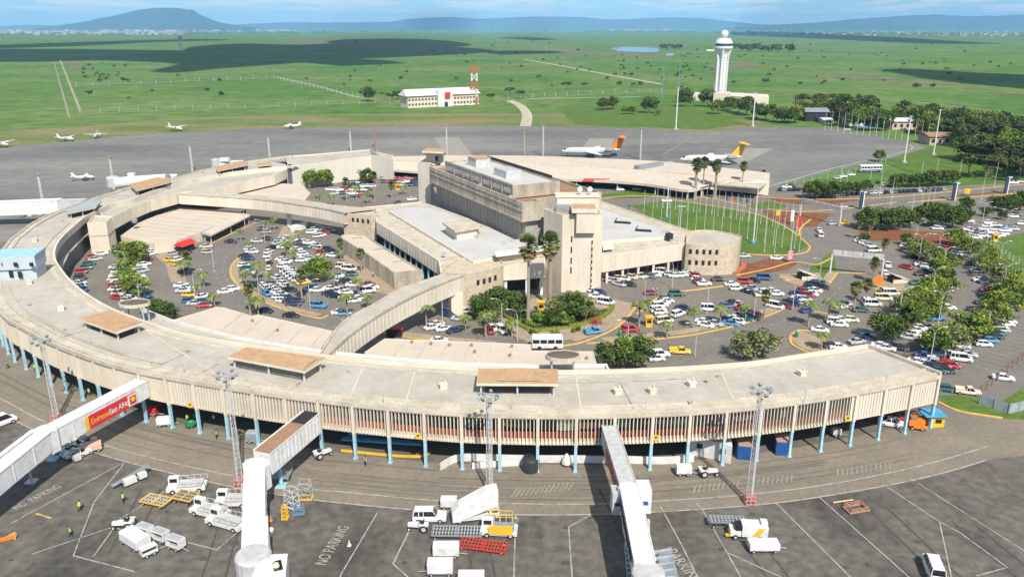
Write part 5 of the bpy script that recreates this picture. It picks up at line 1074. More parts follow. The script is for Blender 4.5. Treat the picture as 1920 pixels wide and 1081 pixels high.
    for sx in (-1, 1):
        for sy in (-1, 1):
            w = MB(); c = Vector((sx * (h - .85), sy * (Wd - .06), R)); n = 12
            w.tube([c + Vector((0, -.1, 0)), c + Vector((0, .1, 0))], R, n, 0); w.tube([c + Vector((0, -.12, 0)), c + Vector((0, .12, 0))], R * .55, 8, 1); wh.append(w.data('wheel', [M_dark, M_lgrey]))
    for s in (-1, 1): bm.box((h - .06, s * (Wd - .3), .68 if kind in 'sh' else .85), (.14, .32, .14), 0, 1); bm.box((-h + .05, s * (Wd - .22), .78 if kind in 'sh' else .95), (.14, .24, .16), 0, 2)
    far = MB(); far.add(bm.v, bm.f, 0); far.add(gl.v, gl.f, 1)
    for w in wh: pass
    for sx in (-1, 1): far.box((sx * (h - .85), 0, R), (.6, 2 * Wd - .02, 2 * R - .02), 0, 2)
    def fin(d):
        b_ = bmesh.new(); b_.from_mesh(d); bmesh.ops.recalc_face_normals(b_, faces=b_.faces); b_.to_mesh(d); b_.free(); return d
    return dict(body=fin(bm.data('body', [M_white, M_lgrey, M_tail])), glass=fin(gl.data('windows', M_glass)), wheels=wh, far=fin(far.data('car', [M_white, M_glass, M_dark])))
CP = {k: car_proto(k) for k in 'shuvp'}
KN = {'s': ('saloon_car', 'saloon'), 'h': ('hatchback', 'hatchback'), 'u': ('off_roader', 'off-roader'), 'v': ('minibus', 'minibus'), 'p': ('pickup', 'pickup')}
CARS = []; FARC = []
RK = random.Random(12)
def put_car(x, y, c, k, rz, grp):
    if k == 's' and RK.random() < .36: k = 'h'
    CARS.append((x, y, c, k, rz, grp))
def build_cars():
    buckets = {}
    sal = sorted([q for q in CARS if q[3] == 's'], key=lambda q: -q[1])
    for q in sal[298:]: FARC.append(q); CARS.remove(q)
    for q in CARS: buckets.setdefault((q[5], q[2], q[3]), []).append(q)
    rj = random.Random(4)
    for (grp, c, k), L_ in buckets.items():
        L_.sort(key=lambda q: (q[0], q[1]))
        for i, (x, y, _, _, rz, _) in enumerate(L_):
            nm = '%s %s' % (CC[c][0], KN[k][1])
            lab = ('only %s %s' % (nm, grp)) if len(L_) == 1 else ('%s %s from the left %s' % (ordn(i + 1), nm, grp))
            p = P(x, y, .16); cp = CP[k]; a = radians(rz + rj.uniform(-4, 4))
            if y < 445:
                o = bpy.data.objects.new(KN[k][0], cp['far']); COL.objects.link(o); o.location = p; o.rotation_euler = (0, 0, a); o.scale = (.88,) * 3
                o.material_slots[0].link = 'OBJECT'; o.material_slots[0].material = CM[c]
            else:
                o = bpy.data.objects.new(KN[k][0], None); COL.objects.link(o); o.location = p; o.rotation_euler = (0, 0, a); o.scale = (.88,) * 3 if y < 760 else (1, 1, 1)
                b_ = bpy.data.objects.new('body', cp['body']); COL.objects.link(b_); b_.parent = o; b_.material_slots[0].link = 'OBJECT'; b_.material_slots[0].material = CM[c]
                for nm2, me in [('windows', cp['glass'])] + [('wheel', w) for w in cp['wheels']]:
                    q_ = bpy.data.objects.new(nm2, me); COL.objects.link(q_); q_.parent = o
            o['label'] = lab; o['category'] = 'minibus' if k == 'v' else 'pickup' if k == 'p' else 'car'; o['group'] = 'vehicles ' + grp
def cars(grp, rz, s):
    for t in s.split():
        a = t.split(','); put_car(float(a[0]), float(a[1]), a[2][0], a[2][1] if len(a[2]) > 1 else 's', float(a[3]) if len(a) > 3 else rz, grp)
cars('along the dark curved court wall', 35, '190,478,w 179,488,s 174,484,r 168,497,t 162,504,t,20 153,512,rh,10 151,523,th,0 149,533,w,0 151,539,s,-10 155,545,bh,-15')
cars('in the double row at the left court', 10, '218,503,s,20 221,511,wh,15 219,519,w,10 216,526,s 221,532,w 216,538,rh 218,545,w,-5 222,552,w,-10 231,560,w,-15 240,566,s,-15 222,560,r,-12 246,562,wh,-15')
cars('in the right-hand row at the left court', 50, '289,473,w 283,478,w 271,481,wh 275,489,m 269,487,r 264,495,n 270,498,w,40 262,505,w,40 268,510,s,40 260,520,w,20 264,528,w,0 266,541,w,-30 270,548,n,-40 275,556,b,-40')
cars('round the small island of the left court', 60, '319,489,y 325,478,s 347,475,k,30 333,489,w 332,496,y 340,537,w,30 352,541,w,20 344,547,s,10 355,555,y,0 355,567,b,0 366,571,s,10 378,568,t,0 384,575,r,15 380,558,w,60 343,509,k,80')
cars('on the left court road', 10, '387,464,s 389,475,o,0 422,549,w,30 437,544,wh,10 433,455,k,5 498,585,k,-20 546,594,k,-10')
cars('at the outer row of the middle court', 0, '469,469,w 473,474,w 460,482,k 465,487,n 458,500,w 463,506,t 466,513,s 482,454,s,5 502,450,k,5 493,431,k,15 500,437,g,15')
cars('in the curving inner row of the middle court', 60, '520,457,s 524,452,s 511,466,k 504,474,w,70 502,481,w,80 504,488,w,95 506,496,k,100 504,505,c,100 531,465,w,10 540,448,w,10 549,452,w,5')
cars('below the back bridge in the middle court', 10, '584,437,w 591,432,s 597,429,w 611,434,s,-10 609,438,r,-10 619,434,s,-10 602,443,w,30 595,445,s,20')
cars('in the upper double row of the middle court', 10, '562,457,n 570,455,w 579,457,w 572,465,t 564,463,m 556,470,w 562,475,w 568,479,w 573,484,w 579,487,s 555,490,w 566,490,w 593,462,w,-40 596,468,s,-40 600,474,r,80 598,484,c,80 615,469,k,-10 622,473,k,-10 624,481,w,-5')
cars('in the packed rows of the middle court', -12, '529,489,w 535,493,w 531,502,w 538,506,w 540,512,wv 546,516,wv 551,521,wv 557,525,wv 563,529,wv 547,508,s 520,523,w,-35 526,529,s,-35 531,534,w,-35 537,539,w,-35 543,545,k 569,532,y,30 589,540,a,10 582,545,n,5 595,546,w,5')
cars('in the front row of the middle court', -50, '494,538,w 499,543,w 504,548,s 500,553,a 508,541,w 514,545,w,-30 520,550,w,-20 527,554,w,-15 523,560,w,-10 530,566,w,-10 538,561,t,0 545,567,k,0 551,572,n,0 558,566,n,0 598,576,au,-15 477,536,k,0 489,534,k,0')
cars('near the low wing in the middle court', -15, '644,503,cv 655,507,wv 660,516,t,5 633,519,w 638,528,s,-20 650,530,k,-5 662,536,w,0 620,543,w 626,549,s 618,553,n 628,557,k 635,547,w 642,545,s 648,551,w,10 649,561,w,10 664,566,w,15 672,562,wh,15 683,558,s,20 689,548,wv,20 697,541,w,10 691,536,m,5 647,590,a,10 636,588,w,20')
cars('in the court under the front bridge', -45, '843,580,w,-30 840,592,n,-30 810,616,w,35 818,610,c,35 832,619,w,20 852,622,n,40 871,586,w,-30 888,595,k,-30 918,623,r,-70 923,618,w,-70 940,622,wu,-60 823,641,w,5 862,600,s,-20')
cars('on the road round the tower garden', 20, '1114,625,ap,20 1182,621,ru,10 1167,651,w,5 1203,574,s,75 1220,552,m,5 1136,570,wv,-30 1124,550,n,-20 1118,558,w,-20 1112,548,w,-40')
cars('drawn up along the right wing front', -40, '1141,527,w 1150,529,s 1157,524,w 1161,535,s 1170,525,w 1182,536,k,-20 1184,522,c 1198,520,c 1204,519,s 1211,515,k 1219,520,g 1227,518,w,-10 1240,513,wv,-20 1256,517,s,-5 1266,519,w,-5 1277,518,w,0 1291,512,w,-10 1299,516,s 1305,519,r,-30 1318,513,w,-10 1308,526,w,-30 1320,534,w,10 1311,530,m,10 1347,526,k,-5')
cars('in the upper row of the right court', 15, '1269,554,tu,0 1248,562,b 1251,567,w 1237,576,wu 1242,571,w 1233,584,wu 1238,588,w,10 1281,580,n,-30 1271,592,wu,40 1245,605,cv,20 1301,587,o,20 1371,535,w,5 1380,543,w,10 1396,531,ru,-10 1413,528,k,-30 1433,524,bv,-15 1404,549,k,-50 1409,543,s,-50 1433,549,w,10 1447,548,w,-15 1455,553,w,-10 1430,556,c,0')
cars('in the middle row of the right court', 5, '1329,582,wv,-8 1361,576,b,0 1374,570,k,10 1384,572,s,60 1388,578,r,60 1397,583,m,-20 1453,577,wv,-38 1462,572,t,-38 1471,576,m,-40')
cars('in the kerbside row of the right court', -35, '1319,606,w 1323,612,w 1333,604,n 1340,609,s 1364,603,n 1370,609,a 1378,600,w 1384,606,w 1391,595,w 1398,600,t 1405,594,n 1412,598,k 1418,593,m 1481,568,k 1488,572,n 1494,567,b 1503,571,w 1498,562,w 1508,563,s 1495,553,n 1505,548,r 1514,556,r 1512,549,t 1520,553,w 1527,547,w 1519,541,n 1523,535,k 1529,531,s 1535,537,n 1541,540,k 1540,533,g')
cars('on the exit road by the gantry', 30, '1512,585,bh,20 1456,486,w,-5 1394,482,s,0 1584,573,s,10 1576,577,w,10 1237,668,wu,5 1231,675,w,5 1275,662,yp,-8 1560,421,s,20 1535,433,w,80 1537,443,wv,85 1584,420,y,10 1580,389,s,10')
cars('in the front bays by the exit road', -20, '1537,621,w 1567,607,wu,-15 1573,611,w,-15 1576,602,w 1596,602,c 1614,584,t,-5 1649,593,s,15 1557,651,k,-5 1571,653,w,-5 1612,639,n,20 1620,633,b,20 1606,643,s,20')
cars('by the booth in the right car park', -5, '1635,573,wv 1627,566,w 1655,562,cv 1669,553,wv 1660,547,y,10 1612,454,w,-30 1621,458,w,-30 1630,462,s,-30 1638,472,wv,5 1664,500,wp,70 1699,503,r,-60 1658,514,w,80')
cars('under the first tree line, right car park', -12, '1698,464,w,-30 1704,467,w,-30 1719,470,s 1729,472,w 1727,498,w 1735,501,s 1734,512,n 1728,516,k 1748,522,s 1764,522,w 1779,541,w 1764,540,w 1732,549,w 1754,600,au,8 1776,579,w 1712,484,k 1720,533,t')
cars('in the short row by the bright trees', -20, '1707,619,r 1702,624,w 1709,629,w 1704,635,s 1724,617,w 1718,622,w 1733,612,s 1739,616,g 1651,651,w,-25 1661,655,w,-25 1668,650,n,-25 1685,655,k,-25')
cars('in the near rows beside the ring end', -18, '1733,669,b 1741,674,n 1720,681,w,-25 1733,684,w,-25 1755,683,s 1749,678,w 1760,668,n 1775,667,w 1768,661,s 1766,688,r 1776,684,r 1784,688,r 1758,697,t 1770,697,k 1750,690,n 1801,676,wv 1813,667,s 1800,651,w 1791,645,s')
cars('in the outer row under the second tree line', -10, '1844,648,w 1855,641,a 1864,634,k 1869,627,t 1878,622,s 1873,616,c 1884,610,w 1888,605,w 1862,628,k 1820,603,w 1824,589,b 1843,570,n 1852,556,b 1851,546,m 1838,527,w 1848,531,n 1832,510,s 1822,498,k 1829,494,n 1791,477,t 1797,474,w 1803,479,s 1776,468,r 1838,590,w')
cars('at the far right bottom of the car park', -18, '1880,711,w 1814,738,cp 1773,732,th')
cars('in the far right lot beyond the grove', -15, '1817,432,w 1826,435,s 1838,437,n 1846,431,w 1851,426,w 1857,431,w 1862,437,w 1869,431,n 1877,430,s 1884,434,w 1894,427,a 1900,431,s 1819,444,w 1828,447,w 1842,444,w 1854,443,w 1862,446,s 1872,443,w 1881,440,w 1866,424,w 1853,419,w 1905,404,k 1898,407,w 1916,421,w 1762,426,w 1757,430,s 1815,416,w')
s_ = []
rc_ = random.Random(8)
for i, x in enumerate(range(1462, 1775, 9)):
    if 1506 < x < 1530: continue
    yy = 369 - (x - 1520) * .05 if x > 1520 else 357
    s_.append('%d,%.1f,%s,%d' % (x, yy, rc_.choice(['k', 'n', 'w', 's', 'b', 'w', 'g']) + 's', rc_.choice((60, 70, 80))))
cars('in the long row beyond the roundabout', 70, ' '.join(s_) + ' 1646,343,n,70 1656,348,w,70 1668,347,s,60 1581,332,w,10 1596,329,w,15 1570,335,s,10 1484,350,k,0 1475,352,w,0')
cars('waiting at the back terminal kerb', 0, '1060,349,wv 1047,356,w 1082,351,s 1163,357,w 1194,356,w 1250,378,w 1100,352,k 1225,357,s 1262,360,t 1278,361,r 1238,359,w 1022,350,w')
s_ = []
for r_, (x0, x1, y0, st, dx) in enumerate([(650, 700, 343, 7, 0), (640, 700, 350, 7, 3), (618, 698, 357, 8, 1), (624, 696, 364, 8, 2), (716, 782, 336, 7, 0), (719, 784, 342, 7, 2), (740, 784, 348, 8, 0)]):
    x = x0 + dx
    while x < x1:
        s_.append('%.0f,%.1f,%s,%d' % (x, y0 + rc_.uniform(-.6, .6), rc_.choice('wwwskkngrw'[:10]) + rc_.choice('ssh'), rc_.choice((10, 0, 20)))); x += st * 1.12
cars('in the rear car park by the white annex', 10, ' '.join(s_) + ' 748,382,n,0 772,375,w,20')
cars('beside the hut on the plain', 0, '843,199,w 853,198,w 862,198,s 873,197,w 882,197,w 895,196,w')
cars('on the access road past the lawn', -10, '1588,244,s 1900,344,w 1915,342,s')
build_cars()
b = MB()
for x, y, c, k, rz, g_ in FARC:
    p = P(x, y, .16); R_ = Matrix.Rotation(radians(rz), 3, 'Z'); src = CP['s']['far']; mi = 2 if c in 'ws' else 3 if c in 'kng' else 4
    b.add([p + R_ @ v.co for v in src.vertices], [tuple(f.vertices) for f in src.polygons])
    for j, f in enumerate(src.polygons): b.m[len(b.m) - len(src.polygons) + j] = [mi, 0, 1][f.material_index]
obj('far_parked_cars', b, [M_glass, M_dark, CM['w'], CM['n'], CM['s']], kind='stuff', fix=False, label='rows of distant parked saloons beyond the roundabout and at the back of the ring')
# white bus behind the ring, coaches
def bus(px, L_, rz, m, lab, m2=None, h=2.9, w=2.4):
    p = P(px[0], px[1], .16); t = thing('bus', lab, 'bus', tuple(p)); ORG[t.name] = Vector((0, 0, 0)); t.rotation_euler = (0, 0, radians(rz))
    b = MB(); sec = lambda x, w_, z1: [Vector((x, -w_, .45)), Vector((x, w_, .45)), Vector((x, w_, z1 - .25)), Vector((x, w_ - .2, z1)), Vector((x, -w_ + .2, z1)), Vector((x, -w_, z1 - .25))]
    b.loft([sec(-L_ / 2, w / 2 - .1, h - .1), sec(-L_ / 2 + .2, w / 2, h), sec(L_ / 2 - .3, w / 2, h), sec(L_ / 2, w / 2 - .1, h - .3)]); obj('body', b, m, t)
    for s in (-1, 1):
        b = MB(); n = int(L_ / 1.5)
        for k in range(n): b.box((-L_ / 2 + .9 + k * (L_ - 1.8) / (n - 1), s * w / 2, h * .66), ((L_ - 1.8) / (n - 1) - .22, .06, .8))
        obj('side_windows', b, M_glass, t)
    b = MB(); b.box((L_ / 2 - .02, 0, h * .62), (.1, w - .5, 1.0)); obj('windscreen', b, M_glass, t)
    if m2: b = MB(); b.box((0, 0, .9), (L_ * .96, w + .06, .6)); obj('side_stripe', b, m2, t)
    for sx in (-1, 1):
        for sy in (-1, 1): b = MB(); b.tube([(sx * (L_ / 2 - 1.6), sy * (w / 2 - .28), .45), (sx * (L_ / 2 - 1.6), sy * (w / 2 + .03), .45)], .45, 12); obj('wheel', b, M_dark, t)
    return t
bus((1026, 652), 6.6, 0, M_white, 'white bus with dark windows passing behind the near ring roof')
bus((1631, 322), 11, 8, M_white, 'white coach with purple side parked by the far apron edge', mat('purple_paint', (.10, .04, .25), .5), 3.4)
bus((1838, 287), 12, -8, M_white, 'white coach under the trees at the upper right edge', None, 3.3)

# ================================================================ POLES, LAMPS, SIGNS
def tubeobj(name, pts, r, m, parent, n=6): b = MB(); b.tube(pts, r, n); return obj(name, b, m, parent)
# lawn flagpoles
FP = []
for i in range(19): t = i / 18; FP.append((1207 + 291 * t, 404 + 66 * t ** .85 + 3 * sin(t * 7), 9.2))
for i in range(24): t = i / 23; FP.append((1232 + 262 * t, 388 + 46 * t ** 1.25, 9.0))
FP += [(1433, 472, 9.4), (1452, 473, 9.6), (1483, 470, 9.3), (1489, 466, 9.2)]
fp_d = []
for h_ in (9.2,):
    b = MB(); b.tube([(0, 0, 0), (0, 0, .3)], .16, 8); b.tube([(0, 0, .3), (0, 0, h_ * .5), (0, 0, h_)], [.065, .055, .04], 6); b.lathe((0, 0, h_), [(.01, -.1), (.11, 0), (.01, .1)], 8); fp_d = b.data('flagpole', M_white)
FP.sort()
for i, (x, y, h_) in enumerate(FP):
    o = bpy.data.objects.new('flagpole', fp_d); COL.objects.link(o); o.location = P(x, y, .1); o.scale = (1.0, 1.0, h_ / 9.2)
    o['label'] = 'slim white flagpole on the crescent lawn, %s counted from the left' % ordn(i + 1); o['category'] = 'flagpole'; o['group'] = 'flagpoles on the crescent lawn'
for i, (x, y) in enumerate([(1487 + k * 3.4, 218 - k * .2 + k * .1) for k in range(11)] + [(1546 + k * 12, 243 + k * 1.6) for k in range(17)]):
    o = bpy.data.objects.new('flagpole', fp_d); COL.objects.link(o); o.location = P(x, y, .1); o.scale = (1.6, 1.6, 1.35)
    o['label'] = 'pale pole in the row fencing the far apron beside the wooded belt'; o['category'] = 'flagpole'; o['group'] = 'poles beside the wooded belt'
# drooping flags
def flag(x, y, z, m, lab):
    p = P(x, y, .1); b = MB(); n = 6; vs = []
    for i in range(n):
        for j in range(5): vs.append((p.x + .08 + i * .16, p.y - .05 + .14 * sin(i * 1.7 + j), z - j * .35 - i * .16))
    b.add(vs, [(i * 5 + j, i * 5 + j + 1, (i + 1) * 5 + j + 1, (i + 1) * 5 + j) for i in range(n - 1) for j in range(4)]); o = obj('flag', b, m, None, lab, 'flag', 'flags by the roundabout', fix=False)
for x, y, m, c in ((1358, 400, M_navy, 'navy blue'), (1372, 402, M_red, 'red'), (1383, 403, M_green, 'green'), (1395, 406, M_navy, 'blue and pale'), (1405, 410, M_red, 'bright red')): 
    p = P(x, y, .1); o = bpy.data.objects.new('flagpole', fp_d); COL.objects.link(o); o.location = p; o.scale = (1, 1, .75); o['label'] = 'short pole carrying the %s flag beyond the crescent lawn' % c; o['category'] = 'flagpole'; o['group'] = 'poles with flags beyond the lawn'
    flag(x, y, 6.9, m, 'drooping %s flag beyond the crescent lawn' % c)
def mast(px, h, lab, r=.22, base=M_sblue, heads=0):
    p = P(px[0], px[1], .1); t = thing('light_mast', lab, 'light mast', tuple(p)); tubeobj('pole', [p, p + Vector((0, 0, h * .5)), p + Vector((0, 0, h))], [r, r * .8, r * .6], M_white, t, 8)
    b = MB(); b.tube([p, p + Vector((0, 0, .7))], r * 3.4, 12); obj('base', b, base, t)
    b = MB(); b.tube([p + Vector((-1.0, 0, h)), p + Vector((1.0, 0, h))], .1, 5)
    for k in (-1, -.4, .4, 1): b.box(p + Vector((k, -.15, h - .12)), (.42, .5, .22))
    obj('floodlights', b, M_lgrey, t)
mast((1250, 407), 20, 'tall white light mast with blue foot at the left end of the crescent lawn'); mast((1412, 456), 19, 'tall white light mast with blue foot standing centrally in the crescent lawn'); mast((1270, 503), 18, 'thin tall white mast standing by the right wing shopfront'[:60], .12, M_lgrey)
for x, y, yt, lab in ((1267, 243, 165, 'left'), (1411, 237, 174, 'right')): mast((x, y), hgt(x, y, yt), '%s one of two tall grey masts on the verge before the control tower' % lab, .5, M_lgrey)
for x, y, yt, lab in ((1695, 305, 218, 'nearer'), (1750, 290, 206, 'farther')): mast((x, y), hgt(x, y, yt), '%s tall white mast on the bright lawn at the far apron corner' % lab, .4, M_lgrey)
for i, (x, yb, yt) in enumerate([(84, 400, 327), (214, 355, 295), (361, 322, 270), (506, 300, 254), (658, 284, 243), (838, 291, 236), (1018, 292, 234), (1200, 299, 241)]):
    p = P(x, yb, .1); h_ = hgt(x, yb, yt); t = thing('apron_light_mast', 'slim pale floodlight mast behind the ring roof, %s of eight from the left' % ordn(i + 1), 'light mast', tuple(p), 'floodlight masts of the far apron')
    b = MB()
    for k in range(3):
        a = k * 2.09; q = Vector((cos(a) * .5, sin(a) * .5, 0)); b.tube([p + q, p + q * .6 + Vector((0, 0, h_))], .12, 4)
        for j in range(10): z0, z1 = h_ * j / 10, h_ * (j + 1) / 10; q2 = Vector((cos(a + 2.09) * .5, sin(a + 2.09) * .5, 0)); b.beam(p + q * (1 - .4 * j / 10) + Vector((0, 0, z0)), p + q2 * (1 - .4 * (j + 1) / 10) + Vector((0, 0, z1)), .08, .08)
    b.tube([p, p + Vector((0, 0, h_))], .28, 6)
    obj('lattice', b, M_whiteg, t); b = MB()
    for k in range(6): a = k * 1.05; b.box(p + Vector((cos(a) * .8, sin(a) * .8, h_ + .2)), (.5, .5, .5), a)
    obj('floodlights', b, M_grey, t)
def lattice(px, top, lab, h=None):
    p = P(px[0], px[1], .1); h = h or hgt(px[0], px[1], top); t = thing('floodlight_tower', lab, 'light mast', tuple(p), 'lattice floodlight towers of the near apron'); b = MB(); w = .42
    for k in range(3):
        a = k * 2.0944 + .5; q = Vector((cos(a), sin(a), 0)); q2 = Vector((cos(a + 2.0944), sin(a + 2.0944), 0)); b.tube([p + q * w * 1.25, p + q * w * .8 + Vector((0, 0, h))], .07, 5)
        n = int(h / .8)
        for j in range(n):
            f0 = w * (1.25 - .45 * j / n); f1 = w * (1.25 - .45 * (j + 1) / n); z0, z1 = h * j / n, h * (j + 1) / n
            b.beam(p + q * f0 + Vector((0, 0, z0)), p + q2 * f1 + Vector((0, 0, z1)), .045, .045); b.beam(p + q * f1 + Vector((0, 0, z1)), p + q2 * f1 + Vector((0, 0, z1)), .04, .04)
    obj('lattice', b, M_whiteg, t)
    b = MB()
    for a in range(4): q = Vector((cos(a * pi / 2 + .8) * .95, sin(a * pi / 2 + .8) * .95, 0)); b.tube([p + q, p + q * .7 + Vector((0, 0, 1.7))], .09, 4); q2 = Vector((cos(a * pi / 2 + 2.37) * .95, sin(a * pi / 2 + 2.37) * .95, 0)); [b.beam(p + q * (1 - .1 * z) + Vector((0, 0, z)), p + q2 * (1 - .1 * z) + Vector((0, 0, z)), .1, .14) for z in (.3, .9, 1.5)]
    obj('base_cage', b, mat('red_white_cage', (.6, .22, .18), .7), t)
    b = MB(); b.ring([p + Vector((cos(k * .785) * 1.2, sin(k * .785) * 1.2, 0)) for k in range(8)], [(-.05, h - .1), (.05, h - .1), (.05, h), (-.05, h)], True); b.ring([p + Vector((cos(k * .785) * .6, sin(k * .785) * .6, 0)) for k in range(8)], [(-.05, h + .3), (.05, h + .3), (.05, h + .4), (-.05, h + .4)], True)
    obj('head_ring', b, M_lgrey, t)
    for k in range(9):
        a = k * .698; f = MB(); c = p + Vector((cos(a) * 1.25, sin(a) * 1.25, h + (.15 if k % 2 else .55))); f.tube([c, c + Vector((cos(a) * .32, sin(a) * .32, -.28))], [.16, .32], 8); obj('floodlight', f, M_grey, t)
lattice((1405, 944), 733, 'lattice floodlight tower with red and white foot, rightmost on the near apron'); lattice((918, 924), 745, 'lattice floodlight tower behind the white stair truck'); lattice((450, 913), 706, 'lattice floodlight tower beside the ribbed boarding bridge'); lattice((106, 792), 640, 'lattice floodlight tower behind the white bridge carrying the red banner')
# double-arm lamps of the right car park, single lamps of the courts
def lamp(px, h, ang, arms, i, grp, lab):
    p = P(px[0], px[1], .1); t = thing('street_lamp', lab, 'street lamp', tuple(p), grp)
    tubeobj('pole', [p, p + Vector((0, 0, h * .8))], [.11, .08], M_whiteg, t)
    for s in arms:
        d = Vector((cos(ang) * s, sin(ang) * s, 0)); tubeobj('arm', [p + Vector((0, 0, h * .8)), p + d * .35 + Vector((0, 0, h * .93)), p + d * 1.3 + Vector((0, 0, h)), p + d * 1.9 + Vector((0, 0, h))], .055, M_whiteg, t, 5)
        b = MB(); b.lathe(p + d * 2.2 + Vector((0, 0, h)), [(.01, -.12), (.42, -.02), (.3, .1), (.01, .13)], 10, 0, 1.0, .5); obj('lamp_head', b, M_whiteg, t)
LP = [(1714, 468), (1756, 492), (1765, 520), (1818, 484), (1871, 508), (1878, 555), (1722, 492), (1745, 563), (1742, 688), (1683, 605), (1830, 470), (1885, 440), (1840, 425), (1758, 612)]
LP.sort()
for i, q in enumerate(LP): lamp(q, 8.6, .1, (-1, 1), i, 'double-arm lamps of the right car park', 'pale double-armed lamp of the right car park, %s from the left' % ordn(i + 1))
LS = [(402, 510, -1), (366, 560, 1), (487, 565, 1), (582, 580, 1), (497, 455, -1), (460, 430, 1), (941, 618, -1), (970, 640, -1), (1176, 662, -1), (1208, 575, -1), (1325, 590, -1), (1260, 540, -1), (1413, 600, -1), (1535, 535, -1), (1486, 580, -1), (240, 520, -1), (264, 575, 1), (830, 612, 1), (1690, 585, -1), (1303, 668, -1)]
LS.sort()
for i, (x, y, s) in enumerate(LS): lamp((x, y), 7.6, .2, (s,), i, 'single-arm lamps of the courts', 'pale single-armed street lamp of the inner courts, %s from the left' % ordn(i + 1))
for i, (x, y) in enumerate([(1573, 360), (1584, 368), (1630, 352), (1649, 366), (1724, 350), (1753, 342), (1796, 346), (1840, 374), (1864, 350), (1670, 385), (1706, 420), (1725, 405), (1736, 405), (1745, 410)]):
    p = P(x, y, .1); o = bpy.data.objects.new('verge_pole', fp_d); COL.objects.link(o); o.location = p; o.scale = (1.3, 1.3, 1.15); o['label'] = 'pale pole on the verge of the main approach road, %s from the left' % ordn(i + 1); o['category'] = 'pole'; o['group'] = 'poles along the approach road'
# gantry signs
def gantry(pa, pb_, h, lab, n=5):
    a, c = P(pa[0], pa[1], .1), P(pb_[0], pb_[1], .1); t = thing('road_gantry', lab, 'sign gantry', tuple(a))
    for q in (a, c): tubeobj('upright', [q, q + Vector((0, 0, h))], .22, M_white, t)
    b = MB()
    for z in (h - .1, h + .7): b.beam(a + Vector((0, 0, z)), c + Vector((0, 0, z)), .25, .16)
    obj('crossbeam', b, M_white, t)
    d = (c - a)
    for k in range(n): b = MB(); q = a + d * ((k + .5) / n) + Vector((0, 0, h + .4)); b.box(q, (d.length / n * .9, .5, 1.5), atan2(d.y, d.x)); obj('sign_panel', b, M_whiteg, t)
gantry((1556, 512), (1652, 522), 5.6, 'white sign gantry spanning the exit road beside the small green island'); gantry((1500, 405), (1574, 424), 5.6, 'white sign gantry by the roundabout beyond the crescent lawn')
# advertising pylons and small signs
for i, (x, y, h_) in enumerate([(1613, 392, 6.5), (1786, 376, 7), (1884, 364, 7)]):
    p = P(x, y, .1); t = thing('advertising_pylon', 'narrow tall advertising pylon on the approach road verge, %s from the left' % ordn(i + 1), 'pylon', tuple(p), 'pylons on the approach road'); b = MB(); b.box(p + Vector((0, 0, h_ / 2)), (1.1, .6, h_)); obj('panel', b, mat('slate_panel', (.03, .05, .10), .5), t); b = MB(); b.box(p + Vector((.75, 0, h_ / 2)), (.4, .7, h_ + .4)); obj('edge_frame', b, M_white, t); b = MB(); b.box(p + Vector((.9, 0, h_)), (1.3, 1.2, .4)); obj('top_light', b, M_white, t)
def sign(px, w, h, m, lab, name='sign_board', ph=1.0, m2=None):
    p = P(px[0], px[1], .1); t = thing(name, lab, 'sign', tuple(p)); tubeobj('post', [p, p + Vector((0, 0, ph + h))], .07, M_lgrey, t); b = MB(); b.box(p + Vector((0, -.1, ph + h / 2)), (w, .12, h)); obj('board', b, m, t)
sign((1484, 420), 1.2, 4, M_white, 'tall white and red banner sign by the flag lawn, left of two'); sign((1497, 432), 1.2, 4, M_red, 'tall red-topped banner sign by the flag lawn, right of two'); sign((1480, 492), 1.3, 2.6, mat('pink_poster', (.7, .3, .35), .6), 'pink and white poster at the tip of the red planting bed'); sign((1458, 409), 1.6, 1.8, M_yel, 'yellow board in the red bed beyond the lawn'); sign((1645, 540), 2.2, 2.4, M_org, 'orange and red advertising board in the booth island'); sign((1812, 367), 2.2, 2, M_yel, 'yellow board on the far verge near the right pylons')
for x, y, lab in ((746, 356, 'yellow kiosk in the rear car park by the stout palm'), (1216, 611, 'yellow kiosk beside the cream minibus on the taxi island'), (1864, 452, 'yellow kiosk at the edge of the far right lot'), (1014, 582, 'yellow kiosk between the two tall palms')):
    p = P(x, y, .1); t = thing('kiosk', lab, 'kiosk', tuple(p)); b = MB(); b.box(p + Vector((0, 0, 1.1)), (1.5, 1.4, 2.2)); obj('walls', b, M_yel, t); b = MB(); b.box(p + Vector((0, 0, 2.3)), (2.0, 1.9, .2)); obj('roof', b, M_yel, t); b = MB(); b.box(p + Vector((0, -.72, 1.4)), (1.0, .08, .8)); obj('hatch', b, M_black, t)
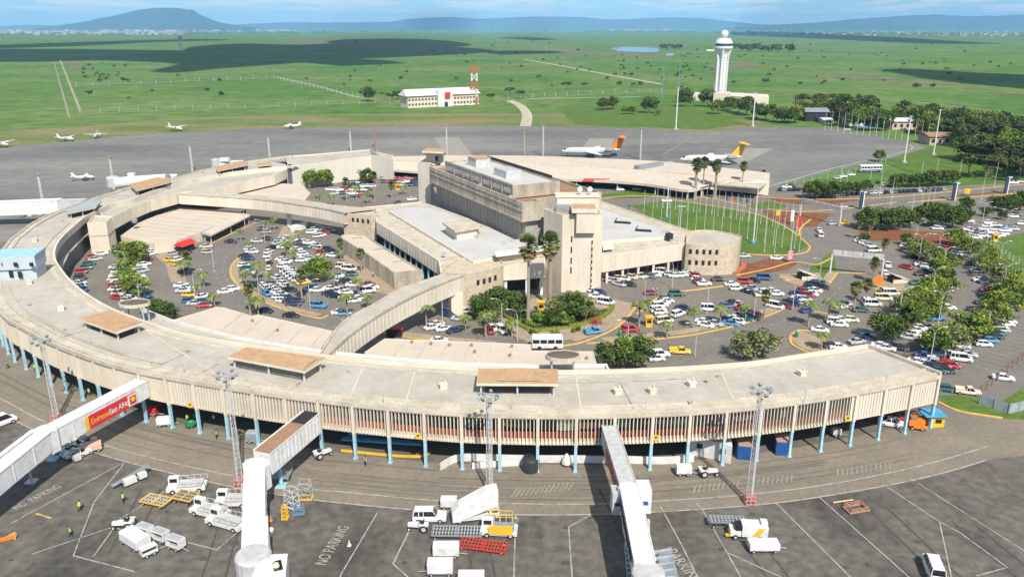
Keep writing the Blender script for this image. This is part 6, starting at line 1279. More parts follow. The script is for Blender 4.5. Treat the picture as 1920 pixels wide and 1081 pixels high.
# underpass stair huts and the red kiosk
def wedge(px, rz, lab, s=1.0):
    p = P(px[0], px[1], .1); t = thing('stair_hood', lab, 'shelter', tuple(p)); ORG[t.name] = Vector((0, 0, 0)); t.rotation_euler = (0, 0, rz); b = MB()
    for sy in (-1, 1): b.prism([Vector((-2.2 * s, sy * 1.3 * s - .1)), Vector((2.2 * s, sy * 1.3 * s - .1)), Vector((2.2 * s, sy * 1.3 * s + .1)), Vector((-2.2 * s, sy * 1.3 * s + .1))], 0, 1.0 * s)
    b.add([(-2.4 * s, -1.6 * s, 2.6 * s), (-2.4 * s, 1.6 * s, 2.6 * s), (2.4 * s, 1.6 * s, .9 * s), (2.4 * s, -1.6 * s, .9 * s), (-2.4 * s, -1.6 * s, 2.4 * s), (-2.4 * s, 1.6 * s, 2.4 * s), (2.4 * s, 1.6 * s, .7 * s), (2.4 * s, -1.6 * s, .7 * s)], [(0, 3, 2, 1), (4, 5, 6, 7), (0, 1, 5, 4), (1, 2, 6, 5), (2, 3, 7, 6), (3, 0, 4, 7)])
    obj('hood', b, M_conc, t); b = MB(); b.box((-1.2 * s, 0, .9 * s), (2.2 * s, 2.3 * s, 1.6 * s)); obj('dark_opening', b, M_black, t)
wedge((1512, 522), .2, 'wedge-roofed underpass hood on the paved island right of the court'); wedge((1682, 528), .2, 'wedge-roofed underpass hood on the booth island in the right car park', 1.0)
p = P(348, 470, .1); t = thing('red_kiosk', 'bright red covered stall under the small palms by the arrivals roof', 'stall', tuple(p)); b = MB(); b.box(p + Vector((0, 0, 1.0)), (3.2, 4.2, 2.0), -.5); obj('walls', b, M_black, t)
b = MB(); R_ = Matrix.Rotation(-.5, 3, 'Z'); b.add([p + R_ @ Vector(v) for v in ((-2.2, -2.7, 2.0), (2.2, -2.7, 2.0), (2.2, 2.7, 2.3), (-2.2, 2.7, 2.3), (0, -2.5, 3.2), (0, 2.5, 3.5))], [(0, 1, 4), (1, 2, 5, 4), (2, 3, 5), (3, 0, 4, 5), (3, 2, 1, 0)]); obj('roof', b, M_red, t)
p = P(304, 470, .1); t = thing('booth', 'white ticket booth with dark window at the left court exit', 'booth', tuple(p)); b = MB(); b.box(p + Vector((0, 0, 1.3)), (2.4, 2.2, 2.6)); obj('walls', b, M_white, t); b = MB(); b.box(p + Vector((0, -1.12, 1.7)), (1.6, .1, .9)); obj('window', b, M_navy, t); b = MB(); b.box(p + Vector((0, 0, 2.7)), (2.8, 2.6, .2)); obj('roof', b, M_whiteg, t)
p = P(1664, 508, .1)
for (x, y, m, lab) in ((752, 630, M_red, 'red canopy of a stall under the front bridge'),):
    p = P(x - 12, y, .1); t = thing('stall', lab, 'stall', tuple(p)); b = MB(); b.box(p + Vector((0, 0, 2.1)), (4, 2, .3)); obj('roof', b, m, t); b = MB(); b.box(p + Vector((0, 0, 1)), (3.4, 1.6, 2)); obj('counter', b, M_black, t)
for x, y in ((1163, 630), (1493, 632)):
    p = P(x, y, .1); t = thing('green_bin', 'green litter bin on the kerb island %s' % ('before the near ring' if x < 1200 else 'at the exit road bend'), 'bin', tuple(p)); b = MB(); b.lathe(p, [(.35, 0), (.45, .8), (.45, 1.2), (.2, 1.5), (.01, 1.6)], 10); obj('body', b, M_green, t)
# fountain/roundel by the back terminal
# fences
def fence(name, px, h, step, lab, m, panel=False, mb2=None):
    pts = resample(PL(px, .1), step); t = thing(name, lab, 'fence', tuple(pts[0])); b = MB()
    for p in pts: b.beam(p, p + Vector((0, 0, h)), .18 * (1 + h * .1), .18)
    if len(pts) <= 0: pass
    obj('posts', b, m, t)
    b = MB()
    for p, q in zip(pts, pts[1:]):
        if panel: b.beam(p + Vector((0, 0, h / 2)), q + Vector((0, 0, h / 2)), .05, h - .1)
        else:
            for z in (.35, .65, .95): b.beam(p + Vector((0, 0, h * z)), q + Vector((0, 0, h * z)), .03, .03)
    obj('panels' if panel else 'rails', b, mb2 or m, t)
fence('sheet_fence', [(1836, 757), (1892, 776), (1960, 758)], 2.0, 2.4, 'grey-blue sheet metal fence at the right edge below the lawn', M_grey, True, mat('sheet_metal', (.30, .36, .38), .5, vary=.15, scale=1))
fence('post_fence', [(1840, 740), (1880, 705), (1960, 640)], 1.6, 3, 'rusty wire fence with posts along the car park edge', mat('rusty_posts', (.28, .17, .11), .9))
fence('post_fence', [(1850, 456), (1900, 492), (1960, 520)], 2.0, 3, 'wire fence with posts beside the far right lawn', M_whiteg)
fence('apron_fence', [(1440, 356), (1520, 342), (1600, 326), (1660, 308)], 2.6, 6, 'wire fence between the far apron and the parked cars', M_lgrey)
fence('enclosure_fence', [(143, 163), (512, 147), (672, 185)], 4.5, 18, 'long white post fence round the far green enclosure', M_white)
fence('enclosure_fence', [(152, 213), (420, 204), (760, 193)], 4, 14, 'post fence on the near side of the green enclosure', M_whiteg)
fence('enclosure_fence', [(112, 114), (152, 213)], 4, 22, 'post fence on the left side of the green enclosure', mat('pale_post', (.5, .4, .3), .9))
fence('enclosure_fence', [(930, 187), (1080, 178), (1240, 172)], 4, 14, 'white post fence on the plain behind the curving track', M_white)

# ================================================================ FAR BUILDINGS
HB = thing('fire_station', 'long white two-storey building with pale metal roof and red emblem on the plain', 'building', tuple(P(830, 200)))
a_, c_ = P(765, 203), P(897, 196); hh = hgt(830, 201, 179); d_ = (c_ - a_); e_ = Vector((-d_.y, d_.x, 0)).normalized() * 16
b = MB(); b.prism([a_, c_, c_ + e_, a_ + e_], 0, hh); 
for k in (.44, .5, .56): q = a_ + d_ * k
obj('wall', b, mat('cream_wall', (.62, .55, .44), .8, vary=.06), HB)
b = MB(); m0 = a_ + e_ * .5; m1 = c_ + e_ * .5; n_ = e_.normalized(); dn = d_.normalized()
A2, C2, A3, C3 = a_ - n_ * 1.5 - dn * 1.5, c_ - n_ * 1.5 + dn * 1.5, a_ + e_ + n_ * 1.5 - dn * 1.5, c_ + e_ + n_ * 1.5 + dn * 1.5
b.add([A2 + Vector((0, 0, hh)), C2 + Vector((0, 0, hh)), m1 + Vector((0, 0, hh + 5)), m0 + Vector((0, 0, hh + 5)), A3 + Vector((0, 0, hh)), C3 + Vector((0, 0, hh))], [(0, 1, 2, 3), (3, 2, 5, 4), (0, 3, 4), (1, 5, 2), (0, 4, 5, 1)]); obj('roof', b, M_white, HB)
b = MB(); q = a_ + d_ * .5; b.prism([q - dn * 7 - n_ * 3, q + dn * 7 - n_ * 3, q + dn * 7 + e_, q - dn * 7 + e_], 0, hh + 3.5); obj('porch_block', b, M_white, HB)
b = MB(); b.box(q - n_ * 3.3 + Vector((2, 0, hh)), (5, .3, 4.5), atan2(d_.y, d_.x)); obj('red_emblem', b, M_red, HB)
b = MB()
for z in (hh * .28, hh * .68):
    for k in range(22):
        if 9 <= k <= 12: continue
        w = a_ + d_ * ((k + .5) / 22) - n_ * .05; b.box((w.x, w.y, z), (1.9, .3, 1.7), atan2(d_.y, d_.x))
obj('window_bands', b, mat('far_window', (.12, .09, .07), .5), HB)
b = MB(); b.box(a_ + d_ * .5 - n_ * 3.2 + Vector((0, 0, 2)), (4, .4, 4)); obj('doorway', b, M_black, HB)
mp = P(890, 196); mh = hgt(890, 196, 122); t = thing('radio_mast', 'red and white banded lattice mast beside the building on the plain', 'mast', tuple(mp))
for k in range(5):
    b = MB(); z0, z1 = mh * k / 5, mh * (k + 1) / 5
    for s in ((-1, -1), (1, -1), (1, 1), (-1, 1)): b.tube([mp + Vector((s[0] * 2.3, s[1] * 2.3, z0)), mp + Vector((s[0] * 2.3, s[1] * 2.3, z1))], .5, 5)
    for s, u in (((-1, -1), (1, -1)), ((1, -1), (-1, -1)), ((-1, 1), (1, -1))): b.beam(mp + Vector((s[0] * 2.3, s[1] * 2.3, z0)), mp + Vector((u[0] * 2.3, u[1] * 2.3, z1)), .5, .5)
    obj('mast_section', b, [mat('mast_red', (.5, .08, .04), .7), M_white][k % 2], t)
# control tower
cx_ = P(1349, 186); TWR = thing('control_tower', 'tall white airport control tower with flared cab and white radar ball', 'control tower', tuple(cx_)); th = hgt(1349, 186, 78)
b = MB()
for k in range(6):
    a = k * pi / 3 + .3; q = Vector((cos(a) * 4.2, sin(a) * 4.2, 0)); b.box(cx_ + q + Vector((0, 0, th * .36)), (3.6, 2.2, th * .72), a)
    b.loft([[cx_ + Matrix.Rotation(a, 3, 'Z') @ Vector(v) for v in ((2.4, -1.1, th * .70), (6.0, -1.1, th * .70), (6.0, 1.1, th * .70), (2.4, 1.1, th * .70))], [cx_ + Matrix.Rotation(a, 3, 'Z') @ Vector(v) for v in ((5, -1.1, th * .9), (8.3, -1.1, th * .9), (8.3, 1.1, th * .9), (5, 1.1, th * .9))]])
b.lathe(cx_, [(4.6, 0), (4.6, th * .78), (7.5, th * .88)], 18); obj('shaft', b, M_white, TWR)
b = MB()
for k in range(14): b.box(cx_ + Vector((.5, -4.65, 4 + k * th * .05)), (1.0, .5, .9))
obj('slot_windows', b, M_grey, TWR)
b = MB(); b.lathe(cx_, [(7.6, th * .88), (8.9, th * .885), (8.9, th * .915), (7.8, th * .92)], 24); obj('gallery', b, M_white, TWR)
b = MB(); b.lathe(cx_, [(7.4, th * .92), (8.0, th * .965)], 24); obj('cab_glass', b, mat('cab_glass', (.03, .10, .12), .2), TWR)
b = MB(); b.lathe(cx_, [(8.2, th * .965), (8.2, th * .98), (6.0, th * 1.05), (2.5, th * 1.06)], 24); obj('cab_roof', b, M_white, TWR)
b = MB(); rz_ = 3.6; b.lathe(cx_ + Vector((0, 0, th * 1.06 + rz_ * .95)), [(max(.01, rz_ * sin(pi * k / 12)), -rz_ * cos(pi * k / 12)) for k in range(13)], 20); obj('radar_ball', b, M_white, TWR, sm=True)
b = MB(); b.box(cx_ + Vector((-12, 0, th * .85)), (8, 3, 1.2)); obj('balcony', b, M_white, TWR)
tb = thing('tower_base_building', 'low cream building with flat roof around the foot of the control tower', 'building', tuple(P(1390, 195)))
z_ = 7.5; b = MB(); b.prism(PL([(1352, 178), (1392, 181.5), (1442, 182), (1440, 177), (1385, 174), (1352, 173)], z_), 0, z_); b.prism(PL([(1300, 177), (1344, 178), (1344, 173), (1304, 173)], z_ - 2), 0, z_ - 2); b.prism(PL([(1338, 175), (1370, 176), (1370, 172), (1340, 172)], 12), 0, 12); obj('wall', b, mat('cream_wall', (.62, .55, .44), .8), tb)
b = MB(); w0, w1 = P(1392, 194), P(1440, 194.5); b.beam(w0 + Vector((0, -.5, 5)), w1 + Vector((0, -.5, 5)), .5, .8); obj('brown_wall_strip', b, M_brownd, tb)  # raised dark brown strip along the front wall
# wooden water-tower-like radar far left, small masts
rp = P(340, 96); t = thing('radar_tower', 'distant small white domed radar tower on the dark part of the plain', 'radar tower', tuple(rp)); b = MB(); b.tube([rp, rp + Vector((0, 0, 34))], [3.2, 2], 6); obj('frame', b, M_white, t); b = MB(); b.lathe(rp + Vector((0, 0, 40)), [(max(.05, 7 * sin(pi * k / 8)), -7 * cos(pi * k / 8)) for k in range(9)], 14); obj('dome', b, M_white, t)
for i, (x, yb, yt) in enumerate([(1241, 185, 118), (1271, 185, 118)]): p = P(x, yb); h_ = hgt(x, yb, yt); o = MB(); o.tube([p, p + Vector((0, 0, h_))], [.6, .35], 4); obj('grey_mast', o, M_grey, None, 'thin grey lattice mast on the plain left of the control tower, %s of two' % ('left' if i == 0 else 'right'), 'mast', 'thin masts by the control tower')
tp_ = P(705, 330); t = thing('telecom_mast', 'rusty lattice telecom mast rising behind the white rear annex', 'mast', tuple(tp_)); hh_ = hgt(705, 330, 228); b = MB()
for s in ((-1, -1), (1, -1), (0, 1)): b.tube([tp_ + Vector((s[0] * .9, s[1] * .9, 0)), tp_ + Vector((s[0] * .6, s[1] * .6, hh_))], .13, 4)
n_ = 16
for j in range(n_):
    z0, z1 = hh_ * j / n_, hh_ * (j + 1) / n_
    for s, u in (((-1, -1), (1, -1)), ((1, -1), (0, 1)), ((0, 1), (-1, -1))): b.beam(tp_ + Vector((s[0] * .8, s[1] * .8, z0)), tp_ + Vector((u[0] * .8, u[1] * .8, z1)), .1, .1)
obj('lattice', b, mat('mast_rust', (.35, .2, .15), .8), t)
b = MB()
for z, a in ((12, 0), (13.5, 2), (15, 4)): b.lathe(tp_ + Vector((cos(a) * 1.2, sin(a) * 1.2, z)), [(.01, -.4), (.8, -.3), (.8, .3), (.01, .4)], 10)
obj('aerials', b, M_grey, t)
# cargo village in the trees
for i, (x0, x1, yb, yt, m, lab) in enumerate([(1510, 1552, 228, 203, M_dark, 'dark-fronted shed with grey roof among poles beyond the far apron'), (1585, 1600, 222, 205, M_white, 'small white gabled hut in the wooded belt'), (1592, 1655, 236, 218, M_conc, 'low pale terrace with blue edging by the wooded belt'), (1622, 1648, 228, 215, M_white, 'white two-storey building among palms in the wooded belt'), (1672, 1742, 243, 222, mat('pink_wall', (.55, .40, .33), .8), 'long pinkish bungalow with white roof in the wooded belt'), (1742, 1860, 272, 250, mat('shed_wall', (.40, .33, .27), .8), 'long low brown-roofed shed under the dark trees at right'), (1545, 1560, 232, 222, M_white, 'tiny white kiosk beside the apron poles')]):
    a_, c_ = P(x0, yb), P(x1, yb); hh = hgt((x0 + x1) / 2, yb, yt) * .72; t = thing('low_building', lab, 'building', tuple((a_ + c_) / 2)); dd = Vector((0, 14, 0)); b = MB(); b.prism([a_, c_, c_ + dd, a_ + dd], 0, hh)
    obj('wall', b, m, t); b = MB(); o_ = Vector((1, 0, 0)); b.add([a_ - o_ + Vector((0, -1, hh)), c_ + o_ + Vector((0, -1, hh)), c_ + o_ + Vector((0, 7, hh * 1.35)), a_ - o_ + Vector((0, 7, hh * 1.35)), a_ - o_ + Vector((0, 15, hh)), c_ + o_ + Vector((0, 15, hh))], [(0, 1, 2, 3), (3, 2, 5, 4), (0, 3, 4), (1, 5, 2), (0, 4, 5, 1)]); obj('roof', b, M_grey if i == 0 else M_brownd if i == 5 else M_white, t)
    b = MB(); n = max(2, int((c_ - a_).length / 4))
    for k in range(n): b.box(a_.lerp(c_, (k + .5) / n) + Vector((0, -.05, hh * .5)), (1.8, .2, hh * .4))
    obj('openings', b, M_black, t)
sheet('swimming_pool', [(1596, 237), (1628, 240), (1655, 243), (1640, 240), (1605, 235)], .15, M_sblue)
sheet('park_road', [(1850, 290), (1960, 304), (1960, 310), (1850, 296)], .2, M_pave)
# ================================================================ BOARDING BRIDGES
def tunnel(mb, a, c, w, h, ribs=1.2, mi=0, mtop=None):
    """a, c: top centre points; box hangs below"""
    a, c = Vector(a), Vector(c); d = (c - a).normalized(); sd_ = Vector((d.y, -d.x, 0)).normalized(); dz = Vector((0, 0, -h))
    q = [a + sd_ * w / 2, a - sd_ * w / 2, a - sd_ * w / 2 + dz, a + sd_ * w / 2 + dz]; r = [c + sd_ * w / 2, c - sd_ * w / 2, c - sd_ * w / 2 + dz, c + sd_ * w / 2 + dz]
    mb.loft([q, r], mi)
    if mtop is not None: up = Vector((0, 0, .03)); mb.loft([[q[0] + up - sd_ * .15, q[1] + up + sd_ * .15, q[1] + sd_ * .15, q[0] - sd_ * .15], [r[0] + up - sd_ * .15, r[1] + up + sd_ * .15, r[1] + sd_ * .15, r[0] - sd_ * .15]], mtop)
    n = int((c - a).length / ribs)
    for k in range(1, n):
        p = a + d * (k * ribs)
        for s in (-1, 1): mb.box(p + sd_ * s * (w / 2 + .03) + Vector((0, 0, -h / 2)), (.1, .1, h - .2), atan2(sd_.y, sd_.x), mi)
    for s in (-1, 1): mb.beam(a + sd_ * s * w / 2 + Vector((0, 0, .05)), c + sd_ * s * w / 2 + Vector((0, 0, .05)), .14, .14, mi)
def leg(parent, p, z, r=.28, m=None, name='support_column'):
    b = MB(); b.box(Vector((p.x, p.y, .2)), (1.5, 1.5, .4)); b.tube([(p.x, p.y, .1), (p.x, p.y, z)], r, 10); obj(name, b, m or M_blue, parent)
def bogie(parent, p, z, ang=0):
    b = MB(); R_ = Matrix.Rotation(ang, 3, 'Z')
    for s in (-1, 1): b.beam(Vector((p.x, p.y, 0)) + R_ @ Vector((s * 1.5, 0, .7)), Vector((p.x, p.y, 0)) + R_ @ Vector((s * 1.3, 0, z)), .3, .3)
    b.beam(Vector((p.x, p.y, .8)) + R_ @ Vector((-1.7, 0, 0)), Vector((p.x, p.y, .8)) + R_ @ Vector((1.7, 0, 0)), .5, .4); obj('lifting_legs', b, M_whiteg, parent)
    for s in (-1, 1): b = MB(); c = Vector((p.x, p.y, .5)) + R_ @ Vector((s * 1.2, 0, 0)); ax = R_ @ Vector((.2, 0, 0)); b.tube([c - ax, c + ax], .5, 12); obj('wheel', b, M_dark, parent)
A0, A1 = P(266, 712, 8.3), P(86, 806, 8.0); A2 = P(-70, 925, 6.8)
JA = thing('boarding_bridge', 'white boarding bridge with red advertising banner leaving the ring towards the left edge', 'boarding bridge', (A1.x, A1.y, 0))
b = MB(); tunnel(b, A0, A1, 2.5, 2.9, 3); obj('upper_tunnel', b, M_white, JA)
b = MB(); tunnel(b, A1 + Vector((-.2, -.5, .2)), A2, 3.1, 3.0, 4); b.beam(A1 + Vector((-1.3, -1, .5)), A2 + Vector((-1.3, 0, .35)), .5, .3); obj('lower_tunnel', b, M_white, JA)
b = MB(); b.lathe((A1.x, A1.y, 4.7), [(1.75, 0), (1.75, 3.5), (1.5, 3.65), (.01, 3.7)], 8); obj('rotunda', b, M_white, JA)
leg(JA, P(101, 862), 5, .35); leg(JA, P(60, 905), 4.2, .2, M_lgrey)
for s in (0, 1, 2):
    q = A0 + (A1 - A0) * .0 + Vector((-1.2 + s * .9, 1.2, .5)); b = MB(); b.box(q, (.45, .5, .6)); obj('roof_unit', b, M_dark, JA)
dA = (A1 - A0).normalized(); nA = Vector((dA.y, -dA.x, 0)).normalized(); nA = nA if nA.y < 0 else -nA
def on_side(t, zz, o=.1): v = A0 + (A1 - A0) * t + nA * (1.25 + o); return Vector((v.x, v.y, v.z - zz))
t0_, t1_ = .155, .665
b = MB(); b.loft([[on_side(t0_, .5), on_side(t1_, .5), on_side(t1_, 2.75), on_side(t0_, 2.75)], [on_side(t0_, .5, .16), on_side(t1_, .5, .16), on_side(t1_, 2.75, .16), on_side(t0_, 2.75, .16)]]); bn = obj('banner', b, M_red, JA)
b = MB(); b.loft([[on_side(t1_, .5, .15), on_side(t1_ + .035, .5, .15), on_side(t1_ + .035, 2.75, .15), on_side(t1_, 2.75, .15)], [on_side(t1_, .5, .17), on_side(t1_ + .035, .5, .17), on_side(t1_ + .035, 2.75, .17), on_side(t1_, 2.75, .17)]]); obj('yellow_edge', b, M_yel, bn)
def bant(s, t, zz, size, m, sx=1.0):
    cu = bpy.data.curves.new('banner_words', 'FONT'); cu.body = s; cu.size = size; cu.shear = .15; cu.extrude = .01; cu.offset = .02; cu.materials.append(m)
    o = bpy.data.objects.new('tmp', cu); COL.objects.link(o); bpy.context.view_layer.update(); me = bpy.data.meshes.new_from_object(o); bpy.data.objects.remove(o)
    o = bpy.data.objects.new('banner_words', me); COL.objects.link(o); o.parent = bn
    xax = -dA; xax.normalize(); zax = nA.copy(); yax = zax.cross(xax); M4 = Matrix((xax, yax, zax)).transposed().to_4x4(); pos = on_side(t, zz, .19) - worg(JA)
    M4.translation = pos; o.matrix_local = M4 @ Matrix.Diagonal((sx, 1, 1, 1))
bant('Emirates', t1_ - .015, 2.1, 1.35, mat('gold_letters', (.8, .35, .05), .5), .74); bant('East Africa', t1_ - .205, 2.1, 1.3, M_white, .74)
ec = on_side(t0_ + .045, 1.6, .2)
b = MB(); b.box(ec, (1.9, .05, 1.9), atan2(dA.y, dA.x)); obj('emblem_square', b, M_white, bn)
b = MB(); b.box(ec + nA * .05, (1.3, .05, 1.4), atan2(dA.y, dA.x)); obj('emblem_shield', b, M_red, bn)
b = MB(); b.tube([ec + nA * .07 + Vector((0, 0, .1)), ec + nA * .13 + Vector((0, 0, .1))], .42, 14); obj('emblem_disc', b, M_yel, bn)
B0, B1 = P(584, 772, 8.4), P(491, 847, 8.2)
JB = thing('boarding_bridge', 'white ribbed boarding bridge with brown roof turning down to a round cab at bottom left', 'boarding bridge', (B1.x, B1.y, 0))
b = MB(); tunnel(b, B0, B1, 2.9, 3.3, .95, 0, 1); obj('upper_tunnel', b, [M_white, M_brownd], JB)
b = MB(); R0_ = P(480, 868, 8.2); b.lathe((R0_.x, R0_.y, 4.6), [(1.9, 0), (1.9, 3.6), (1.6, 3.75), (.01, 3.8)], 8); obj('rotunda', b, M_white, JB)
C1 = P(477, 865, 8.3); C2 = P(476, 980, 7.6); C3 = P(478, 1030, 7.2)
b = MB(); tunnel(b, C1, C2, 2.6, 2.9, 2.2); obj('middle_tunnel', b, M_white, JB)
b = MB(); tunnel(b, C2 + Vector((0, .6, .3)), C3, 2.9, 3.1, 2.0); obj('lower_tunnel', b, M_white, JB)
b = MB(); b.lathe((C3.x + .1, C3.y - 1.0, 3.3), [(2.1, 0), (2.1, 3.9), (1.9, 4.15), (.01, 4.2)], 20); obj('cab_drum', b, M_whiteg, JB)
K = Vector((C3.x + 2.6, C3.y - 2.6, 0)); b = MB(); b.loft([[K + Vector(v) for v in ((-1.6, 1.5, 3.4), (1.3, 2.2, 3.4), (1.3, 2.2, 7.0), (-1.6, 1.5, 7.3))], [K + Vector(v) for v in ((-1.6, -2.5, 3.4), (1.9, -1.0, 3.4), (1.9, -1.0, 6.7), (-1.6, -2.5, 7.0))]]); obj('cab_hood', b, M_white, JB)
b = MB(); b.box(K + Vector((.7, .1, 6.95)), (1.0, 1.7, .15), .4); obj('cab_window', b, M_glass, JB)
b = MB(); b.lathe(K + Vector((.6, -.1, 7.0)), [(.4, 0), (.3, .35), (.01, .45)], 10); obj('cab_beacon', b, mat('cream_lamp', (.8, .7, .45), .5), JB)
b = MB(); v0 = B0 + Vector((0, 0, .06)); b.beam(v0, v0.lerp(B1, .3), 2.3, .05); obj('dark_roof_sheet', b, M_dark, JB)
leg(JB, P(528, 912), 5, .3, M_blue); bogie(JB, P(478, 960), 4.6, 0); leg(JB, P(468, 915), 4.8, .3, M_whiteg)
pf = P(524, 903); b = MB(); b.box((pf.x, pf.y, 1.4), (3.6, 2.6, .25)); [b.beam((pf.x + sx * 1.7, pf.y + sy * 1.2, 0), (pf.x + sx * 1.7, pf.y + sy * 1.2, 2.5), .12, .12) for sx in (-1, 1) for sy in (-1, 1)]; [b.beam((pf.x - 1.7, pf.y + sy * 1.2, z), (pf.x + 1.7, pf.y + sy * 1.2, z), .08, .08) for sy in (-1, 1) for z in (1.9, 2.5)]; obj('service_platform', b, M_grey, JB)
D0, D1, D2 = P(1142, 797, 8.4), P(1180, 914, 8.1), P(1209, 1050, 7.4)
JC = thing('boarding_bridge', 'grey-white boarding bridge dropping from the ring centre right down to the bottom edge', 'boarding bridge', (D1.x, D1.y, 0))
b = MB(); tunnel(b, D0, D1, 2.2, 2.9, 2.0); obj('upper_tunnel', b, M_whiteg, JC)
b = MB(); tunnel(b, D1 + Vector((0, .4, .2)), D2, 2.4, 2.9, 2.5); obj('lower_tunnel', b, M_white, JC)
b = MB(); b.lathe((D1.x, D1.y, 4.8), [(1.5, 0), (1.5, 3.4), (1.3, 3.5), (.01, 3.55)], 8); obj('rotunda', b, M_white, JC)
b = MB(); q = P(1203, 925, 6.5); b.box(q + Vector((0, 0, -.4)), (2.2, 2.8, 3.4)); obj('side_cabin', b, M_white, JC); b = MB(); b.box(q + Vector((-.1, -1.45, -.5)), (1.5, .1, .5)); obj('cabin_window', b, M_navy, JC)
b = MB(); q = P(1158, 930, 6.5); b.box(q + Vector((0, 0, -.5)), (1.6, 2.4, 3.0)); obj('side_cabin', b, M_whiteg, JC); b = MB(); b.box(q + Vector((0, -1.25, -.4)), (1.1, .1, .5)); obj('cabin_window', b, M_navy, JC)
dD = (D2 - D1).normalized(); nD = Vector((dD.y, -dD.x, 0)).normalized(); nD = nD if nD.x < 0 else -nD
b = MB()
for k in range(10): v = D1 + (D2 - D1) * (.12 + k * .085) + nD * 1.38; b.box((v.x, v.y, v.z - .9), (.12, .75, .75), atan2(dD.y, dD.x) - pi / 2)
obj('side_windows', b, M_glass, JC)
dU = (D1 - D0); nU = Vector((dU.y, -dU.x, 0)).normalized(); nU = nU if nU.x < 0 else -nU
b = MB(); v0, v1 = D0 + dU * .3 + nU * 1.17, D0 + dU * .92 + nU * 1.17; b.beam(v0 + Vector((0, 0, -1.7)), v1 + Vector((0, 0, -1.7)), .06, 1.5); obj('side_advert', b, M_redb, JC)
b = MB(); b.lathe((D2.x + .2, D2.y - 1.4, 3.2), [(1.9, 0), (1.9, 3.7), (1.7, 3.9), (.01, 3.95)], 20); obj('cab_drum', b, M_whiteg, JC)
b = MB(); q = P(1250, 1060, 6.2); b.loft([[q + Vector(v) for v in ((-.5, 2.4, -2), (1.0, 2.8, -2), (1.0, 2.8, .6), (-.5, 2.4, .4))], [q + Vector(v) for v in ((-1.4, -2.6, -2), (.9, -2.4, -2), (.9, -2.4, .1), (-1.4, -2.6, -.2))]]); obj('folding_hood', b, M_grey, JC)
b = MB()
for k in range(5): b.box(q + Vector((-.1 + .0 * k, 2.2 - k * 1.05, .35 - k * .12)), (2.2, .12, .5), .15)
obj('hood_ribs', b, M_lgrey, JC)
leg(JC, P(1178, 958), 4.9, .3, M_whiteg); bogie(JC, P(1195, 1030), 4.4, .2)
b = MB(); st_ = P(1196, 1070); [b.box((st_.x - 1.2 - k * .0, st_.y + 1 - k * .5, 3.4 - k * .35), (1.0, .4, .08)) for k in range(8)]; b.beam((st_.x - 1.7, st_.y + 1.2, 3.4), (st_.x - 1.7, st_.y - 3, .6), .08, .25); b.beam((st_.x - .7, st_.y + 1.2, 3.4), (st_.x - .7, st_.y - 3, .6), .08, .25); obj('stairs', b, M_lgrey, JC)
E0, E1 = P(160, 374, 8.5), P(-60, 381, 8.0)
JD = thing('boarding_bridge', 'long white boarding bridge running off the left edge behind the ring', 'boarding bridge', (E0.x, E0.y, 0)); b = MB(); tunnel(b, E0, E0.lerp(E1, .25), 3.4, 3.2, 4); obj('upper_tunnel', b, M_whiteg, JD); b = MB(); tunnel(b, E0.lerp(E1, .22) + Vector((0, 0, .3)), E1, 4.0, 4.4, 5); obj('lower_tunnel', b, M_white, JD); leg(JD, P(75, 402), 5, .4, M_white); leg(JD, P(57, 405), 4, .5, M_whiteg)
b = MB(); b.beam(P(30, 393, 3.8), P(50, 403, .4), .6, .6); obj('stairs', b, M_white, JD)
F0, F1 = P(332, 324, 9), P(214, 334, 8.6)
JE = thing('boarding_bridge', 'white boarding bridge with grey cab lying behind the ring below the second far mast', 'boarding bridge', (F0.x, F0.y, 0)); b = MB(); fv = F1 - F0; b.tube([F0 + Vector((0, 0, -.8)), F0 + fv * .08 + Vector((0, 0, -1.3)), F0 + fv * .22 + Vector((0, 0, -1.8)), F0 + fv * .5 + Vector((0, 0, -2.0)), F1 + Vector((0, 0, -2.0))], [.3, 1.1, 1.8, 2.1, 2.2], 14); q = P(247, 327, 9.2); b.box(q, (2.6, 2.0, 1.2)); obj('tunnel', b, M_white, JE)
b = MB(); q = P(213, 345, 4); b.lathe((q.x, q.y, 3), [(2.6, 0), (2.6, 3.6), (2.0, 4.2), (.01, 4.3)], 14); obj('cab_drum', b, M_whiteg, JE); b = MB(); q = P(318, 329, 8.5); b.tube([q + Vector((0, -1.2, 0)), q + Vector((0, -2.2, 0))], 1.0, 12); obj('round_window', b, M_grey, JE); leg(JE, P(222, 352), 3, .5, M_dark)
JF = thing('boarding_bridge', 'stubby white boarding bridge behind the second roof canopy of the far ring', 'boarding bridge', tuple(P(420, 310))); b = MB(); tunnel(b, P(455, 302, 8.5), P(412, 303, 8.5), 3.6, 3.4, 4); b.box(P(422, 299, 9.6), (4, 2.4, 1.6)); obj('tunnel', b, M_white, JF); b = MB(); q = P(405, 305, 5); b.lathe((q.x, q.y, 3), [(2.2, 0), (2.2, 3.6), (.01, 4.2)], 12); obj('cab_drum', b, M_whiteg, JF)

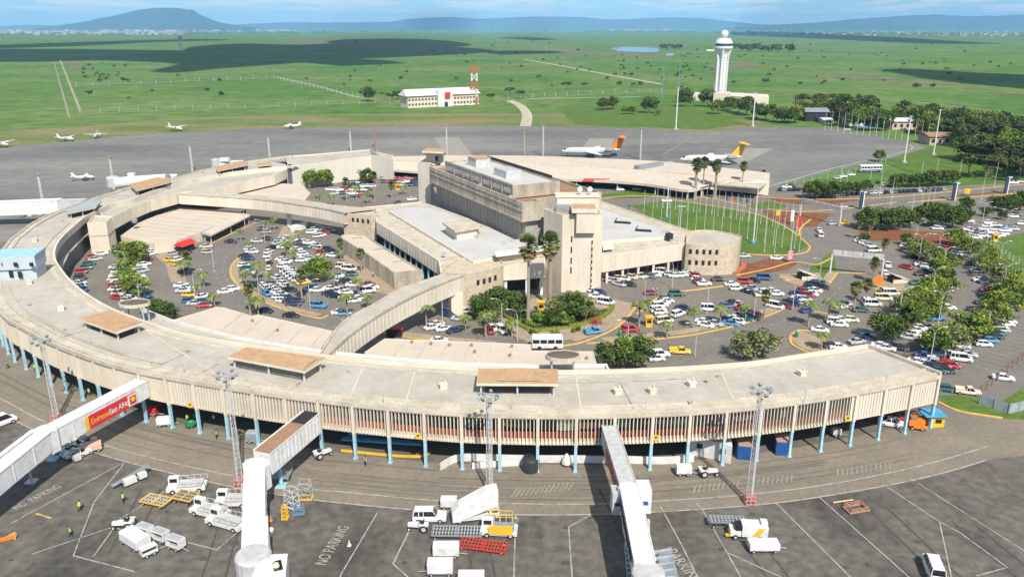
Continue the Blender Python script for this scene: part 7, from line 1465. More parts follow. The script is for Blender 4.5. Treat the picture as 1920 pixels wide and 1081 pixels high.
# ================================================================ AIRCRAFT
def plane(name, x, y, L_, rz, lab, tailm, tailc=None, prop=True, high=True, dz=0):
    p = P(x, y, .1); t = thing(name, lab, 'aeroplane', tuple(p)); ORG[t.name] = Vector((0, 0, 0)); t.rotation_euler = (0, 0, radians(rz)); r = L_ * (.075 if prop else .055); zc_ = r + L_ * (.09 if prop else .05)
    secs = []
    for u, k, up_ in ((-.5, .12, .55), (-.42, .35, .4), (-.3, .7, .15), (-.1, 1, 0), (.2, 1, 0), (.34, .95, 0), (.43, .7, -.1), (.48, .38, -.2), (.5, .08, -.25)): secs.append([Vector((u * L_, cos(a) * r * k, zc_ + sin(a) * r * k + up_ * r)) for a in [2 * pi * j / 12 for j in range(12)]])
    b = MB(); b.loft(secs); obj('fuselage', b, M_white, t, sm=True)
    wz = zc_ + (r * .8 if (high and prop) else -r * .5); S = L_ * (.62 if prop else .5)
    for s in (-1, 1):
        b = MB(); sw = 0 if prop else L_ * .16; x0 = L_ * (.08 if prop else .02); c0_, c1_ = L_ * .17, L_ * .08
        b.loft([[Vector((x0 + c0_ / 2, s * r * .5, wz)), Vector((x0 - c0_ / 2, s * r * .5, wz)), Vector((x0 - c0_ / 2, s * r * .5, wz + L_ * .012)), Vector((x0 + c0_ / 2, s * r * .5, wz + L_ * .014))], [Vector((x0 - sw + c1_ / 2, s * S, wz + L_ * .03)), Vector((x0 - sw - c1_ / 2, s * S, wz + L_ * .03)), Vector((x0 - sw - c1_ / 2, s * S, wz + L_ * .035)), Vector((x0 - sw + c1_ / 2, s * S, wz + L_ * .036))]]); obj('wing', b, M_white, t)
    fz = zc_ + r * .6; fh = L_ * (.20 if prop else .2)
    b = MB(); b.loft([[Vector((-L_ * .30, -.08, fz)), Vector((-L_ * .49, -.08, fz)), Vector((-L_ * .49, .08, fz)), Vector((-L_ * .30, .08, fz))], [Vector((-L_ * .47, -.05, fz + fh)), Vector((-L_ * .56, -.05, fz + fh)), Vector((-L_ * .56, .05, fz + fh)), Vector((-L_ * .47, .05, fz + fh))]]); obj('tail_fin', b, tailm, t)
    hz_ = fz + (fh if not prop else .1)
    b = MB(); hs_ = L_ * .18; b.loft([[Vector((-L_ * .50, -hs_, hz_)), Vector((-L_ * .57, -hs_, hz_)), Vector((-L_ * .57, -hs_, hz_ + .1)), Vector((-L_ * .50, -hs_, hz_ + .1))], [Vector((-L_ * .44, 0, hz_)), Vector((-L_ * .57, 0, hz_)), Vector((-L_ * .57, 0, hz_ + .14)), Vector((-L_ * .44, 0, hz_ + .14))], [Vector((-L_ * .50, hs_, hz_)), Vector((-L_ * .57, hs_, hz_)), Vector((-L_ * .57, hs_, hz_ + .1)), Vector((-L_ * .50, hs_, hz_ + .1))]]); obj('tailplane', b, tailc or M_white, t)
    for s in (-1, 1):
        b = MB(); e = Vector((L_ * .12, s * S * .36, wz - .1)) if prop else Vector((-L_ * .32, s * (r + L_ * .035), zc_ + r * .5)); er = L_ * (.035 if prop else .035)
        b.tube([e + Vector((-L_ * .08, 0, 0)), e + Vector((-L_ * .03, 0, 0)), e + Vector((L_ * .07, 0, 0)), e + Vector((L_ * .09, 0, 0))], [er * .5, er, er, er * .6], 10); obj('engine', b, M_white if prop else M_grey, t, sm=True)
    b = MB(); b.box((L_ * .44, 0, zc_ + r * .45), (L_ * .03, r * 1.1, r * .4)); obj('cockpit_glass', b, M_glass, t)
    if not prop:
        b = MB()
        for k in range(22):
            for s in (-1, 1): b.box((-L_ * .25 + k * L_ * .03, s * r * .97, zc_ + r * .25), (.35, .1, .4))
        obj('cabin_windows', b, M_glass, t)
    for q in ((L_ * .4, 0), (-L_ * .03, r * 1.2), (-L_ * .03, -r * 1.2)): b = MB(); b.tube([(q[0], q[1], wz if 0 else zc_ - r * .6), (q[0], q[1], .3)], .12, 5); b.tube([(q[0], q[1] - .15, .38), (q[0], q[1] + .15, .38)], .38, 8); obj('landing_gear', b, M_dark, t)
plane('small_aircraft', 2, 276, 13, -25, 'small white aircraft cut by the left edge, leftmost of the parked row', M_white)
plane('small_aircraft', 124, 265, 11, -10, 'small white twin aircraft, second from the left on the far apron edge', M_white)
plane('small_aircraft', 181, 259, 11, -75, 'small white aircraft with wings spread, third from the left on the far apron edge', M_white)
plane('small_aircraft', 330, 246, 13, -30, 'largest small white aircraft with tall fin, fourth on the far apron edge', M_white)
plane('small_aircraft', 548, 241, 11, 200, 'small white aircraft alone on the far apron edge left of centre', M_white)
plane('small_aircraft', 158, 338, 9, 20, 'small white aircraft standing on the far apron left of the boarding bridge', M_white)
plane('jet_airliner', 1108, 294, 31, 176, 'white jet airliner with orange tail behind the back terminal roof', M_org, M_org, False, False)
plane('jet_airliner', 1332, 309, 31, 182, 'white jet airliner with yellow tail behind the palms of the back terminal', M_yel, M_yel, False, False)

# ================================================================ GROUND EQUIPMENT
def at(px): return P(px[0], px[1], .2)
def newt(name, lab, cat, px, rz=0, group=None):
    t = thing(name, lab, cat, tuple(at(px)), group); ORG[t.name] = Vector((0, 0, 0)); t.rotation_euler = (0, 0, radians(rz)); t.scale = (EQS,) * 3; return t
EQS = .88
def wheels(t, xs, w, r=.3, wd=.2):
    for x in xs:
        for s in (-1, 1): b = MB(); b.tube([(x, s * w - wd / 2, r), (x, s * w + wd / 2, r)], r, 12, 0); b.tube([(x, s * (w + .0) - wd / 2 - .02, r), (x, s * w + wd / 2 + .02, r)], r * .5, 8, 1); obj('wheel', b, [M_dark, M_whiteg], t)
def tractor(px, rz, lab, s=1.0):
    t = newt('airport_tractor', lab, 'tractor', px, rz); b = MB(); b.loft([[Vector((.2, -.35, .6)), Vector((.2, .35, .6)), Vector((.2, .35, 1.25)), Vector((.2, -.35, 1.25))], [Vector((1.9, -.3, .6)), Vector((1.9, .3, .6)), Vector((1.9, .3, 1.1)), Vector((1.9, -.3, 1.1))]]); b.box((-.6, 0, .85), (1.4, 1.0, .6)); [b.box((-.7, y, 1.25), (1.3, .35, .12)) for y in (-.75, .75)]; obj('body', b, M_white, t)
    b = MB(); b.box((-.35, 0, 1.3), (.5, .5, .35)); b.box((-.6, 0, 1.6), (.12, .5, .5)); obj('seat', b, M_dark, t); b = MB(); b.tube([(.15, 0, 1.2), (-.05, 0, 1.6)], .04, 5); b.lathe((-.05, 0, 1.6), [(.18, 0), (.22, .03), (.18, .05)], 10); obj('steering_wheel', b, M_dark, t)
    for sy in (-1, 1): b = MB(); b.tube([(-.7, sy * .62, .65), (-.7, sy * .95, .65)], .65, 14, 0); b.tube([(-.7, sy * .60, .65), (-.7, sy * .98, .65)], .36, 10, 1); obj('rear_wheel', b, [M_dark, M_whiteg], t); b = MB(); b.tube([(1.6, sy * .45, .36), (1.6, sy * .7, .36)], .36, 12, 0); b.tube([(1.6, sy * .43, .36), (1.6, sy * .72, .36)], .2, 8, 1); obj('front_wheel', b, [M_dark, M_whiteg], t)
    return t
def boxcart(px, rz, lab, L_=3.6, w=1.7, h=1.7, m=None, mtop=None, name='baggage_cart', open_=False):
    t = newt(name, lab, 'trailer', px, rz); b = MB(); b.box((0, 0, .55), (L_, w, .14)); obj('chassis', b, M_lgrey, t)
    b = MB()
    if open_:
        b.box((0, w / 2 - .04, .6 + h / 2), (L_, .07, h)); b.box((-L_ / 2 + .04, 0, .6 + h / 2), (.07, w, h)); b.box((L_ / 2 - .04, 0, .6 + h / 2), (.07, w, h)); b.box((0, 0, .62 + h), (L_, w, .07)); b.box((0, -w / 2 + .04, .8), (L_, .07, .35))
    else: sec = lambda x, k: [Vector((x, -w / 2 * k, .62)), Vector((x, w / 2 * k, .62)), Vector((x, w / 2 * k, .62 + h * .9)), Vector((x, w / 2 * k - .15, .62 + h)), Vector((x, -w / 2 * k + .15, .62 + h)), Vector((x, -w / 2 * k, .62 + h * .9))]; b.loft([sec(-L_ / 2, .97), sec(-L_ / 2 + .1, 1), sec(L_ / 2 - .1, 1), sec(L_ / 2, .97)])
    obj('box', b, m or M_white, t)
    if mtop: b = MB(); b.box((0, 0, .66 + h), (L_ * .9, w * .8, .08)); obj('lid', b, mtop, t)
    b = MB(); b.beam((L_ / 2, 0, .45), (L_ / 2 + 1.3, 0, .3), .1, .08); obj('drawbar', b, M_lgrey, t); wheels(t, (-L_ / 2 + .6, L_ / 2 - .6), w / 2 - .1); return t
def rack(px, rz, lab, L_, w, m, n=8, z=.75, m2=None):
    t = newt('pallet_dolly', lab, 'trailer', px, rz); b = MB()
    for s in (-1, 1): b.beam((-L_ / 2, s * w / 2, z), (L_ / 2, s * w / 2, z), .12, .22); b.beam((-L_ / 2, s * w / 6, z), (L_ / 2, s * w / 6, z), .1, .15)
    for s in (-1, 0, 1): b.beam((s * L_ / 2, -w / 2, z), (s * L_ / 2, w / 2, z), .12, .22)
    obj('frame', b, m, t); b = MB()
    for k in range(n): x = -L_ / 2 + L_ * (k + .5) / n; b.tube([(x, -w / 2 + .1, z + .02), (x, w / 2 - .1, z + .02)], L_ / n * .22, 6)
    obj('rollers', b, m2 or M_lgrey, t); wheels(t, (-L_ / 2 + .6, L_ / 2 - .6), w / 2 - .15, .28); return t
def loader(px, rz, lab, L_=7, m=None, plat=None):
    t = newt('cargo_loader', lab, 'loader', px, rz); m = m or M_white; b = MB(); b.box((0, 0, .75), (L_, 2.2, .7)); b.box((-L_ / 2 + 1.0, .55, 1.7), (1.7, 1.0, 1.4)); obj('body', b, m, t)
    b = MB(); b.box((.6, 0, 1.35), (L_ - 2.2, 2.3, .16)); obj('platform', b, plat or M_whiteg, t)
    for s in (-1, 1):
        b = MB(); b.beam((-L_ / 2 + 2, s * 1.15, 2.2), (L_ / 2, s * 1.15, 2.2), .07, .07)
        for k in range(5): x = -L_ / 2 + 2 + k * (L_ - 2) / 4; b.beam((x, s * 1.15, 1.4), (x, s * 1.15, 2.2), .07, .07)
        obj('handrail', b, M_yel if plat is M_yel else M_whiteg, t)
    b = MB(); b.box((-L_ / 2 + 1.0, .03, 1.9), (1.2, .06, .7)); b.box((-L_ / 2 + .13, .55, 1.9), (.06, .8, .7)); obj('cab_windows', b, M_glass, t); wheels(t, (-L_ / 2 + 1, L_ / 2 - 1), 1.05, .42, .3); return t
CARS.clear(); cars('parked on the near apron beside the white stair truck', 2, '806,974,wu'); cars('cut off by the left edge below the service road lines', 60, '2,797,wv'); cars('parked between the last columns of the ring', -20, '1672,797,w 1702,790,rv'); cars('standing at the bottom edge right of the last bridge', 80, '1748,1072,wv'); build_cars()
tractor((788, 992), 175, 'white tractor with large rear wheel before the off-roader'); tractor((1325, 890), 5, 'white tractor with pale wheels under the right half of the ring'); tractor((603, 856), 40, 'white tractor standing beside a column near the ribbed bridge'); tractor((134, 852), 20, 'white tractor at the front of the jumble under the red-banner bridge'); tractor((152, 842), -30, 'white tractor in the middle of the jumble under the red-banner bridge'); tractor((236, 988), 185, 'white tug at the head of the baggage cart train')
boxcart((175, 845), 25, 'pinkish trailer at the right of the jumble under the red-banner bridge', 3, 1.6, 1.1, mat('pinkish_paint', (.6, .35, .28), .7)); boxcart((120, 832), 10, 'white pipe-laden cart behind the jumbled tractors', 3, 1.4, 1.0)
boxcart((1281, 889), 0, 'small cream trailer behind the tractor under the ring', 2.6, 1.5, 1.3, M_white); boxcart((837, 1041), 0, 'white box trailer left of the red slatted dolly', 3.8, 1.7, 1.5); boxcart((826, 1074), 180, 'second white box trailer nearer the bottom edge', 3.6, 1.7, 1.6); boxcart((884, 1098), 0, 'white box trailer cut by the bottom edge in the centre', 3.6, 1.7, 1.6); boxcart((842, 951), 180, 'small white cart behind the off-roader', 2.6, 1.5, 1.3)
boxcart((1430, 1030), 0, 'low white trailer with drawbar in front of the white service truck', 4.4, 2.0, .9, M_white); boxcart((255, 1020), -35, 'largest white covered cart of the train at bottom left', 4.6, 2.4, 1.4); boxcart((280, 1040), 45, 'small open white tub cart in front of the train', 2.3, 1.3, .9, None, None, 'baggage_cart', True)
boxcart((273, 1004), -25, 'open grey-roofed baggage cart, first of three behind the covered cart', 2.6, 1.5, 1.2, M_white, M_lgrey, open_=True); boxcart((302, 1013), -25, 'open grey-roofed baggage cart, middle of the three', 2.6, 1.5, 1.2, M_white, M_lgrey, open_=True); boxcart((331, 1027), -25, 'open grey-roofed baggage cart, last of the three', 2.6, 1.5, 1.2, M_white, M_lgrey, open_=True)
rack((857, 1004), -2, 'long grey slatted dolly in front of the off-roader', 7.6, 2.6, M_grey, 16, .9); rack((906, 1026), -12, 'red slatted pallet dolly lying before the yellow loader', 7.2, 2.4, M_red, 14, .5, M_redb); rack((294, 943), -18, 'low beige pallet dolly at the left of the white loaders', 4.6, 2.5, M_yel, 8, .7); rack((349, 938), -18, 'grey slatted dolly with yellow edge between the white loaders', 3.6, 2.6, M_yel, 8, 1.0, M_grey); rack((1363, 985), -3, 'long grey steel rack behind the white service truck', 5.6, 1.8, M_grey, 10, 1.2)
loader((352, 918), 8, 'white cargo loader farthest back in the cluster left of the ribbed bridge', 6.2); loader((395, 965), -20, 'white cab-fronted cargo loader in the middle of the cluster', 6.5); loader((438, 945), 0, 'white cargo loader half hidden behind the ribbed bridge tunnel', 5.5); loader((425, 985), -22, 'flat white loader bed with yellow tip nearest the bridge tunnel', 6.5, M_white, M_whiteg)
LY = loader((936, 1000), -4, 'yellow and grey high-loader beside the white stair truck', 5.6, M_white, M_grey); b = MB(); b.box((.3, -1.25, 1.5), (3.6, .12, 1.5)); obj('yellow_side', b, M_yel, LY); b = MB(); [b.beam((x, 1.1, 1.5), (x, 1.1, 3.4), .1, .1) for x in (-2, -1, 0, 1, 2)]; b.beam((-2, 1.1, 3.4), (2, 1.1, 3.4), .1, .1); b.beam((-2, 1.1, 2.6), (2, 1.1, 2.6), .1, .1); obj('yellow_guard_rail', b, M_yel, LY)
jr = random.Random(41)
for k, (x, y, m) in enumerate(((118, 842, M_white), (125, 858, M_white), (143, 862, M_whiteg), (160, 852, M_white), (172, 832, M_whiteg), (150, 826, M_white))):
    t = newt('baggage_tug', 'white tug jammed in the jumble under the red-banner bridge, %s from the left' % ordn(k + 1), 'tug', (x, y), jr.uniform(-60, 60), 'jumbled tugs under the banner bridge'); b = MB(); b.box((0, 0, .6), (2.2, 1.2, .6)); b.box((.5, 0, 1.05), (.9, 1.1, .4)); b.box((-.9, 0, 1.2), (.15, 1.1, .9)); obj('body', b, m, t); b = MB(); b.box((-.4, 0, 1.0), (.5, .7, .25)); obj('seat', b, M_dark, t); wheels(t, (-.7, .7), .55, .3)
for k, (x, y) in enumerate(((784, 815), (1229, 818), (1588, 782), (358, 757))):
    p = P(x, y, 5.8); b = MB(); b.box(p + Vector((0, -.35, 0)), (.75, .08, .95)); gs = thing('gate_sign', 'small yellow gate sign hung on the ring fins, %s from the left' % ordn((2, 3, 4, 1)[k]), 'sign', tuple(p), 'gate signs on the ring'); obj('plate', b, M_yel, gs); b = MB(); b.box(p + Vector((0, -.40, .1)), (.3, .04, .3)); obj('mark', b, M_dark, gs)
# belt loader with two carts
t = newt('belt_loader', 'slim conveyor belt loader standing apart left of the loaders', 'belt loader', (246, 902), 50); b = MB(); b.loft([[Vector((-3.2, -.4, .5)), Vector((-3.2, .4, .5)), Vector((-3.2, .4, .7)), Vector((-3.2, -.4, .7))], [Vector((3.2, -.4, 1.6)), Vector((3.2, .4, 1.6)), Vector((3.2, .4, 1.8)), Vector((3.2, -.4, 1.8))]]); obj('belt', b, M_grey, t); b = MB(); b.box((-.6, -1.0, .9), (2.0, 1.0, 1.0)); b.box((1.6, -.9, .9), (1.3, .9, .9)); obj('body', b, M_white, t); wheels(t, (-1.6, 1.6), .8)
# stair truck
t = newt('stair_truck', 'white covered passenger stair truck, tallest vehicle at bottom centre', 'stair truck', (890, 972), 10); b = MB(); sec = lambda x, z0, z1: [Vector((x, -1.25, z0)), Vector((x, 1.25, z0)), Vector((x, 1.25, z1)), Vector((x, .9, z1 + .3)), Vector((x, -.9, z1 + .3)), Vector((x, -1.25, z1))]; b.loft([sec(-3.6, .5, 1.6), sec(-2.6, .5, 2.8), sec(1.8, 2.2, 5.0), sec(3.6, 2.6, 5.2)]); obj('stair_cover', b, M_white, t)
b = MB(); b.box((.2, 0, .75), (7.0, 2.0, .6)); b.box((3.0, 0, 1.5), (1.5, 2.0, 1.3)); obj('truck_body', b, M_white, t); b = MB(); b.box((3.76, 0, 1.75), (.06, 1.6, .6)); [b.box((3.1, s * 1.01, 1.75), (1.0, .06, .5)) for s in (-1, 1)]; obj('cab_windows', b, M_glass, t); b = MB(); [b.beam((2.4, s * .9, 1.0), (2.4, s * .9, 3.0), .15, .15) for s in (-1, 1)]; obj('props', b, M_lgrey, t); wheels(t, (-2.4, 2.8), .95, .42, .3)
# white service truck with yellow flash
t = newt('service_truck', 'white service truck with yellow flash and dark open cab at bottom right of centre', 'truck', (1402, 1005), -6); b = MB(); b.box((.8, 0, 1.5), (3.8, 2.1, 1.8)); b.box((-2.0, 0, 1.0), (1.6, 1.9, .9)); b.box((2.2, .2, 2.6), (1.0, 1.2, .4)); obj('body', b, M_white, t); b = MB(); b.add([(.4, -1.08, .8), (1.4, -1.08, .8), (2.3, -1.08, 2.2), (1.3, -1.08, 2.2)], [(0, 1, 2, 3)]); obj('yellow_flash', b, M_yel, t); b = MB(); b.box((-1.6, 0, 1.8), (.9, 1.7, .8)); obj('dark_cab', b, M_black, t); b = MB(); b.box((-3.0, -.6, .5), (.9, .4, .3)); b.box((-2.7, 0, .6), (.5, 1.8, .25)); obj('yellow_bumper', b, M_yel, t); wheels(t, (-2.0, 1.6), .95, .4, .28)
# portable dark-windowed truck at bottom right is a minibus above; lattice stairs
def frame_tower(px, rz, lab, L_, w, h, m, name='steel_frame'):
    t = newt(name, lab, 'steel frame', px, rz); b = MB()
    for sx in (-1, 1):
        for sy in (-1, 1): b.beam((sx * L_ / 2, sy * w / 2, 0), (sx * L_ / 2 * .8, sy * w / 2, h), .12, .12)
    for z in (h * .35, h * .7, h): k = 1 - .2 * z / h; [b.beam((-L_ / 2 * k, sy * w / 2, z), (L_ / 2 * k, sy * w / 2, z), .08, .08) for sy in (-1, 1)]; [b.beam((sx * L_ / 2 * k, -w / 2, z), (sx * L_ / 2 * k, w / 2, z), .08, .08) for sx in (-1, 1)]
    for sy in (-1, 1): b.beam((-L_ / 2, sy * w / 2, 0), (L_ / 2 * .86, sy * w / 2, h * .7), .07, .07); b.beam((L_ / 2, sy * w / 2, 0), (-L_ / 2 * .86, sy * w / 2, h * .7), .07, .07)
    obj('braced_frame', b, m, t); b = MB(); b.ring([Vector((sx * L_ / 2, sy * w / 2, 0)) for sx, sy in ((-1, -1), (1, -1), (1, 1), (-1, 1))], [(-.1, .1), (.1, .1), (.1, .3), (-.1, .3)], True); obj('base_frame', b, M_yel if m is M_lgrey else m, t); return t
frame_tower((573, 934), 0, 'open grey lattice frame on yellow base right of the ribbed bridge', 2.2, 1.4, 3.2, M_lgrey); frame_tower((548, 950), -30, 'leaning grey access steps between the lattice frame and the bridge', 2.2, 1.2, 3.4, M_grey if 0 else mat('pale_frame', (.5, .52, .54), .5)); frame_tower((561, 962), 10, 'low blue-grey frame in front of the lattice frame', 1.6, 1.2, 1.4, mat('blue_grey_frame', (.14, .22, .32), .6)); frame_tower((535, 972), 0, 'yellow jack stand beside the bridge tunnel', .8, .8, 2.4, mat('yellow_frame', (.72, .42, .03), .6)); frame_tower((1605, 955), 15, 'rusty folded frame lying alone on the right stands', 3.6, 1.8, .9, mat('rust_frame', (.38, .2, .15), .9)); 
t = newt('tow_bar', 'yellowish tow bar beside the rusty frame on the right stands', 'tow bar', (1580, 942), 12); b = MB(); b.tube([(-1.8, 0, .3), (1.8, 0, .35)], .12, 6); obj('bar', b, mat('cream_bar', (.6, .48, .25), .7), t); wheels(t, (0,), .3, .2, .1)
def cone(px, lab, m): p = at(px); b = MB(); b.box(p + Vector((0, 0, .03)), (.5, .5, .06)); b.lathe(p, [(.22, .05), (.05, .8), (.01, .82)], 10); obj('traffic_cone', b, m, None, lab, 'cone')
cone((508, 976), 'orange traffic cone right of the ribbed bridge tunnel', M_org); cone((655, 1022), 'white marker cone beside the NO PARKING lettering', M_white)
p = at((509, 996)); b = MB(); b.lathe(p + Vector((0, 0, .35)), [(max(.01, .35 * sin(pi * k / 8)), -.35 * cos(pi * k / 8)) for k in range(9)], 12); b.box(p + Vector((0, 0, .02)), (.4, .4, .04)); obj('white_ball_marker', b, M_white, None, 'white ball marker on the apron below the traffic cone', 'marker')
t = newt('yellow_barrier', 'orange-yellow barrier lying at the left edge near the bottom', 'barrier', (14, 1012), 30); b = MB(); b.box((0, 0, .5), (2.6, .25, .3)); b.box((0, 0, .15), (2.2, .2, .2)); [b.beam((x, -.4, 0), (x, .1, .6), .12, .12) for x in (-1, 1)]; obj('rails', b, M_org, t)
# under the ring
for x, y, lab in ((1396, 858, 'blue steel container under the ring, left one'), (1467, 850, 'blue steel container under the ring, right one')):
    t = newt('shipping_container', lab, 'container', (x, y), -8, 'blue containers under the ring'); b = MB(); b.box((0, 1.2, 1.3), (2.7, 3.6, 2.6)); [b.box((-1.2 + k * .3, -.63, 1.3), (.1, .06, 2.4)) for k in range(9)]; obj('body', b, M_navy, t); b = MB(); b.box((0, 1.2, 2.66), (2.6, 3.5, .1)); obj('top', b, mat('dusty_top', (.38, .24, .18), .9), t)
t = newt('ramp_wall', 'low curving white wall sweeping under the middle of the ring', 'wall', (1000, 870)); t.scale = (1, 1, 1); ORG[t.name] = Vector(t.location); b = MB(); b.ring(SP([(826, 882), (850, 868), (875, 864), (930, 865), (960, 866), (1060, 867), (1160, 868), (1240, 870), (1300, 866)], 0, 4), [(-.15, .1), (.15, .1), (.15, 1.3), (-.15, 1.3)]); b.ring(SP([(885, 879), (940, 875), (1000, 871)], 0, 4), [(-.15, .1), (.15, .1), (.15, 1.1), (-.15, 1.1)]); obj('wall', b, M_white, t)
t = newt('baggage_hall', 'white curved plant room with two dark windows under the right part of the ring', 'building', (1335, 858)); t.scale = (1, 1, 1); ORG[t.name] = Vector(t.location); pts = SP([(1289, 853), (1310, 856), (1340, 862), (1360, 868), (1370, 871)], 0, 3); b = MB(); b.prism(pts + [p + Vector((1, 5, 0)) for p in pts[::-1]], 0, 3.2); obj('wall', b, M_white, t); b = MB(); [b.box(pts[k] + Vector((0, -.02, 2.0)), (.9, .25, .8), -.25) for k in (3, 8)]; obj('windows', b, M_dark, t)
t = newt('water_tank', 'squat dark cylindrical tank under the middle of the ring', 'tank', (995, 880)); b = MB(); b.lathe((0, 0, 0), [(1.5, 0), (1.5, .5), (1.55, .5), (1.55, 2.1), (1.35, 2.5), (.01, 2.75)], 22); obj('body', b, mat('dark_tank', (.035, .04, .045), .4), t); b = MB(); b.lathe((0, 0, 2.7), [(.4, 0), (.4, .2), (.01, .25)], 12); obj('lid', b, M_dark, t)
t = newt('nose_shaped_dolly', 'pointed white cover on a wheeled stand under the ring', 'cover', (1062, 872)); b = MB(); b.lathe((0, 0, .5), [(.9, 0), (.85, .5), (.5, 1.4), (.1, 1.9), (.01, 1.95)], 14); obj('cover', b, M_white, t); wheels(t, (0,), .5, .25)
t = newt('blue_conveyor', 'pale blue baggage conveyor on a yellow kerb under the left middle of the ring', 'conveyor', (740, 850)); t.scale = (1, 1, 1); ORG[t.name] = Vector(t.location); b = MB(); b.beam(P(640, 836, .1) + Vector((0, 1, .9)), P(790, 846, .1) + Vector((0, 1, .9)), 1.0, .35); b.beam(P(650, 838, .1) + Vector((0, 2.4, 1.3)), P(760, 842, .1) + Vector((0, 2.4, 1.3)), .8, .3); obj('belt', b, M_sblue, t); b = MB(); b.ring(SP([(640, 846), (740, 856), (790, 857), (806, 850)], 0, 3), [(-.15, .1), (.15, .1), (.15, .4), (-.15, .4)]); obj('kerb', b, M_yel, t)
boxcart((310, 797), 10, 'white covered cart standing beside a column at the left of the ring', 2.8, 1.6, 1.2); boxcart((475, 828), 0, 'grey wire cage trolley beside the floodlight tower', 2.2, 1.5, 1.6, M_grey, M_lgrey); boxcart((284, 778), 0, 'red and white laden cart behind the first columns near the banner bridge', 2.6, 1.5, 1.2, M_red)
boxcart((1567, 817), 0, 'small pale box standing under the right end of the ring', 1.6, 1.2, 1.0, M_whiteg)
t = newt('green_trolley', 'green garbage trolley under the ring left of the ribbed bridge', 'trolley', (358, 800)); b = MB(); b.lathe((0, 0, .3), [(.8, 0), (1.1, .3), (1.1, .7), (.9, .7), (.7, .35), (.01, .3)], 12); obj('tub', b, M_green, t); wheels(t, (-.4, .4), .5, .2)
t = newt('guard_hut', 'orange hut with a bright blue roof at the right end of the ring', 'hut', (1752, 797)); b = MB(); b.box((0, .5, 1.1), (2.8, 2.6, 2.2)); obj('walls', b, M_yel, t); b = MB(); b.box((-.6, .4, 2.5), (4.2, 3.6, .18)); obj('roof', b, M_sblue, t); b = MB(); b.box((.2, -.82, 1.3), (1.2, .06, .8)); obj('window', b, M_black, t)
t = newt('orange_machine', 'orange and rusty machine parked beside the blue-roofed hut', 'machine', (1718, 803), -15); b = MB(); b.box((0, .6, 1.1), (2.8, 1.6, 1.2)); b.box((.6, -.4, .6), (2.6, 1.0, .3)); obj('body', b, M_org, t); b = MB(); b.box((-.6, .6, 2.0), (1.2, 1.4, .6)); obj('hopper', b, M_brownd, t); wheels(t, (-.9, .9), .8, .35)

# ================================================================ PEOPLE
def person_mesh(pose):
    v = []; e = []; r = []
    def a(p, rad, par=None):
        v.append(p); r.append(rad)
        if par is not None: e.append((par, len(v) - 1))
        return len(v) - 1
    lean = .25 if pose == 1 else 0; st_ = .18 if pose != 2 else .05
    pe = a((0, 0, .95), (.15, .12)); ch = a((0, lean * .5, 1.22), (.16, .12), pe); sh = a((0, lean * .8, 1.44), (.15, .11), ch); ne = a((0, lean, 1.54), (.06, .06), sh); hd = a((0, lean + .02, 1.64), (.10, .11), ne); a((0, lean + .02, 1.76), (.09, .10), hd)
    for s in (-1, 1):
        hp_ = a((s * .10, 0, .88), (.10, .11), pe); kn = a((s * .11, .06 + s * st_ * .5, .48), (.065, .07), hp_); an = a((s * .11, s * st_, .09), (.045, .05), kn); a((s * .11, s * st_ + .16, .04), (.045, .035), an)
        so_ = a((s * .22, lean * .8, 1.42), (.07, .07), sh); el = a((s * .27, lean * .6 - s * st_ * .4 + .03, 1.13), (.05, .05), so_); wr_ = a((s * .26, lean * .9 - s * st_ * .8 + .14, .90), (.035, .03), el); a((s * .26, lean * .9 - s * st_ * .8 + .19, .82), (.045, .025), wr_)
    me = bpy.data.meshes.new('person'); me.from_pydata(v, e, []); me.update()
    o = bpy.data.objects.new('tmp', me); COL.objects.link(o); m = o.modifiers.new('s', 'SKIN'); o.modifiers.new('u', 'SUBSURF').levels = 1
    for i, q in enumerate(r): me.skin_vertices[0].data[i].radius = q
    me.skin_vertices[0].data[0].use_root = True
    bpy.context.view_layer.update(); dg = bpy.context.evaluated_depsgraph_get(); out_ = bpy.data.meshes.new_from_object(o.evaluated_get(dg)); bpy.data.objects.remove(o)
    out_.materials.clear()
    for mm in (mat('skin', (.10, .05, .03), .6), mat('navy_trousers', (.015, .02, .04), .8), mat('hair', (.01, .01, .01), .9)): out_.materials.append(mm)
    for p in out_.polygons: z = p.center.z; p.material_index = 2 if (z > 1.70) else (1 if z < 1.0 and abs(p.center.x) < .22 and z > .09 else 0); p.use_smooth = True
    return out_
def vest_mesh(pose, m):
    lean = .25 if pose == 1 else 0; b = MB(); secs = []
    for z, wx, wy, f in ((.86, .20, .16, .1), (1.0, .205, .165, .2), (1.22, .215, .165, .5), (1.38, .225, .15, .75), (1.47, .15, .12, .85), (1.50, .09, .09, .9)): secs.append([Vector((wx * cos(k * pi / 6), lean * f + wy * sin(k * pi / 6), z)) for k in range(12)])
    b.loft(secs); return b.data('vest', m)
PMS = [person_mesh(k) for k in range(3)]; hv_ = mat('hi_vis_green', (.30, .62, .05), .7); VS = [vest_mesh(k, hv_) for k in range(3)]; VS2 = [vest_mesh(k, mat('pale_shirt', (.5, .5, .52), .8)) for k in range(3)]
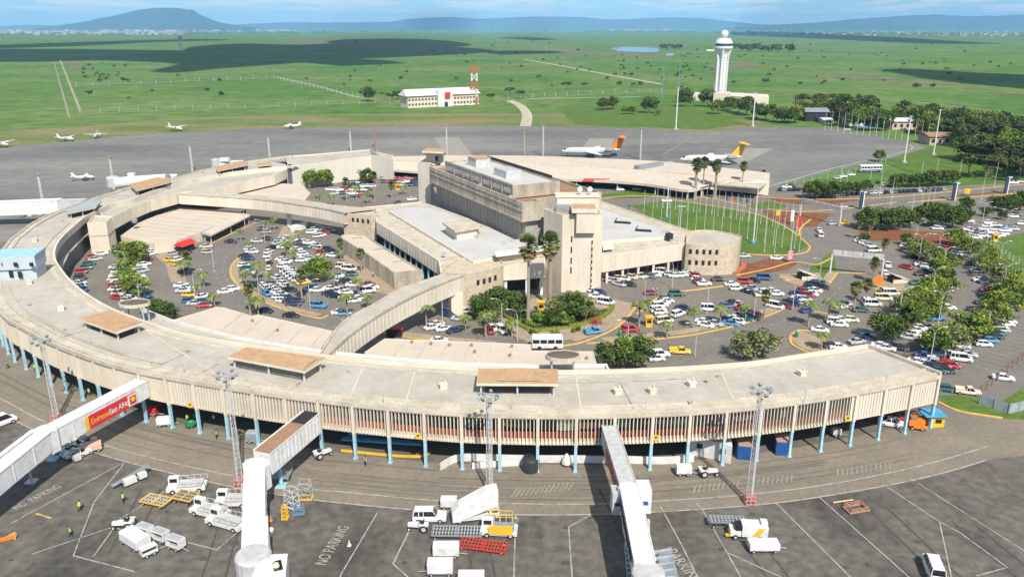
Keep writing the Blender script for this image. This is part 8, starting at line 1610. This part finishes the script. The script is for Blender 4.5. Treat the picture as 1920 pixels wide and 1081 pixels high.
PE = [(150, 958, 1, 1, 'bending person in yellow-green vest crossing the left stands'), (232, 942, 0, 1, 'person in green vest standing just below the belt loader'), (134, 1005, 1, 1, 'bending person in yellow-green vest nearest the bottom left corner'), (230, 1008, 0, 1, 'person in yellow vest beside the large covered cart'), (168, 742, 0, 1, 'person in bright vest walking near the left columns'), (15, 690, 1, 1, 'person in bright vest at the left edge below the ring'), (66, 696, 0, 1, 'person in green vest between the first left columns'), (352, 792, 0, 1, 'person in bright vest left of the green trolley'), (368, 790, 1, 1, 'person in bright vest right of the green trolley'), (402, 792, 0, 0, 'person in pale shirt under the ring behind the columns'), (406, 822, 1, 1, 'bending person in bright vest in front of a blue column'), (686, 872, 2, 0, 'person sitting low at the foot of the column right of the conveyor'),
      (1098, 622, 0, 0, 'person in pale shirt by the garden hedge, left of two'), (1109, 618, 2, 0, 'person in pale shirt by the garden hedge, right of two'), (1031, 634, 2, 0, 'person in pale blue shirt on the pavement behind the white bus'), (1513, 500, 2, 0, 'person in dark clothes on the paved island by the wedge hood'), (1794, 533, 0, 0, 'person walking between the tree lines of the right car park'), (1231, 548, 2, 0, 'person in white by the maroon car, right of two'), (1224, 549, 0, 0, 'person in white by the maroon car, left of two'), (700, 519, 2, 0, 'person in pale shirt on the path beside the low wing')]
for x, y, k, hv2, lab in PE:
    p = P(x, y, .2); o = bpy.data.objects.new('person', None); COL.objects.link(o); o.location = p; o.rotation_euler = (0, 0, (x * 7 % 6)); o['label'] = lab; o['category'] = 'person'
    for nm, me in (('body', PMS[k]), ('vest' if hv2 else 'shirt', (VS if hv2 else VS2)[k])): c = bpy.data.objects.new(nm, me); COL.objects.link(c); c.parent = o
# ================================================================ HAZE
hz = MB(); hz.box((0, 14500, 269.5), (64000, 35000, 541))
for i, v in enumerate(hz.v): pass
hm = bpy.data.materials.new('haze'); hm.use_nodes = True; t_ = hm.node_tree; t_.nodes.clear()
ho = t_.nodes.new('ShaderNodeOutputMaterial'); hv = t_.nodes.new('ShaderNodeVolumePrincipled')
hv.inputs['Density'].default_value = 5.4e-5; hv.inputs['Color'].default_value = (0.30, 0.66, 1.0, 1); hv.inputs['Anisotropy'].default_value = -0.25
t_.links.new(hv.outputs[0], ho.inputs['Volume'])
obj('haze', hz, hm, kind='stuff')
